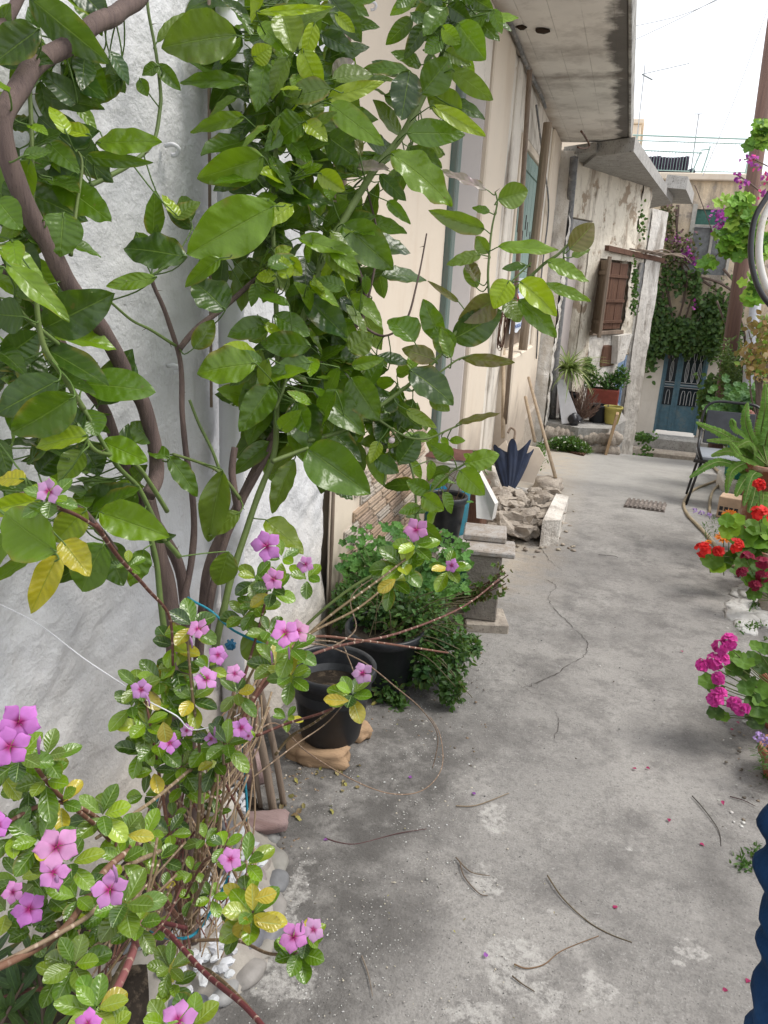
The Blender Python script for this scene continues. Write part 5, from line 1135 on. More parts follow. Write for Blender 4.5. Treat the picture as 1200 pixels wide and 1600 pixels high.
LH = """62,45,-12,98,55,d,0;45,-5,168,97,50,d,0;110,-30,166,28,46,d,.05;62,205,98,252,36,d,.1;18,195,58,200,26,d,.1;55,148,160,168,36,d,.12;60,182,166,275,58,g,.12
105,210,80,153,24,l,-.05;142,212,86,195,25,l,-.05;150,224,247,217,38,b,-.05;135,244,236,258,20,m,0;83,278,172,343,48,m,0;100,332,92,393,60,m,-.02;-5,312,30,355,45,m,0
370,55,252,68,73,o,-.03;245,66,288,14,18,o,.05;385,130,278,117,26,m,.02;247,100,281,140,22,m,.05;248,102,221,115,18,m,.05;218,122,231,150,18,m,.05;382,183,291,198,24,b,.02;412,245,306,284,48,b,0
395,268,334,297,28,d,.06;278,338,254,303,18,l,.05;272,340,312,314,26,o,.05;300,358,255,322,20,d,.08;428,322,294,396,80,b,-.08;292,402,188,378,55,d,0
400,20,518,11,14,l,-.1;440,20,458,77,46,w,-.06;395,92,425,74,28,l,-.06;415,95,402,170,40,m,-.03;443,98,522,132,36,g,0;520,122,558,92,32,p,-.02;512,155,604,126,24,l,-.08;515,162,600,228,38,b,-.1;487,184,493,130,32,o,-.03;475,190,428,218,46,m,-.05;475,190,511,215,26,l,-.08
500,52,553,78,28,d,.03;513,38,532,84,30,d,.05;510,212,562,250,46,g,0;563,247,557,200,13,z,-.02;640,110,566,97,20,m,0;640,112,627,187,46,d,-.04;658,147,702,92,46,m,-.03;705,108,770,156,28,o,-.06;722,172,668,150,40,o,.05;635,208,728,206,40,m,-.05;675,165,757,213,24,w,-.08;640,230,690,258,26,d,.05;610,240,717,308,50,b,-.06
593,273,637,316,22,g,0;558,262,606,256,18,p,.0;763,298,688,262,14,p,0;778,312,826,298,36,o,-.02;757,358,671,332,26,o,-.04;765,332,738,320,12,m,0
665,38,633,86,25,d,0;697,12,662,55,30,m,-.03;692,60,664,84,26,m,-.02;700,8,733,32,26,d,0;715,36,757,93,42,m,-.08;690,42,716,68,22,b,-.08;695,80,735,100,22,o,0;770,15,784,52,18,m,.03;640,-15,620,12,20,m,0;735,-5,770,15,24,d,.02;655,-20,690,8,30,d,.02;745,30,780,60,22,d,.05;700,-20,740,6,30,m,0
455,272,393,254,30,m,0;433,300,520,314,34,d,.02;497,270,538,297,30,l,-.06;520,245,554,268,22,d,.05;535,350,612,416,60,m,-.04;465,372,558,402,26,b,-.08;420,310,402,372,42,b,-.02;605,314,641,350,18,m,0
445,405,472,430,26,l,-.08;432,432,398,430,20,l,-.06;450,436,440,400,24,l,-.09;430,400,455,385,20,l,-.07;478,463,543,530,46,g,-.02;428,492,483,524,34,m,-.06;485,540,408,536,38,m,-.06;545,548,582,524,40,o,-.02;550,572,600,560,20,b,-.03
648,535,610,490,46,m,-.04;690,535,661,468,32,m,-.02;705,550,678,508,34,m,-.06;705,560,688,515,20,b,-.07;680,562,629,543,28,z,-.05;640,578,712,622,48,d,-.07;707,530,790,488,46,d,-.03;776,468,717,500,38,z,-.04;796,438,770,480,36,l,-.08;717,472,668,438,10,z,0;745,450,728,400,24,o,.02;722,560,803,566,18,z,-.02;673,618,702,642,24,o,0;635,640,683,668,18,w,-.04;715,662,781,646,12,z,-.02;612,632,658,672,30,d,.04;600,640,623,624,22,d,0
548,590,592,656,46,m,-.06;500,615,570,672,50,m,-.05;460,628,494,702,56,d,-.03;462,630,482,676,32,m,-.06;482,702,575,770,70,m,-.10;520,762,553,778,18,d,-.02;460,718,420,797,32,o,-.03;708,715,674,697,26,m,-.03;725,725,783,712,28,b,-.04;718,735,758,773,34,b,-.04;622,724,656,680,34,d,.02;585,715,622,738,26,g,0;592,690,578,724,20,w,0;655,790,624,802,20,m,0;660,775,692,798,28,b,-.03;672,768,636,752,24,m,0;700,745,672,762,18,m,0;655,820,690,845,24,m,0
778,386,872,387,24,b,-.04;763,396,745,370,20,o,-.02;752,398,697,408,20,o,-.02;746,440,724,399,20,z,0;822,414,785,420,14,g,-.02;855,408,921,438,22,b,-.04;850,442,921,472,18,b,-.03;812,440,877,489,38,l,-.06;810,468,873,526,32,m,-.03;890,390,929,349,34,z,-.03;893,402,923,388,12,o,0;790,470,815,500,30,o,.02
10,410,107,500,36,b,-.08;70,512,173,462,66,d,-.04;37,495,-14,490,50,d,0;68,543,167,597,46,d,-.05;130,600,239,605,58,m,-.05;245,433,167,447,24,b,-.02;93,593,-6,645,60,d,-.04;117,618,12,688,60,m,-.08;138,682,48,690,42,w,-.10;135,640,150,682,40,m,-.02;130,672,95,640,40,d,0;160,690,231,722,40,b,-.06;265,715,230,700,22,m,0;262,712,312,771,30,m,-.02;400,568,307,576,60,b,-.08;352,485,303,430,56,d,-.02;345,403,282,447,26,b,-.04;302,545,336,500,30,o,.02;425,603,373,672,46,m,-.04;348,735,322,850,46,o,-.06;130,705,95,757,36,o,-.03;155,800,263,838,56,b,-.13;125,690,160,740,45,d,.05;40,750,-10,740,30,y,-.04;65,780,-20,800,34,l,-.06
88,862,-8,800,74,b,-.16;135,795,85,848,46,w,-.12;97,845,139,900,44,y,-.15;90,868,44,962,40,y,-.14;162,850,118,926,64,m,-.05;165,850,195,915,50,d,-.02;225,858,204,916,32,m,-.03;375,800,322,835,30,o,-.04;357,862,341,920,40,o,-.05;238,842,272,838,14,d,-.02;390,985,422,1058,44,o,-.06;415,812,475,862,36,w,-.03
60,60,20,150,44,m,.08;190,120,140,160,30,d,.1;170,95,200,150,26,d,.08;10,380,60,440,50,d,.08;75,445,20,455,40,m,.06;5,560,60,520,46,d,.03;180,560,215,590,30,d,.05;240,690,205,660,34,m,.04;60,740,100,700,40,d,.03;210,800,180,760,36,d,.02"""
LFB = MB(); NL = 0
def petiole(b, a, mb, col=(.10, .17, .035)):
    best = min(SAMP, key=lambda s_: (s_-b).length_squared); d = (best-b).length
    if d > .16: best = b-a*.03+Vector((0, 0, -.01))
    mid = b.lerp(best, .5)-a*.008+Vector((0, 0, -.006)); mb.tube(spl([best, mid, b, b+a*.01], 3), [.0018, .0013], 5, col, cap=False)
for line in LH.replace('\n', ';').split(';'):
    x0, y0, x1, y1, w_, tn, dz = line.split(','); x0, y0, x1, y1, w_, dz = map(float, (x0, y0, x1, y1, w_, dz))
    D = lemD((x0+x1)/2)+dz; Lp = math.hypot(x1-x0, y1-y0); Lw = Lp/FP*D
    D = min(D, wallD((x0+x1)/2, (y0+y1)/2)-.06)
    dd = rg.uniform(-.28, .22)*Lw; b = P(x0, y0, D-dd/2); t_ = P(x1, y1, D+dd/2); a = t_-b
    n = (EYE-(b+t_)/2).normalized(); roll = rg.uniform(-.5, .5); an_ = a.normalized(); n = (Matrix.Rotation(roll, 3, an_) @ n)
    cup = rg.uniform(-.2, .55); W = w_*1.16/FP*D/max(.75, math.cos(roll))
    n2 = n+Vector((0, 0, .25)); 
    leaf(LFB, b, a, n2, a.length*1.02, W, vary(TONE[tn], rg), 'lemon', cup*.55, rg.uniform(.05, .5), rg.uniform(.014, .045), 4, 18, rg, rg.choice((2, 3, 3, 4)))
    petiole(b, an_, mgr)
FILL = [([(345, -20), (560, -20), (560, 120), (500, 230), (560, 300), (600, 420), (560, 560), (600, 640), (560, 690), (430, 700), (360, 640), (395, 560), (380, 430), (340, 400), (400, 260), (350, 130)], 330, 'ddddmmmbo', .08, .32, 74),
        ([(-20, -20), (120, -20), (200, 110), (180, 200), (130, 300), (100, 400), (-20, 420)], 52, 'ddmgb', .05, .16, 86), ([(-20, 420), (100, 470), (200, 640), (190, 720), (240, 770), (150, 900), (-20, 860)], 66, 'dddmb', .05, .16, 90),
        ([(500, 540), (640, 560), (660, 660), (640, 720), (560, 700), (500, 660)], 46, 'ddmob', .04, .2, 54), ([(640, -20), (790, -20), (770, 60), (680, 110), (640, 60)], 40, 'ddmb', .0, .15, 54),
        ([(540, 100), (700, 100), (700, 250), (600, 300), (560, 250)], 22, 'ddmo', .08, .2, 56), ([(600, 640), (770, 700), (740, 790), (640, 820), (610, 740)], 24, 'dmmb', .05, .2, 44), ([(190, 360), (310, 330), (310, 420), (240, 440)], 5, 'dm', .05, .15, 56),
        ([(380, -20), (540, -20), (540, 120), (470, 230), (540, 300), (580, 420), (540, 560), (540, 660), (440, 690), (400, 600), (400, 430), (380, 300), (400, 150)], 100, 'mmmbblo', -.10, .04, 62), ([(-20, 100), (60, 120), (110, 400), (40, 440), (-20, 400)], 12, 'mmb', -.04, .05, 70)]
for pl, n_, tn, z0, z1, Lp in FILL:
    k = 0; xs0 = [p[0] for p in pl]; ys0 = [p[1] for p in pl]
    while k < n_:
        x, y = rg.uniform(min(xs0), max(xs0)), rg.uniform(min(ys0), max(ys0))
        if not inpoly(x, y, pl): continue
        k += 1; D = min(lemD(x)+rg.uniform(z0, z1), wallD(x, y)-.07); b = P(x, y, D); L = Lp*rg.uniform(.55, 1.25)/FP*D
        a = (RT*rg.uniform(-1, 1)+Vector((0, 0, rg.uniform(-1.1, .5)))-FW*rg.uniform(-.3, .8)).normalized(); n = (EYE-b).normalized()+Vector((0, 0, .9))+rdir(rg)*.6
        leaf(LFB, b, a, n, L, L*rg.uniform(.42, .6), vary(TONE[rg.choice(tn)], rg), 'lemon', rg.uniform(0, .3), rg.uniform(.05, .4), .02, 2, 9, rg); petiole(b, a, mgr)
LFB.build('foliage', M_LEM, lt, smooth=True); mgr.build('twigs', M_TWG, lt, smooth=True)
m = MB(); q = P(612, 688, 1.95); m.rock(q, (.008, .011, .008), 3, .05, 3); m.build('lemon_bud', m_plain('bud', (.6, .5, .5), .5), lt, smooth=True)
# blue twine and white string
M_TWINE = m_plain('blue_twine', (.02, .24, .34), .6, .3, .2)
for pts, r_, mt, lab in ((((286, 928, 1.85), (300, 938, 1.8), (330, 955, 1.8), (365, 985, 1.78), (420, 1010, 1.7)), .0028, M_TWINE, 'turquoise twine tied round the lemon stems high up'), (((266, 1200, 1.62), (245, 1250, 1.6), (222, 1290, 1.55), (190, 1338, 1.5)), .0030, M_TWINE, 'turquoise twine slanting down to the left across the stems'),
    (((379, 1160, 1.75), (383, 1220, 1.75), (386, 1265, 1.75), (384, 1312, 1.76)), .0030, M_TWINE, 'turquoise twine hanging straight by the leaning sticks'), (((358, 1368, 1.6), (335, 1415, 1.6), (300, 1462, 1.58), (250, 1462, 1.5), (222, 1432, 1.42), (228, 1400, 1.42)), .0032, M_TWINE, 'turquoise twine sagging low across the white pebbles'),
    (((-30, 925, 1.42), (0, 944, 1.45), (60, 975, 1.50), (130, 1028, 1.55), (190, 1068, 1.52), (229, 1094, 1.45), (275, 1118, 1.42), (300, 1140, 1.45), (345, 1130, 1.55), (395, 1105, 1.7)), .0012, M_PIPE, 'thin white string stretched across the whitewashed wall')):
    m = MB(); m.tube(spl([P(*p) for p in pts], 8), r_, 6); one('twine' if 'twine' in lab else 'string', m, mt, lab, 'twine' if 'twine' in lab else 'string', True)
m = MB(); q = P(360, 1008, 1.72)
for i in range(9): m.tube(spl([q+rdir(rg)*.008, q+rdir(rg)*.012, q+rdir(rg)*.010, q+rdir(rg)*.012], 4), .0028, 5)
one('twine_knot', m, m_plain('blue_knot', (.03, .16, .30), .6), 'blue knotted twine lump among the periwinkle flowers', 'knot', True)
# ================================================================ periwinkle
vi = thing('periwinkle', 'sprawling Madagascar periwinkle with lilac pink flowers in the pebble bed', 'plant', (-.82, 1.35, gz(1.35)))
VB = P(290, 1475, 1.62)
rg = random.Random(55)
def petals(p, n, r, par, col=(.66, .20, .60), cc=(.38, .015, .16), name='flower', rot=None):
    n = n.normalized(); b1 = n.orthogonal().normalized(); b2 = n.cross(b1); m = MB(); rot = rg.random()*6 if rot is None else rot
    for k in range(5):
        a0 = rot+k*2*math.pi/5+rg.uniform(-.08, .08); d = b1*math.cos(a0)+b2*math.sin(a0); s_ = b1*-math.sin(a0)+b2*math.cos(a0); vs = []; cl = []; nv = 11; tl = rg.uniform(-.14, .12); pw = rg.uniform(.35, .40); pk = rg.uniform(.86, 1.08); sk = rg.uniform(-.12, .12)
        wv = [pw*(max(0, math.sin(math.pi*min(1, (k_/nv)**1.55)))**.72) for k_ in range(nv+1)]; wv[0] = .03
        for j in range(nv+1):
            t = j/nv
            for i in range(5):
                u = (i-2)/2; w_ = wv[j]*r*1.0
                rr = t*r*(1-.09*u*u*t*(1+t)); vs.append(p+d*rr+s_*(u*w_+sk*r*t*t)+n*(.05*r*t*(1-t)*4+tl*r*t*t-.05*r*u*u+.02*r*u*t+.0015*k*r/.02))
                f = max(0, min(1, (t-.07)/.30)); f = f*f*(3-2*f); kk = pk*rg.uniform(.97, 1.03)*(1+.10*abs(u)-.05)
                cl.append(tuple((cc[q]*(1-f)+col[q]*f)*kk for q in range(3)))
        m.add(vs, [(j*5+i, j*5+i+1, (j+1)*5+i+1, (j+1)*5+i) for j in range(nv) for i in range(4)], None, cl)
    m.lathe([(r*.07, 0), (r*.05, r*.06), (.0005, r*.07)], 8, Matrix.Translation(p+n*r*.03) @ n.to_track_quat('Z', 'Y').to_matrix().to_4x4(), (.5, .25, .12))
    m.tube([p-n*r*.02, p-n*r*.9], [r*.06, r*.05], 6, (.30, .30, .12)); m.build(name, M_PET, par, smooth=True)
VF = MB(); VS = MB()
def rosette(px, py, D, s, n=8, f=None, up=.5, lean=(0, 0), yel=.1):
    p = P(px, py, D); L = s/FP*D; ax_ = ((EYE-p).normalized()*(.55)+Vector((0, 0, up))+RT*lean[0]+UP*lean[1]).normalized(); b1 = ax_.orthogonal().normalized(); b2 = ax_.cross(b1); r0 = rg.random()*6
    for k in range(n):
        a0 = r0+k*2.4; el = .15+.55*(k/n)+rg.uniform(-.1, .1); d = (b1*math.cos(a0)+b2*math.sin(a0))*math.cos(el)+ax_*math.sin(el)*(1 if k > n*.3 else -.2)
        base = p+d*.004-ax_*(.35*L*(1-k/n)); col = TONE[rg.choice('mmmbbdo')]
        if rg.random() < yel: col = rg.choice([(.30, .36, .03), (.45, .36, .03), (.22, .30, .02)])
        leaf(VF, base, d, ax_-d*.2, L*rg.uniform(.75, 1.1)*(1-.35*k/n), L*rg.uniform(.46, .58)*(1-.25*k/n), vary(col, rg, .25), 'vinca', rg.uniform(.0, .25), rg.uniform(.2, .5), .012, 2, 9, rg)
    return p, ax_
ST = [(.10, .04, .03), (.13, .06, .04), (.14, .10, .05), (.22, .16, .10), (.17, .12, .07)]
def stem(pts, r0=.0038, r1=.0026, c=None, mb=None): 
    (mb or VS).tube(spl([P(*p) if not isinstance(p, Vector) else p for p in pts], 7), [r0, r1], 7, vary(c or rg.choice(ST), rg))
RS_ = [(300, 975, 1.50, 50, 8, .1), (270, 1005, 1.52, 44, 7, .3), (275, 1040, 1.52, 42, 7, .2), (250, 1062, 1.50, 48, 8, .05), (215, 1070, 1.45, 42, 6, .1), (205, 1100, 1.45, 42, 7, .1), (228, 1130, 1.45, 46, 8, .15), (265, 1095, 1.5, 44, 7, .1), (300, 1090, 1.5, 46, 8, .05), (325, 1040, 1.55, 34, 5, .2), (370, 1080, 1.5, 36, 7, .25),
       (245, 1160, 1.45, 48, 8, .1), (218, 1170, 1.45, 42, 7, .2), (285, 1150, 1.5, 40, 6, .1), (330, 1150, 1.5, 44, 7, .05), (355, 1160, 1.45, 48, 8, .1), (285, 1195, 1.5, 40, 7, .1), (240, 1200, 1.45, 40, 6, .1), (400, 900, 1.7, 42, 7, .15), (425, 920, 1.65, 42, 8, .1), (400, 945, 1.7, 40, 7, .0), (440, 870, 1.6, 34, 5, .1), (480, 900, 1.7, 36, 5, .05), (380, 960, 1.75, 40, 6, 0), (420, 985, 1.65, 38, 7, .1),
       (455, 1010, 1.4, 46, 8, .3), (430, 1035, 1.45, 48, 8, .2), (455, 1055, 1.4, 44, 7, .2), (550, 1082, 1.6, 46, 9, .1), (448, 1120, 1.7, 24, 6, .4), (628, 880, 1.9, 52, 9, .1), (650, 850, 1.9, 42, 7, .1), (612, 905, 1.95, 44, 7, .3), (700, 885, 2.1, 36, 7, .2), (80, 775, 1.1, 44, 8, .2), (200, 880, 1.35, 26, 5, .1),
       (30, 1180, .92, 52, 8, .1), (70, 1215, .96, 54, 8, .1), (45, 1225, .98, 46, 7, .1), (95, 1250, 1.0, 46, 7, .15), (0, 1200, .95, 50, 7, .1), (72, 1180, .96, 46, 6, .15), (20, 1300, .95, 54, 8, .15), (62, 1310, .95, 54, 8, .1), (110, 1345, .95, 52, 8, .2), (30, 1370, 1.0, 46, 7, .15), (75, 1400, 1.0, 50, 8, .1), (120, 1400, 1.0, 50, 7, .05), (10, 1420, .95, 50, 6, .1), (160, 1270, 1.1, 54, 8, .15), (195, 1300, 1.15, 44, 7, .1), (225, 1305, 1.3, 44, 6, .1), (250, 1340, 1.35, 36, 6, .1),
       (195, 1410, .95, 60, 9, .15), (165, 1425, 1.0, 46, 7, .1), (215, 1440, 1.0, 46, 6, .3), (115, 1505, .92, 58, 9, .12), (90, 1520, .95, 44, 6, .2), (150, 1575, .85, 60, 9, .25), (170, 1610, .85, 50, 7, .2), (265, 1510, 1.25, 42, 7, .2), (270, 1535, 1.25, 40, 6, .3), (385, 1345, 1.25, 44, 6, .2), (350, 1320, 1.3, 34, 5, .1), (395, 1425, 1.2, 58, 9, .35), (385, 1405, 1.25, 44, 7, .4), (375, 1440, 1.25, 40, 6, .3), (468, 1485, 1.3, 50, 9, .12), (480, 1462, 1.3, 30, 5, .3), (330, 1240, 1.6, 24, 5, .1), (335, 1270, 1.6, 26, 5, .1), (265, 1300, 1.45, 36, 6, .1), (300, 1600, .95, 60, 8, .2), (260, 1600, .95, 50, 6, .3),
       (322, 1205, 1.55, 32, 5, .1), (285, 1225, 1.52, 34, 6, .1), (335, 1190, 1.5, 36, 6, .1), (270, 1275, 1.5, 30, 5, .1), (320, 1310, 1.5, 30, 5, .1), (225, 1240, 1.45, 32, 6, .1), (300, 1360, 1.5, 28, 5, .1), (300, 1230, 1.6, 30, 5, .1), (240, 1450, 1.35, 32, 6, .1), (300, 1400, 1.5, 28, 5, .1), (255, 1385, 1.45, 28, 5, .1), (330, 1400, 1.5, 30, 5, .15), (215, 1345, 1.3, 34, 5, .1), (130, 1450, 1.0, 44, 6, .1), (50, 1450, 1.0, 44, 6, .1), (190, 1345, 1.1, 44, 6, .1)]
for px, py, D, s, n, ye in RS_: rosette(px, py, D, s*1.08, n, yel=ye)
FL = [(311, 984, 20, 1.44), (220, 1077, 18, 1.40), (322, 1062, 21, 1.42), (367, 1053, 17, 1.44), (340, 1024, 18, 1.48), (265, 1162, 19, 1.40), (377, 1138, 18, 1.40), (417, 853, 27, 1.55), (428, 905, 20, 1.58), (477, 882, 15, 1.62), (446, 990, 25, 1.30), (466, 988, 21, 1.33), (567, 1052, 19, 1.54), (651, 828, 22, 1.82), (706, 884, 13, 2.05), (78, 768, 22, 1.04),
      (30, 1128, 34, .86), (16, 1166, 34, .84), (-4, 1290, 22, .88), (88, 1325, 36, .86), (82, 1364, 28, .90), (21, 1394, 19, .92), (45, 1421, 28, .90), (172, 1390, 30, .88), (360, 1343, 21, 1.20), (458, 1464, 25, 1.24), (489, 1453, 20, 1.27), (138, 1600, 24, .80), (280, 1596, 32, .88), (330, 1155, 12, 1.46), (292, 1142, 12, 1.45), (388, 1150, 9, 1.44)]
for i, (px, py, r_, D) in enumerate(FL):
    p = P(px, py, D); n = (EYE-p).normalized()+Vector((0, 0, .22))+rdir(rg)*(.28 if i not in (0, 1, 15) else .6); petals(p, n, r_/FP*D, vi, vary((rg.uniform(.58, .72), rg.uniform(.20, .36), rg.uniform(.58, .66)), rg, .12) if px > 60 or py > 1350 else (.60, .20, .60), rot=None)
leaf(VF, P(255, 1128, 1.36), P(268, 1160, 1.36)-P(262, 1120, 1.36), EYE-P(260, 1120, 1.4), .038, .028, (.34, .27, .04), 'vinca', .1, .2, .02, 2, 8, rg)
leaf(VF, P(545, 1095, 1.55), P(503, 1092, 1.55)-P(545, 1095, 1.55), EYE-P(520, 1090, 1.4), .052, .024, (.50, .36, .03), 'vinca', .1, .2, .03, 2, 8, rg)
for (a, b, w_) in (((385, 1432), (372, 1468), 30), ((402, 1440), (440, 1445), 26), ((398, 1405), (432, 1395), 24), ((618, 905), (590, 925), 20), ((430, 1020), (455, 1050), 20)):
    D = 1.18 if a[1] > 1300 else 1.6; p, q = P(*a, D), P(*b, D); leaf(VF, p, q-p, EYE-p, (q-p).length, w_/FP*D, (.50, .38, .03), 'vinca', .1, .2, .02, 2, 8, rg)
V0 = (290, 1480, 1.6)
for pts in ([V0, (300, 1380, 1.55), (310, 1280, 1.5), (312, 1180, 1.5), (300, 1080, 1.5), (292, 990, 1.5)], [V0, (330, 1350, 1.55), (350, 1230, 1.5), (345, 1150, 1.5)], [V0, (270, 1350, 1.5), (255, 1250, 1.48), (240, 1160, 1.46), (225, 1080, 1.45)], [V0, (320, 1300, 1.55), (345, 1180, 1.55), (375, 1090, 1.52), (420, 1000, 1.5)],
            [(300, 1400, 1.55), (330, 1250, 1.6), (370, 1100, 1.62), (410, 960, 1.68), (420, 900, 1.66)], [(345, 1180, 1.58), (400, 1080, 1.62), (470, 1000, 1.7), (560, 950, 1.8), (620, 900, 1.9)], [(345, 1180, 1.6), (420, 1060, 1.65), (500, 975, 1.75), (600, 900, 1.85), (690, 830, 2.0)],
            [(350, 1200, 1.58), (410, 1075, 1.62), (500, 1018, 1.7), (620, 990, 1.9), (720, 950, 2.1), (780, 905, 2.2)], [(340, 1200, 1.55), (420, 1050, 1.6), (480, 998, 1.7), (560, 1000, 1.75), (700, 1020, 2.0)], [(290, 1450, 1.55), (240, 1380, 1.35), (190, 1310, 1.2), (120, 1260, 1.05), (60, 1260, .98), (-10, 1300, .93)], [(290, 1450, 1.55), (220, 1370, 1.3), (160, 1300, 1.12), (90, 1240, 1.0), (50, 1190, .94)],
            [(250, 1330, 1.35), (180, 1365, 1.1), (150, 1420, 1.0), (90, 1460, .93), (-10, 1510, .88)], [(275, 1470, 1.5), (205, 1440, 1.2), (160, 1470, 1.0), (120, 1505, .93)], [(212, 1445, 1.15), (205, 1500, 1.0), (175, 1560, .9), (150, 1600, .85)], [(160, 1570, .95), (195, 1500, 1.05), (240, 1440, 1.25), (270, 1380, 1.4)],
            [(280, 1470, 1.5), (290, 1500, 1.4), (330, 1520, 1.2), (375, 1560, 1.05), (425, 1620, .95)], [(300, 1470, 1.5), (370, 1470, 1.45), (420, 1490, 1.35), (465, 1490, 1.3)], [(290, 1440, 1.5), (340, 1340, 1.4), (375, 1380, 1.3), (395, 1425, 1.22)], [(355, 1340, 1.3), (320, 1345, 1.4), (290, 1400, 1.5)],
            [(385, 1290, 1.6), (355, 1230, 1.58), (340, 1200, 1.55)], [(150, 820, 1.2), (185, 870, 1.3), (230, 920, 1.4), (265, 965, 1.48), (270, 1040, 1.5)], [(80, 790, 1.1), (120, 805, 1.15), (160, 830, 1.22)], [(400, 1150, 1.6), (450, 1130, 1.62), (500, 1115, 1.6), (545, 1095, 1.6)],
            [(430, 1180, 1.75), (455, 1150, 1.75), (490, 1130, 1.7), (530, 1100, 1.62)], [(100, 1560, .95), (60, 1545, 1.0), (0, 1560, 1.0)], [(140, 1580, .95), (110, 1530, 1.0), (90, 1440, 1.0)], [(300, 1200, 1.5), (240, 1250, 1.35), (180, 1290, 1.15), (150, 1310, 1.1)]): stem(pts, .0042 if len(pts) > 4 else .0034, .0025)
stem([(290, 1450, 1.4), (240, 1440, 1.3), (265, 1460, 1.2), (320, 1520, 1.1), (380, 1570, 1.0), (420, 1615, .94)], .0042, .0036, (.11, .028, .03))
stem([(215, 1438, 1.05), (210, 1480, 1.0), (185, 1540, .92), (160, 1575, .88)], .0055, .005, (.20, .07, .07))
stem([(200, 1330, 1.12), (160, 1365, 1.06), (110, 1440, .97), (60, 1480, .92), (-20, 1520, .86)], .005, .0045, (.15, .08, .05))
# bare straw coloured stems arching over the lane
for pts in ([(385, 1160, 1.8), (430, 1130, 1.9), (480, 1175, 2.1), (550, 1218, 2.25), (610, 1240, 2.3), (660, 1235, 2.35), (690, 1200, 2.4), (688, 1150, 2.5), (672, 1120, 2.6)], [(410, 1050, 1.75), (480, 1006, 1.85), (560, 1030, 2.0), (620, 1075, 2.1), (660, 1110, 2.2), (684, 1150, 2.35), (676, 1200, 2.4)], [(480, 1000, 1.8), (530, 1005, 1.9), (545, 1030, 1.9), (556, 1060, 1.8)], [(395, 1215, 1.7), (460, 1165, 1.8), (510, 1130, 1.85), (545, 1090, 1.75)], [(500, 1020, 1.8), (555, 985, 1.9), (550, 930, 1.95), (615, 880, 2.0), (640, 830, 2.05)]): stem(pts, .0021, .0013, (.20, .14, .09))
for i in range(48):                                     # tangle of dry stems in the heart of the plant
    a = (rg.uniform(255, 400), rg.uniform(1120, 1330), rg.uniform(1.5, 1.75)); b = (rg.uniform(235, 350), rg.uniform(1380, 1500), rg.uniform(1.5, 1.68)); c = ((a[0]+b[0])/2+rg.uniform(-50, 50), (a[1]+b[1])/2, (a[2]+b[2])/2)
    stem([a, c, b], .0024, .0014, rg.choice([(.34, .25, .16), (.26, .18, .11), (.17, .10, .06), (.13, .05, .04)]))
for i in range(26):
    a = (rg.uniform(365, 430), rg.uniform(1040, 1110), rg.uniform(1.7, 1.9)); b = (rg.uniform(290, 380), rg.uniform(1180, 1330), rg.uniform(1.6, 1.75)); c = ((a[0]+b[0])/2+rg.uniform(-20, 30), (a[1]+b[1])/2, (a[2]+b[2])/2)
    stem([a, c, b], .0026, .0014, rg.choice([(.34, .25, .16), (.26, .18, .11), (.20, .12, .08)]))
for i in range(16):
    a = (rg.uniform(140, 300), rg.uniform(1300, 1420), rg.uniform(1.1, 1.5)); b = (rg.uniform(60, 200), rg.uniform(1480, 1640), rg.uniform(.9, 1.1)); stem([a, ((a[0]+b[0])/2+rg.uniform(-30, 30), (a[1]+b[1])/2, (a[2]+b[2])/2), b], .0022, .0015)
for px, py, D in ((425, 1028, 1.38), (452, 1022, 1.35), (60, 1166, .86), (90, 1382, .9), (335, 1145, 1.44), (233, 1096, 1.38), (300, 1005, 1.42), (182, 1368, .88), (470, 1448, 1.22)):
    p = P(px, py, D); m = MB(); e = p+Vector((rg.uniform(-.006, .006), 0, .014)); m.tube([p-Vector((0, 0, .01)), p, p.lerp(e, .6), e], [.0012, .0018, .0024, .0006], 6, (.50, .26, .50)); m.build('flower_bud', M_PET, vi, smooth=True)
VF.build('foliage', M_VIN, vi, smooth=True); VS.build('stems', M_VST, vi, smooth=True)
# small dark shrub with berries, bottom left
ol = thing('olive_shrub', 'dark narrow leaved sprig with black berries at the bottom left', 'plant', P(10, 1640, 1.0)); m = MB(); st_ = MB()
for (a, b) in (((60, 1640, 1.0), (-30, 1500, 1.05)), ((70, 1620, 1.0), (50, 1480, 1.05)), ((-20, 1640, .95), (40, 1530, 1.0))):
    p, q = P(*a), P(*b); st_.tube([p, p.lerp(q, .5)+Vector((.005, 0, .01)), q], [.003, .0015], 6, (.10, .07, .05))
    for i in range(22):
        o_ = p.lerp(q, rg.random()); d = (q-p).normalized()*.6+rdir(rg)*.8; leaf(m, o_, d, EYE-o_, .055, .011, vary((.02, .04, .025), rg), 'narrow', .1, .2, .01, 1, 6, rg)
m.build('foliage', M_SML, ol, smooth=True); st_.build('stems', M_TWG, ol, smooth=True)
for px, py in ((12, 1447), (72, 1560), (28, 1543), (5, 1440)):
    m = MB(); m.rock(P(px, py, 1.0), (.0045, .0045, .005), 2, .03, 2, c=(.02, .02, .04)); m.build('berry', M_VC, ol, smooth=True)
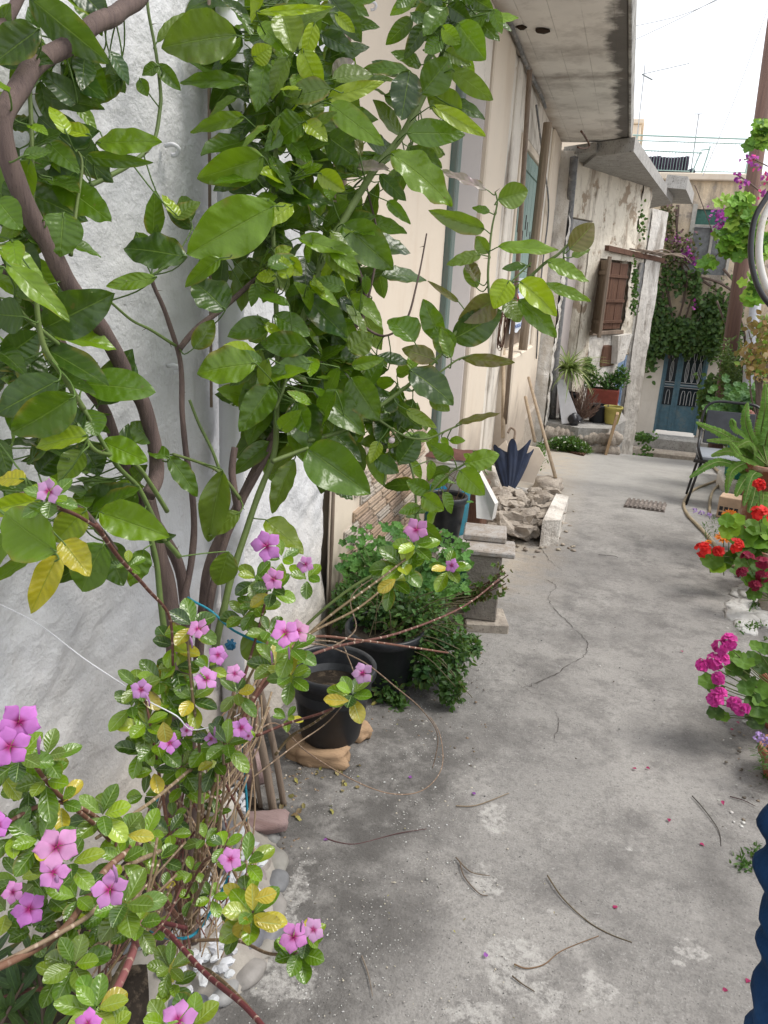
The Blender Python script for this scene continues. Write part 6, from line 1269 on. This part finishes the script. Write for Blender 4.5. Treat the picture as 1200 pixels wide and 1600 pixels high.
# ================================================================ bushy plants
def rleaf(mb, p, n, r, col, lobes=0, cup=.2, amp=.08, ruf=.12):
    n = n.normalized(); b1 = n.orthogonal().normalized(); b2 = n.cross(b1); k = 20; r0 = rg.random()*6; vs = [p]; ph = rg.random()*6; cl = [tuple(q*1.15 for q in col)]; uv = [(.5, 0)]
    for ring, f in ((1, .5), (2, 1.0)):
        for i in range(k):
            a = 2*math.pi*i/k; rr = r*f*(1+(amp*math.cos(lobes*a) if lobes else 0)*f)*(1-.35*math.exp(-((a-math.pi)/.3)**2)*f)
            vs.append(p+b1*(rr*math.cos(a+r0))+b2*(rr*math.sin(a+r0))+n*(cup*rr*f+ruf*r*f*math.sin(5*a+ph))); cl.append(col); uv.append((.5+.3*f, a))
    fs = [(0, 1+i, 1+(i+1) % k) for i in range(k)]+[(1+i, 1+k+i, 1+k+(i+1) % k, 1+(i+1) % k) for i in range(k)]; mb.add(vs, fs, uv, cl)
def tuft(mb, cen, rad, n, L, W, cols, kind='lemon', shell=.55, up=.3, nv=5, nu=1):
    for i in range(n):
        d = rdir(rg); d = Vector((d.x*rad[0], d.y*rad[1], d.z*rad[2]))*rg.uniform(shell, 1); p = Vector(cen)+d; a = (d.normalized()*.7+rdir(rg)*.7+Vector((0, 0, up-.2))).normalized(); l_ = L*rg.uniform(.6, 1.2)
        leaf(mb, p, a, d.normalized()+Vector((0, 0, .8))+rdir(rg)*.4, l_, l_*W, vary(rg.choice(cols), rg, .25), kind, rg.uniform(0, .3), rg.uniform(.1, .4), .02, nu, nv, rg)
MINT = [(.016, .052, .018), (.024, .078, .022), (.034, .10, .024), (.012, .036, .014)]
mi = thing('mint_bush', 'dark green bushy mint spilling out of the half hidden black pot', 'plant', (-.72, 2.85, gz(2.85)))
m = MB(); st_ = MB()
for (px, py, y_, rad, n) in ((590, 960, 2.95, (.18, .16, .13), 700), (650, 970, 2.9, (.16, .15, .14), 620), (700, 1020, 2.9, (.11, .12, .13), 420), (600, 1075, 2.72, (.07, .06, .09), 200), (660, 1040, 2.8, (.10, .08, .10), 330), (735, 1010, 3.0, (.05, .05, .04), 70), (620, 1110, 2.68, (.05, .04, .05), 110), (705, 1080, 2.75, (.05, .04, .07), 110), (540, 950, 3.05, (.08, .08, .12), 200)):
    c = Y(px, py, y_); tuft(m, c, rad, int(n*2.0), .030, .6, MINT, 'lemon', .35, .3)
for i in range(60):
    o_ = Vector((-.74+rg.uniform(-.1, .1), 2.85+rg.uniform(-.1, .1), .12)); e = Y(rg.uniform(540, 750), rg.uniform(920, 1100), rg.uniform(2.7, 3.0)); st_.tube(spl([o_, o_.lerp(e, .5)+Vector((0, 0, .05)), e], 4), [.0025, .0015], 5, (.12, .10, .05))
m.build('foliage', M_SML, mi, smooth=True); st_.build('stems', M_TWG, mi, smooth=True)
pg = thing('green_geranium', 'flowerless green geranium with lobed leaves between the mint and the brick patch', 'plant', (-.85, 3.2, gz(3.2))); m = MB(); st_ = MB(); base = Vector((-.85, 3.2, .0))
for i in range(900):
    px, py = rg.gauss(620, 64), rg.gauss(902, 34)
    if px < 530 or px > 735: continue
    p = Y(px, py, rg.uniform(3.1, 3.5)); 
    if p.x < WX+.04: p.x = WX+.04
    rleaf(m, p, (EYE-p).normalized()*.6+Vector((0, 0, .8))+rdir(rg)*.5, rg.uniform(.014, .026), vary(rg.choice([(.05, .16, .03), (.035, .12, .025), (.07, .20, .035)]), rg), 5, .2, .16)
    if i % 5 == 0: st_.tube([base, base.lerp(p, .6)+Vector((0, 0, .02)), p], [.003, .0015], 5, (.10, .14, .04))
m.build('foliage', M_SML, pg, smooth=True); st_.build('stems', M_TWG, pg, smooth=True)
for cx_, lab in ((563, 'spindly green sprout on the wall side of the mint'),):
    pass
# withered geranium by the block
wg = thing('withered_geranium', 'withered brown geranium with a few green leaves leaning over the concrete block', 'plant', (BX-.1, BY-.15, gz(3.4))); m = MB(); st_ = MB()
for i in range(95):
    t = rg.random(); px, py = 700+90*t+rg.gauss(0, 9), 935-28*t*t+rg.gauss(0, 9)
    if t > .75: py = 905+rg.gauss(0, 14)
    p = Y(px, py, BY-.22); br_ = rg.random() < (.80 if t < .7 else .45)
    rleaf(m, p, rdir(rg)+Vector((0, -.5, .3)), rg.uniform(.009, .02), vary((.13, .07, .045) if br_ else (.09, .17, .04), rg), 5, .5, .2, .3)
for i in range(9): st_.tube(spl([Y(695, 935, BY-.2), Y(740, 930+rg.gauss(0, 6), BY-.2), Y(rg.uniform(770, 795), rg.uniform(890, 925), BY-.22)], 4), .0028, 5, (.14, .08, .05))
m.build('foliage', M_SML, wg, smooth=True); st_.build('stems', M_TWG, wg, smooth=True)
# sprigs in the tall black pot
sp = thing('potted_twigs', 'few thin twigs standing in the tall slim black pot', 'plant', (BX-.25, BY+.14, zt2+.3)); m = MB()
for i in range(7):
    o_ = Vector((BX-.25+rg.uniform(-.06, .06), BY+.14+rg.uniform(-.05, .05), Y(690, 790, BY+.14).z)); m.tube(spl([o_, o_+Vector((rg.uniform(-.05, .05), 0, .12)), o_+Vector((rg.uniform(-.1, .1), 0, .2))], 3), [.003, .0015], 5, (.13, .09, .05))
m.build('stems', M_TWG, sp, smooth=True)
# weeds
def weed(name, lab, pts, n, L, cols, D=None, flat_=.03, cat='weeds', flecks=False):
    m = MB()
    for i in range(n):
        a, s_ = rg.choice(pts), rg.random(); px, py = rg.gauss(a[0], a[2]), rg.gauss(a[1], a[3]); q = G(px, py)+Vector((0, 0, rg.random()*flat_)); d = rdir(rg); d.z = abs(d.z)+.4
        leaf(m, q, d, rdir(rg)+Vector((0, 0, 1)), L*rg.uniform(.5, 1.3), L*.35, vary(rg.choice(cols), rg, .3), 'lemon', .3, .2, .02, 1, 4, rg)
        if flecks and i % 14 == 0: leaf(m, q+Vector((0, 0, .05)), rdir(rg), Vector((0, -.5, 1)), .035, .03, (.6, .6, .55), 'round', 0, 0, 0, 1, 3, rg)
    return one(name, m, M_SML, lab, cat, True, kind='stuff')
GW = [(.03, .09, .02), (.05, .13, .025), (.02, .06, .015)]
m = MB()
for i in range(1100):
    px = rg.gauss(888, 20); t_ = max(.15, 1-((px-888)/50)**2); q = Y(px, 700, 11.45+rg.uniform(-.25, .1)); q.z = gz(q.y)+rg.random()*.20*t_; dd_ = rdir(rg); dd_.z = abs(dd_.z)+.3
    if px > 925 or px < 845: continue
    leaf(m, q, dd_, rdir(rg)+Vector((0, 0, 1)), .06*rg.uniform(.5, 1.3), .025, vary(rg.choice(GW), rg, .3), 'lemon', .3, .2, .02, 1, 4, rg)
    if i % 20 == 0: leaf(m, q+Vector((0, -.05, .05)), rdir(rg), Vector((0, -.5, 1)), .03, .025, (.6, .6, .55), 'round', 0, 0, 0, 1, 3, rg)
one('weeds', m, M_SML, 'patch of low green weeds with white flecks at the foot of the ledge', 'weeds', True, kind='stuff')
weed('weeds', 'small tuft of weeds under the broom handle', [(845, 712, 4, 12), (838, 680, 3, 10)], 260, .06, GW, flat_=.1)
weed('weeds', 'tiny weeds sprouting at the right beside the blue sleeve', [(1162, 1358, 9, 6), (1178, 1340, 5, 8), (1195, 1212, 8, 8)], 120, .022, GW, flat_=.02)
weed('weeds', 'small weeds among the whitewashed edging stones', [(1182, 950, 8, 5), (1170, 985, 12, 4), (1195, 1030, 10, 16)], 160, .03, GW, flat_=.03)
# ledge plants
def blades(name, lab, cat, cen, n, L, W, cols, par=None, up=.9, droop=1.1):
    m = MB()
    for i in range(n):
        d = rdir(rg); d.z = abs(d.z)*up+.3; d.normalize(); leaf(m, Vector(cen)+rdir(rg)*.03, d, Vector((0, 0, 1))+rdir(rg)*.2, L*rg.uniform(.6, 1.2), W, vary(rg.choice(cols), rg), 'narrow', droop*rg.uniform(.5, 1), .3, .01, 1, 7, rg)
    return one(name, m, M_SML, lab, cat, True)
blades('spider_plant', 'striped spider plant arching over the white board on the ledge', 'plant', Y(888, 580, 12.2), 170, .46, .024, [(.30, .36, .13), (.20, .28, .08), (.38, .40, .20)])
bx2 = thing('dry_bush', 'brown dried out bush standing on the ledge beside the black tub', 'bush', Y(908, 655, 12.1)); m = MB()
c = Y(908, 628, 12.1)
for i in range(260):
    d = rdir(rg); e = c+Vector((d.x*.30, d.y*.2, d.z*.26)); o_ = c+Vector((d.x*.08, d.y*.08, -.22)); m.tube(spl([o_, o_.lerp(e, .5)+rdir(rg)*.05, e], 3), [.006, .003], 4, vary((.20, .13, .10), rg), cap=False)
m.build('stems', M_VCR, bx2)
gp = thing('planter_greens', 'leafy green plants growing in the dark red planter', 'plant', Y(945, 600, 12.75)); m = MB()
for (px, py, rad) in ((925, 592, (.12, .1, .20)), (950, 598, (.15, .1, .16)), (970, 590, (.12, .1, .18)), (918, 575, (.06, .06, .16))): tuft(m, Y(px, py, 12.75), rad, 330, .065, .5, [(.03, .10, .03), (.05, .15, .035), (.02, .07, .025)], shell=.2)
m.build('foliage', M_SML, gp, smooth=True)
# ================================================================ fern
fe = thing('fern', 'big sword fern with arching light green fronds at the right edge', 'fern', (fq.x, 5.9, fq.z)); m = MB(); st_ = MB(); crown = Y(1200, 728, 5.9)
FRs = [((1165, 700), (1130, 678), (1088, 660)), ((1160, 730), (1120, 722), (1078, 746)), ((1178, 735), (1160, 755), (1150, 775)), ((1190, 680), (1195, 640), (1196, 600)), ((1175, 690), (1150, 670), (1143, 655)), ((1185, 740), (1178, 775), (1170, 800)), ((1170, 715), (1140, 705), (1112, 712)), ((1195, 700), (1205, 660), (1225, 620)), ((1195, 750), (1192, 790), (1196, 825)), ((1180, 700), (1165, 660), (1168, 630)), ((1175, 722), (1145, 735), (1135, 770)), ((1185, 725), (1160, 715), (1140, 690)), ((1210, 730), (1220, 760), (1225, 800)), ((1182, 712), (1172, 690), (1150, 700)), ((1190, 735), (1175, 745), (1162, 790)), ((1180, 700), (1150, 690), (1105, 688))]
for i, (a, b, c) in enumerate(FRs):
    D0 = 5.7; pts = spl([crown, P(*a, D0-.15), P(*b, D0-.3-.1*(i % 3)), P(*c, D0-.3-.15*(i % 3))], 14); st_.tube(pts, [.005, .002], 5, (.16, .20, .05)); nfr = len(pts); col = rg.choice([(.08, .19, .025), (.11, .24, .03), (.06, .14, .02), (.14, .26, .04)])
    for j in range(3, nfr-1):
        t = j/nfr; tg = (pts[j+1]-pts[j-1]).normalized(); vn = (EYE-pts[j]).normalized()+Vector((0, 0, .5)); sd_ = tg.cross(vn).normalized(); ll = .055*(math.sin(math.pi*min(1, .15+.85*t))**.6)*(1.1-.5*t)
        for k in range(2):
            pp_ = pts[j].lerp(pts[j+1], k*.5)
            for s_ in (-1, 1): leaf(m, pp_, sd_*s_+tg*.25+rdir(rg)*.1, vn, ll*rg.uniform(.85, 1.1), .016, vary(col, rg, .15), 'narrow', .25, .2, .01, 1, 4, rg)
m.build('fronds', M_SML, fe, smooth=True); st_.build('frond_stalks', M_TWG, fe, smooth=True)
# ================================================================ geraniums and small flowers on the right
def umbel(p, n, r, pr, col, par, name='flower_head', nf=10):
    m = MB(); n = n.normalized()
    for i in range(nf):
        d = (n*.9+rdir(rg)*.95).normalized(); c = p+d*r*rg.uniform(.75, 1.05); b1 = d.orthogonal().normalized(); b2 = d.cross(b1); r0 = rg.random()*6; cc = vary(col, rg, .18)
        for k in range(5):
            a0 = r0+k*1.2566; leaf(m, c, b1*math.cos(a0)+b2*math.sin(a0)+d*.35, d, pr*rg.uniform(1.0, 1.35), pr*1.0, vary(cc, rg, .12), 'petal', .15, .1, .03, 1, 4, rg)
        m.tube([p-n*r*.9, c], [.0012, .0010], 4, (.10, .10, .04), cap=False)
    m.build(name, M_PET, par, smooth=True)
def geranium(label, loc, heads, leaves, col, D, base, rl=.032, pr=.017, lab_cat='geranium', lcols=None):
    t = thing('geranium', label, lab_cat, loc); m = MB(); st_ = MB(); base = Vector(base)
    for (px, py, r_) in heads:
        p = P(px, py, D-.05); umbel(p, (EYE-p).normalized()+Vector((0, 0, .5)), r_/FP*D*.72, pr, col, t)
        st_.tube(spl([base, base.lerp(p, .55)+Vector((0, 0, -.03)), p-Vector((0, 0, .02))], 5), [.004, .002], 6, (.13, .17, .05))
    for (px, py, r_, tn) in leaves:
        p = P(px, py, D+rg.uniform(-.04, .06)); rleaf(m, p, (EYE-p).normalized()*.8+Vector((0, 0, .7))+rdir(rg)*.25, r_/FP*D, vary(tuple(q*w_ for q, w_ in zip(TONE[tn], (.55, .72, 1.6))), rg, .2), 7, .25, .09, .10)
        st_.tube(spl([base, base.lerp(p, .6)+Vector((0, 0, -.02)), p], 4), [.003, .0015], 5, (.12, .16, .05))
    m.build('foliage', M_SML, t, smooth=True); st_.build('stems', M_TWG, t, smooth=True); return t
geranium('scarlet geranium with bright red heads leaning out over the hose', (1.08, 5.05, .12), [(1099, 860, 15), (1148, 854, 15), (1187, 806, 20), (1186, 758, 9), (1122, 862, 8)],
         [(1112, 875, 18, 'b'), (1128, 880, 16, 'b'), (1120, 888, 14, 'l'), (1145, 815, 18, 'l'), (1160, 838, 22, 'b'), (1178, 826, 18, 'b'), (1190, 845, 24, 'b'), (1140, 830, 16, 'l'), (1145, 875, 16, 'm'), (1160, 860, 18, 'm'), (1170, 870, 20, 'm'), (1135, 815, 12, 'b'), (1180, 850, 22, 'm'), (1198, 830, 20, 'l')], (.72, .025, .02), 4.6, (1.05, 5.0, .05), pr=.024)
geranium('crimson geranium with dark red heads below the scarlet one', (1.0, 4.5, .0), [(1168, 872, 14), (1190, 880, 14), (1160, 895, 10), (1180, 915, 11), (1192, 900, 12)],
         [(1172, 905, 16, 'b'), (1185, 895, 16, 'm'), (1160, 880, 12, 'm'), (1195, 915, 14, 'm'), (1150, 893, 10, 'm'), (1178, 930, 12, 'm')], (.28, .015, .05), 4.3, (1.02, 4.5, -.05), pr=.018)
geranium('bright pink geranium with trailing heads low at the right edge', (.9, 3.1, .0), [(1140, 1003, 15), (1126, 1012, 14), (1116, 1035, 16), (1128, 1032, 14), (1097, 1040, 9), (1122, 1060, 8), (1118, 1092, 16), (1125, 1085, 10), (1157, 1105, 17), (1148, 1100, 12)],
         [(1150, 1030, 15, 'b'), (1162, 1035, 16, 'b'), (1145, 1048, 14, 'm'), (1106, 1066, 15, 'b'), (1118, 1078, 14, 'm'), (1118, 1115, 13, 'd'), (1130, 1120, 10, 'b'), (1175, 1030, 14, 'm'), (1190, 1040, 16, 'd'), (1187, 1085, 22, 'b'), (1185, 1105, 22, 'm'), (1178, 1128, 16, 'd'), (1170, 1065, 12, 'm'), (1195, 1120, 18, 'm'), (1165, 1075, 13, 'm'), (1195, 1015, 12, 'm'), (1180, 1010, 10, 'b'), (1160, 1050, 12, 'd')], (.68, .06, .36), 2.95, (.93, 3.12, .02), pr=.017)
def daisy(label, px, py, r_, D, nm='marigold'):
    t = thing(nm, label, 'flower', P(px, py, D)); p = P(px, py, D); n = ((EYE-p).normalized()*.5+Vector((0, 0, .9))).normalized(); b1 = n.orthogonal().normalized(); b2 = n.cross(b1); R_ = r_/FP*D; m = MB()
    for k in range(26):
        a0 = k*2.4; l_ = R_*(1 if k < 16 else .7); leaf(m, p+n*.002*(k > 15), b1*math.cos(a0)+b2*math.sin(a0)+n*(.1+.25*(k > 15)), n, l_, R_*.26, vary((.78, .22, .01), rg, .15), 'vinca', .1, .1, .01, 1, 4, rg)
    m.build('petals', M_PET, t, smooth=True); m = MB(); m.lathe([(R_*.3, 0), (R_*.25, R_*.12), (.0005, R_*.16)], 12, Matrix.Translation(p+n*.004) @ n.to_track_quat('Z', 'Y').to_matrix().to_4x4(), (.35, .12, .02)); m.build('disc', M_VCR, t, smooth=True)
    m = MB(); e = Vector((p.x+.06, p.y+.1, gz(p.y))); m.tube(spl([p-n*.005, p.lerp(e, .5)-n*.02, e], 4), .003, 6, (.12, .17, .05)); m.build('stem', M_TWG, t, smooth=True)
daisy('open orange marigold beside the hose', 1131, 840, 14, 4.9); daisy('orange marigold leaning against the hollow brick', 1141, 804, 13, 5.3); daisy('small half closed orange marigold left of the open one', 1107, 847, 6, 4.95)
def candy(label, px, py, rx, D, n, nm='candytuft'):
    t = thing(nm, label, 'flower', P(px, py, D)); 
    for i in range(n):
        m = MB(); p = P(px+(i-(n-1)/2)*rx, py+(i-(n-1)/2)*rx*.35, D)
        for k in range(26):
            d = (Vector((0, 0, .8))+(EYE-p).normalized()*.4+rdir(rg)*.9).normalized(); c = p+d*.022*rg.uniform(.8, 1.1); leaf(m, c, rdir(rg), d, .011, .012, vary((.46, .32, .62), rg, .15), 'round', .1, .1, .02, 1, 3, rg)
        m.build('flower_head', M_PET, t, smooth=True)
    m = MB(); c = P(px+18, py+22, D)
    for i in range(110): leaf(m, c+rdir(rg)*.06, rdir(rg)+Vector((0, 0, .5)), Vector((0, 0, 1)), .035, .006, vary((.05, .11, .04), rg), 'narrow', .2, .1, .01, 1, 4, rg)
    m.build('foliage', M_SML, t, smooth=True)
candy('lilac candytuft flowers beside the hose and chair leg', 1096, 803, 11, 5.2, 3); candy('pale lilac flower cluster low at the right edge above the blue sleeve', 1192, 1158, 14, 2.7, 2)
tg_ = thing('geranium', 'pale pink geranium growing in the teal planter', 'geranium', Y(1168, 660, 9)); m = MB()
for i in range(260):
    p = Y(rg.gauss(1165, 24), rg.gauss(635, 14), rg.uniform(8.8, 9.3)); rleaf(m, p, Vector((0, -1, .8))+rdir(rg)*.5, rg.uniform(.03, .06), vary(rg.choice([(.05, .14, .04), (.08, .20, .06), (.03, .10, .03)]), rg), 7, .2, .1)
m.build('foliage', M_SML, tg_, smooth=True)
for px, py in ((1179, 652), (1170, 648)): umbel(Y(px, py, 8.7), Vector((0, -1, .5)), .035, .03, (.75, .42, .36), tg_)
# rust coloured dry shrub at the right with pale blue bits
rb_ = thing('rusty_shrub', 'rust brown withered shrub above the teal planter at the right edge', 'shrub', Y(1195, 640, 8.2)); m = MB(); st_ = MB()
for i in range(330):
    px, py = rg.choice(((1190, 540), (1178, 565), (1198, 580), (1170, 560), (1190, 515))); p = Y(rg.gauss(px, 9), rg.gauss(py, 12), rg.uniform(8, 8.6)); leaf(m, p, rdir(rg), rdir(rg)+Vector((0, -1, .3)), .07, .05, vary(rg.choice([(.30, .14, .06), (.22, .10, .05), (.14, .22, .04), (.38, .22, .12)]), rg), 'lemon', .3, .2, .03, 1, 4, rg)
for i in range(12): st_.tube(spl([Y(1186, 660, 8.3), Y(1186+rg.gauss(0, 4), 610, 8.3), Y(rg.gauss(1188, 14), rg.uniform(515, 580), 8.3)], 4), [.012, .005], 5, (.14, .10, .08))
m.build('foliage', M_SML, rb_, smooth=True); st_.build('stems', M_TWG, rb_, smooth=True)
# ================================================================ far vines
def scatter(nm, lab, cat, spots, L, cols, yy, kind='lemon', par_y=.3, grape=False, woody=None, W=.7):
    t = thing(nm, lab, cat, Y(spots[0][0], spots[0][1], yy)); m = MB(); 
    for (px, py, sx, sy, n) in spots:
        for i in range(n):
            p = Y(rg.gauss(px, sx), rg.gauss(py, sy), yy-rg.random()*par_y)
            if grape: rleaf(m, p, Vector((0, -.8, .7))+rdir(rg)*.6, L*rg.uniform(.6, 1.2), vary(rg.choice(cols), rg, .2), 5, .15, .18)
            else: leaf(m, p, rdir(rg)+Vector((0, 0, -.2)), Vector((0, -1, .6))+rdir(rg)*.5, L*rg.uniform(.6, 1.2), L*W, vary(rg.choice(cols), rg, .25), kind, .2, .2, .02, 1, 4, rg)
    m.build('foliage', M_SML if kind != 'petal' else M_PET, t, smooth=True)
    if woody:
        m = MB()
        for pts, r_ in woody: m.tube(spl([Y(x_, y_, yy-.05) for x_, y_ in pts], 6), r_, 6, (.13, .09, .07))
        m.build('stems', M_TWG, t, smooth=True)
    return t
IV = [(.022, .055, .02), (.012, .035, .012), (.035, .08, .025), (.05, .10, .03)]
scatter('ivy', 'dark ivy hanging over the blue door and down the corner of the end house', 'ivy', [(1028, 505, 9, 20, 600), (1058, 520, 16, 10, 560), (1085, 527, 18, 10, 800), (1110, 518, 12, 12, 480), (1070, 543, 26, 6, 420), (1125, 495, 8, 18, 400), (1018, 545, 5, 16, 260), (1022, 460, 6, 30, 160), (1060, 440, 20, 10, 130), (1088, 450, 4, 18, 140), (1050, 425, 10, 12, 80), (1105, 480, 10, 10, 200), (1112, 545, 6, 10, 160)], .13, IV, YE-.12, woody=[(((1045, 560), (1050, 500), (1040, 440), (1030, 380), (1035, 330)), .03), (((1070, 500), (1085, 440), (1060, 400)), .02), (((1060, 320), (1058, 380), (1070, 450), (1060, 500)), .025), (((1100, 520), (1130, 470), (1100, 440), (1060, 420)), .03)])
scatter('ivy', 'dark bushy ivy growing right of the blue door up the pole', 'ivy', [(1112, 622, 9, 16, 700), (1128, 640, 10, 22, 600), (1140, 560, 6, 26, 500), (1145, 600, 8, 16, 400), (1105, 650, 5, 10, 200), (1150, 500, 5, 26, 260)], .12, IV+[(.06, .12, .03)], 17.5, woody=[(((1125, 700), (1140, 600), (1150, 520), (1140, 470)), .05), (((1150, 620), (1165, 540), (1150, 480)), .03), (((1120, 470), (1140, 520), (1160, 540)), .02)])
scatter('dead_creeper', 'brown leafless creeper running down the corner between the houses', 'creeper', [(1045, 360, 5, 26, 260), (1055, 400, 10, 12, 200), (1038, 330, 4, 10, 80), (1075, 385, 10, 14, 120)], .09, [(.10, .07, .05), (.16, .10, .07), (.05, .06, .03), (.20, .08, .14)], YE-.15, woody=[(((1058, 320), (1057, 350), (1062, 400), (1075, 450)), .028), (((1045, 335), (1040, 400), (1035, 470)), .03), (((1120, 380), (1090, 300), (1085, 290)), .01), (((1130, 420), (1170, 470), (1120, 440), (1070, 430)), .03)])
BG = [(.34, .05, .30), (.45, .08, .36), (.24, .03, .24)]
scatter('bougainvillea', 'purple bougainvillea straggling over the end house window', 'bougainvillea', [(1125, 335, 8, 5, 60), (1130, 350, 6, 6, 36), (1073, 398, 4, 6, 34), (1120, 358, 5, 3, 18), (1087, 475, 2, 6, 10), (1085, 408, 4, 3, 12), (1062, 375, 6, 10, 12)], .09, BG, YE-.25, 'petal')
scatter('bougainvillea', 'magenta bougainvillea sprays beside the leaning utility pole', 'bougainvillea', [(1172, 248, 5, 3, 16), (1162, 285, 5, 4, 14), (1152, 273, 4, 3, 8), (1195, 298, 5, 5, 14), (1197, 275, 4, 3, 12), (1182, 262, 3, 4, 8)], .08, BG+[(.62, .05, .20)], 14.5, 'petal', woody=[(((1200, 310), (1170, 285), (1150, 272)), .012), (((1200, 260), (1175, 248), (1162, 250)), .01)])
GR = [(.13, .30, .03), (.20, .40, .04), (.08, .20, .03), (.28, .44, .06)]
scatter('grapevine', 'bright lime green grapevine leaves hanging beside the utility pole', 'grapevine', [(1150, 330, 12, 12, 30), (1165, 350, 10, 14, 34), (1150, 370, 14, 10, 34), (1130, 385, 5, 4, 14), (1175, 375, 10, 10, 40), (1145, 395, 8, 5, 20), (1105, 412, 6, 5, 14), (1190, 380, 7, 12, 30), (1160, 310, 6, 5, 12)], .058, GR, 8.5, grape=True, woody=[(((1230, 330), (1185, 345), (1150, 350), (1130, 385)), .008), (((1230, 400), (1180, 380), (1150, 400)), .006), (((1160, 370), (1130, 390), (1106, 412)), .005)])
scatter('grapevine', 'yellow green grapevine shoot at the top right corner of the pole', 'grapevine', [(1188, 215, 7, 10, 26), (1175, 225, 5, 5, 10), (1195, 195, 6, 8, 16)], .052, GR, 8.0, grape=True, woody=[(((1230, 230), (1195, 210), (1180, 225)), .006)])
scatter('grapevine', 'lower grapevine leaves drooping behind the hose loops', 'grapevine', [(1185, 455, 7, 6, 14), (1170, 465, 6, 5, 12), (1180, 440, 8, 8, 14)], .06, GR, 8.2, grape=True, woody=[(((1230, 430), (1195, 450), (1170, 465)), .006)])
scatter('bush', 'feathery green bush in front of the pale lower wall by the pole', 'bush', [(1140, 590, 8, 22, 500), (1135, 560, 5, 14, 200), (1148, 620, 6, 16, 260)], .10, [(.07, .12, .035), (.10, .15, .045), (.05, .09, .03)], 14.0, 'narrow', W=.25, par_y=.5, woody=[(((1140, 690), (1142, 600), (1140, 550)), .02)])
scatter('wall_weeds', 'green weeds growing out of the wall right of the brown shutters', 'weeds', [(992, 440, 2, 18, 120), (990, 475, 3, 8, 60), (1003, 350, 3, 14, 50)], .06, GW, 14.0, par_y=.05)
scatter('step_weeds', 'weeds on the rubble left of the blue door steps', 'weeds', [(1003, 683, 10, 3, 140), (992, 715, 6, 5, 70), (1013, 712, 4, 10, 80)], .10, GW, YE-1.2)
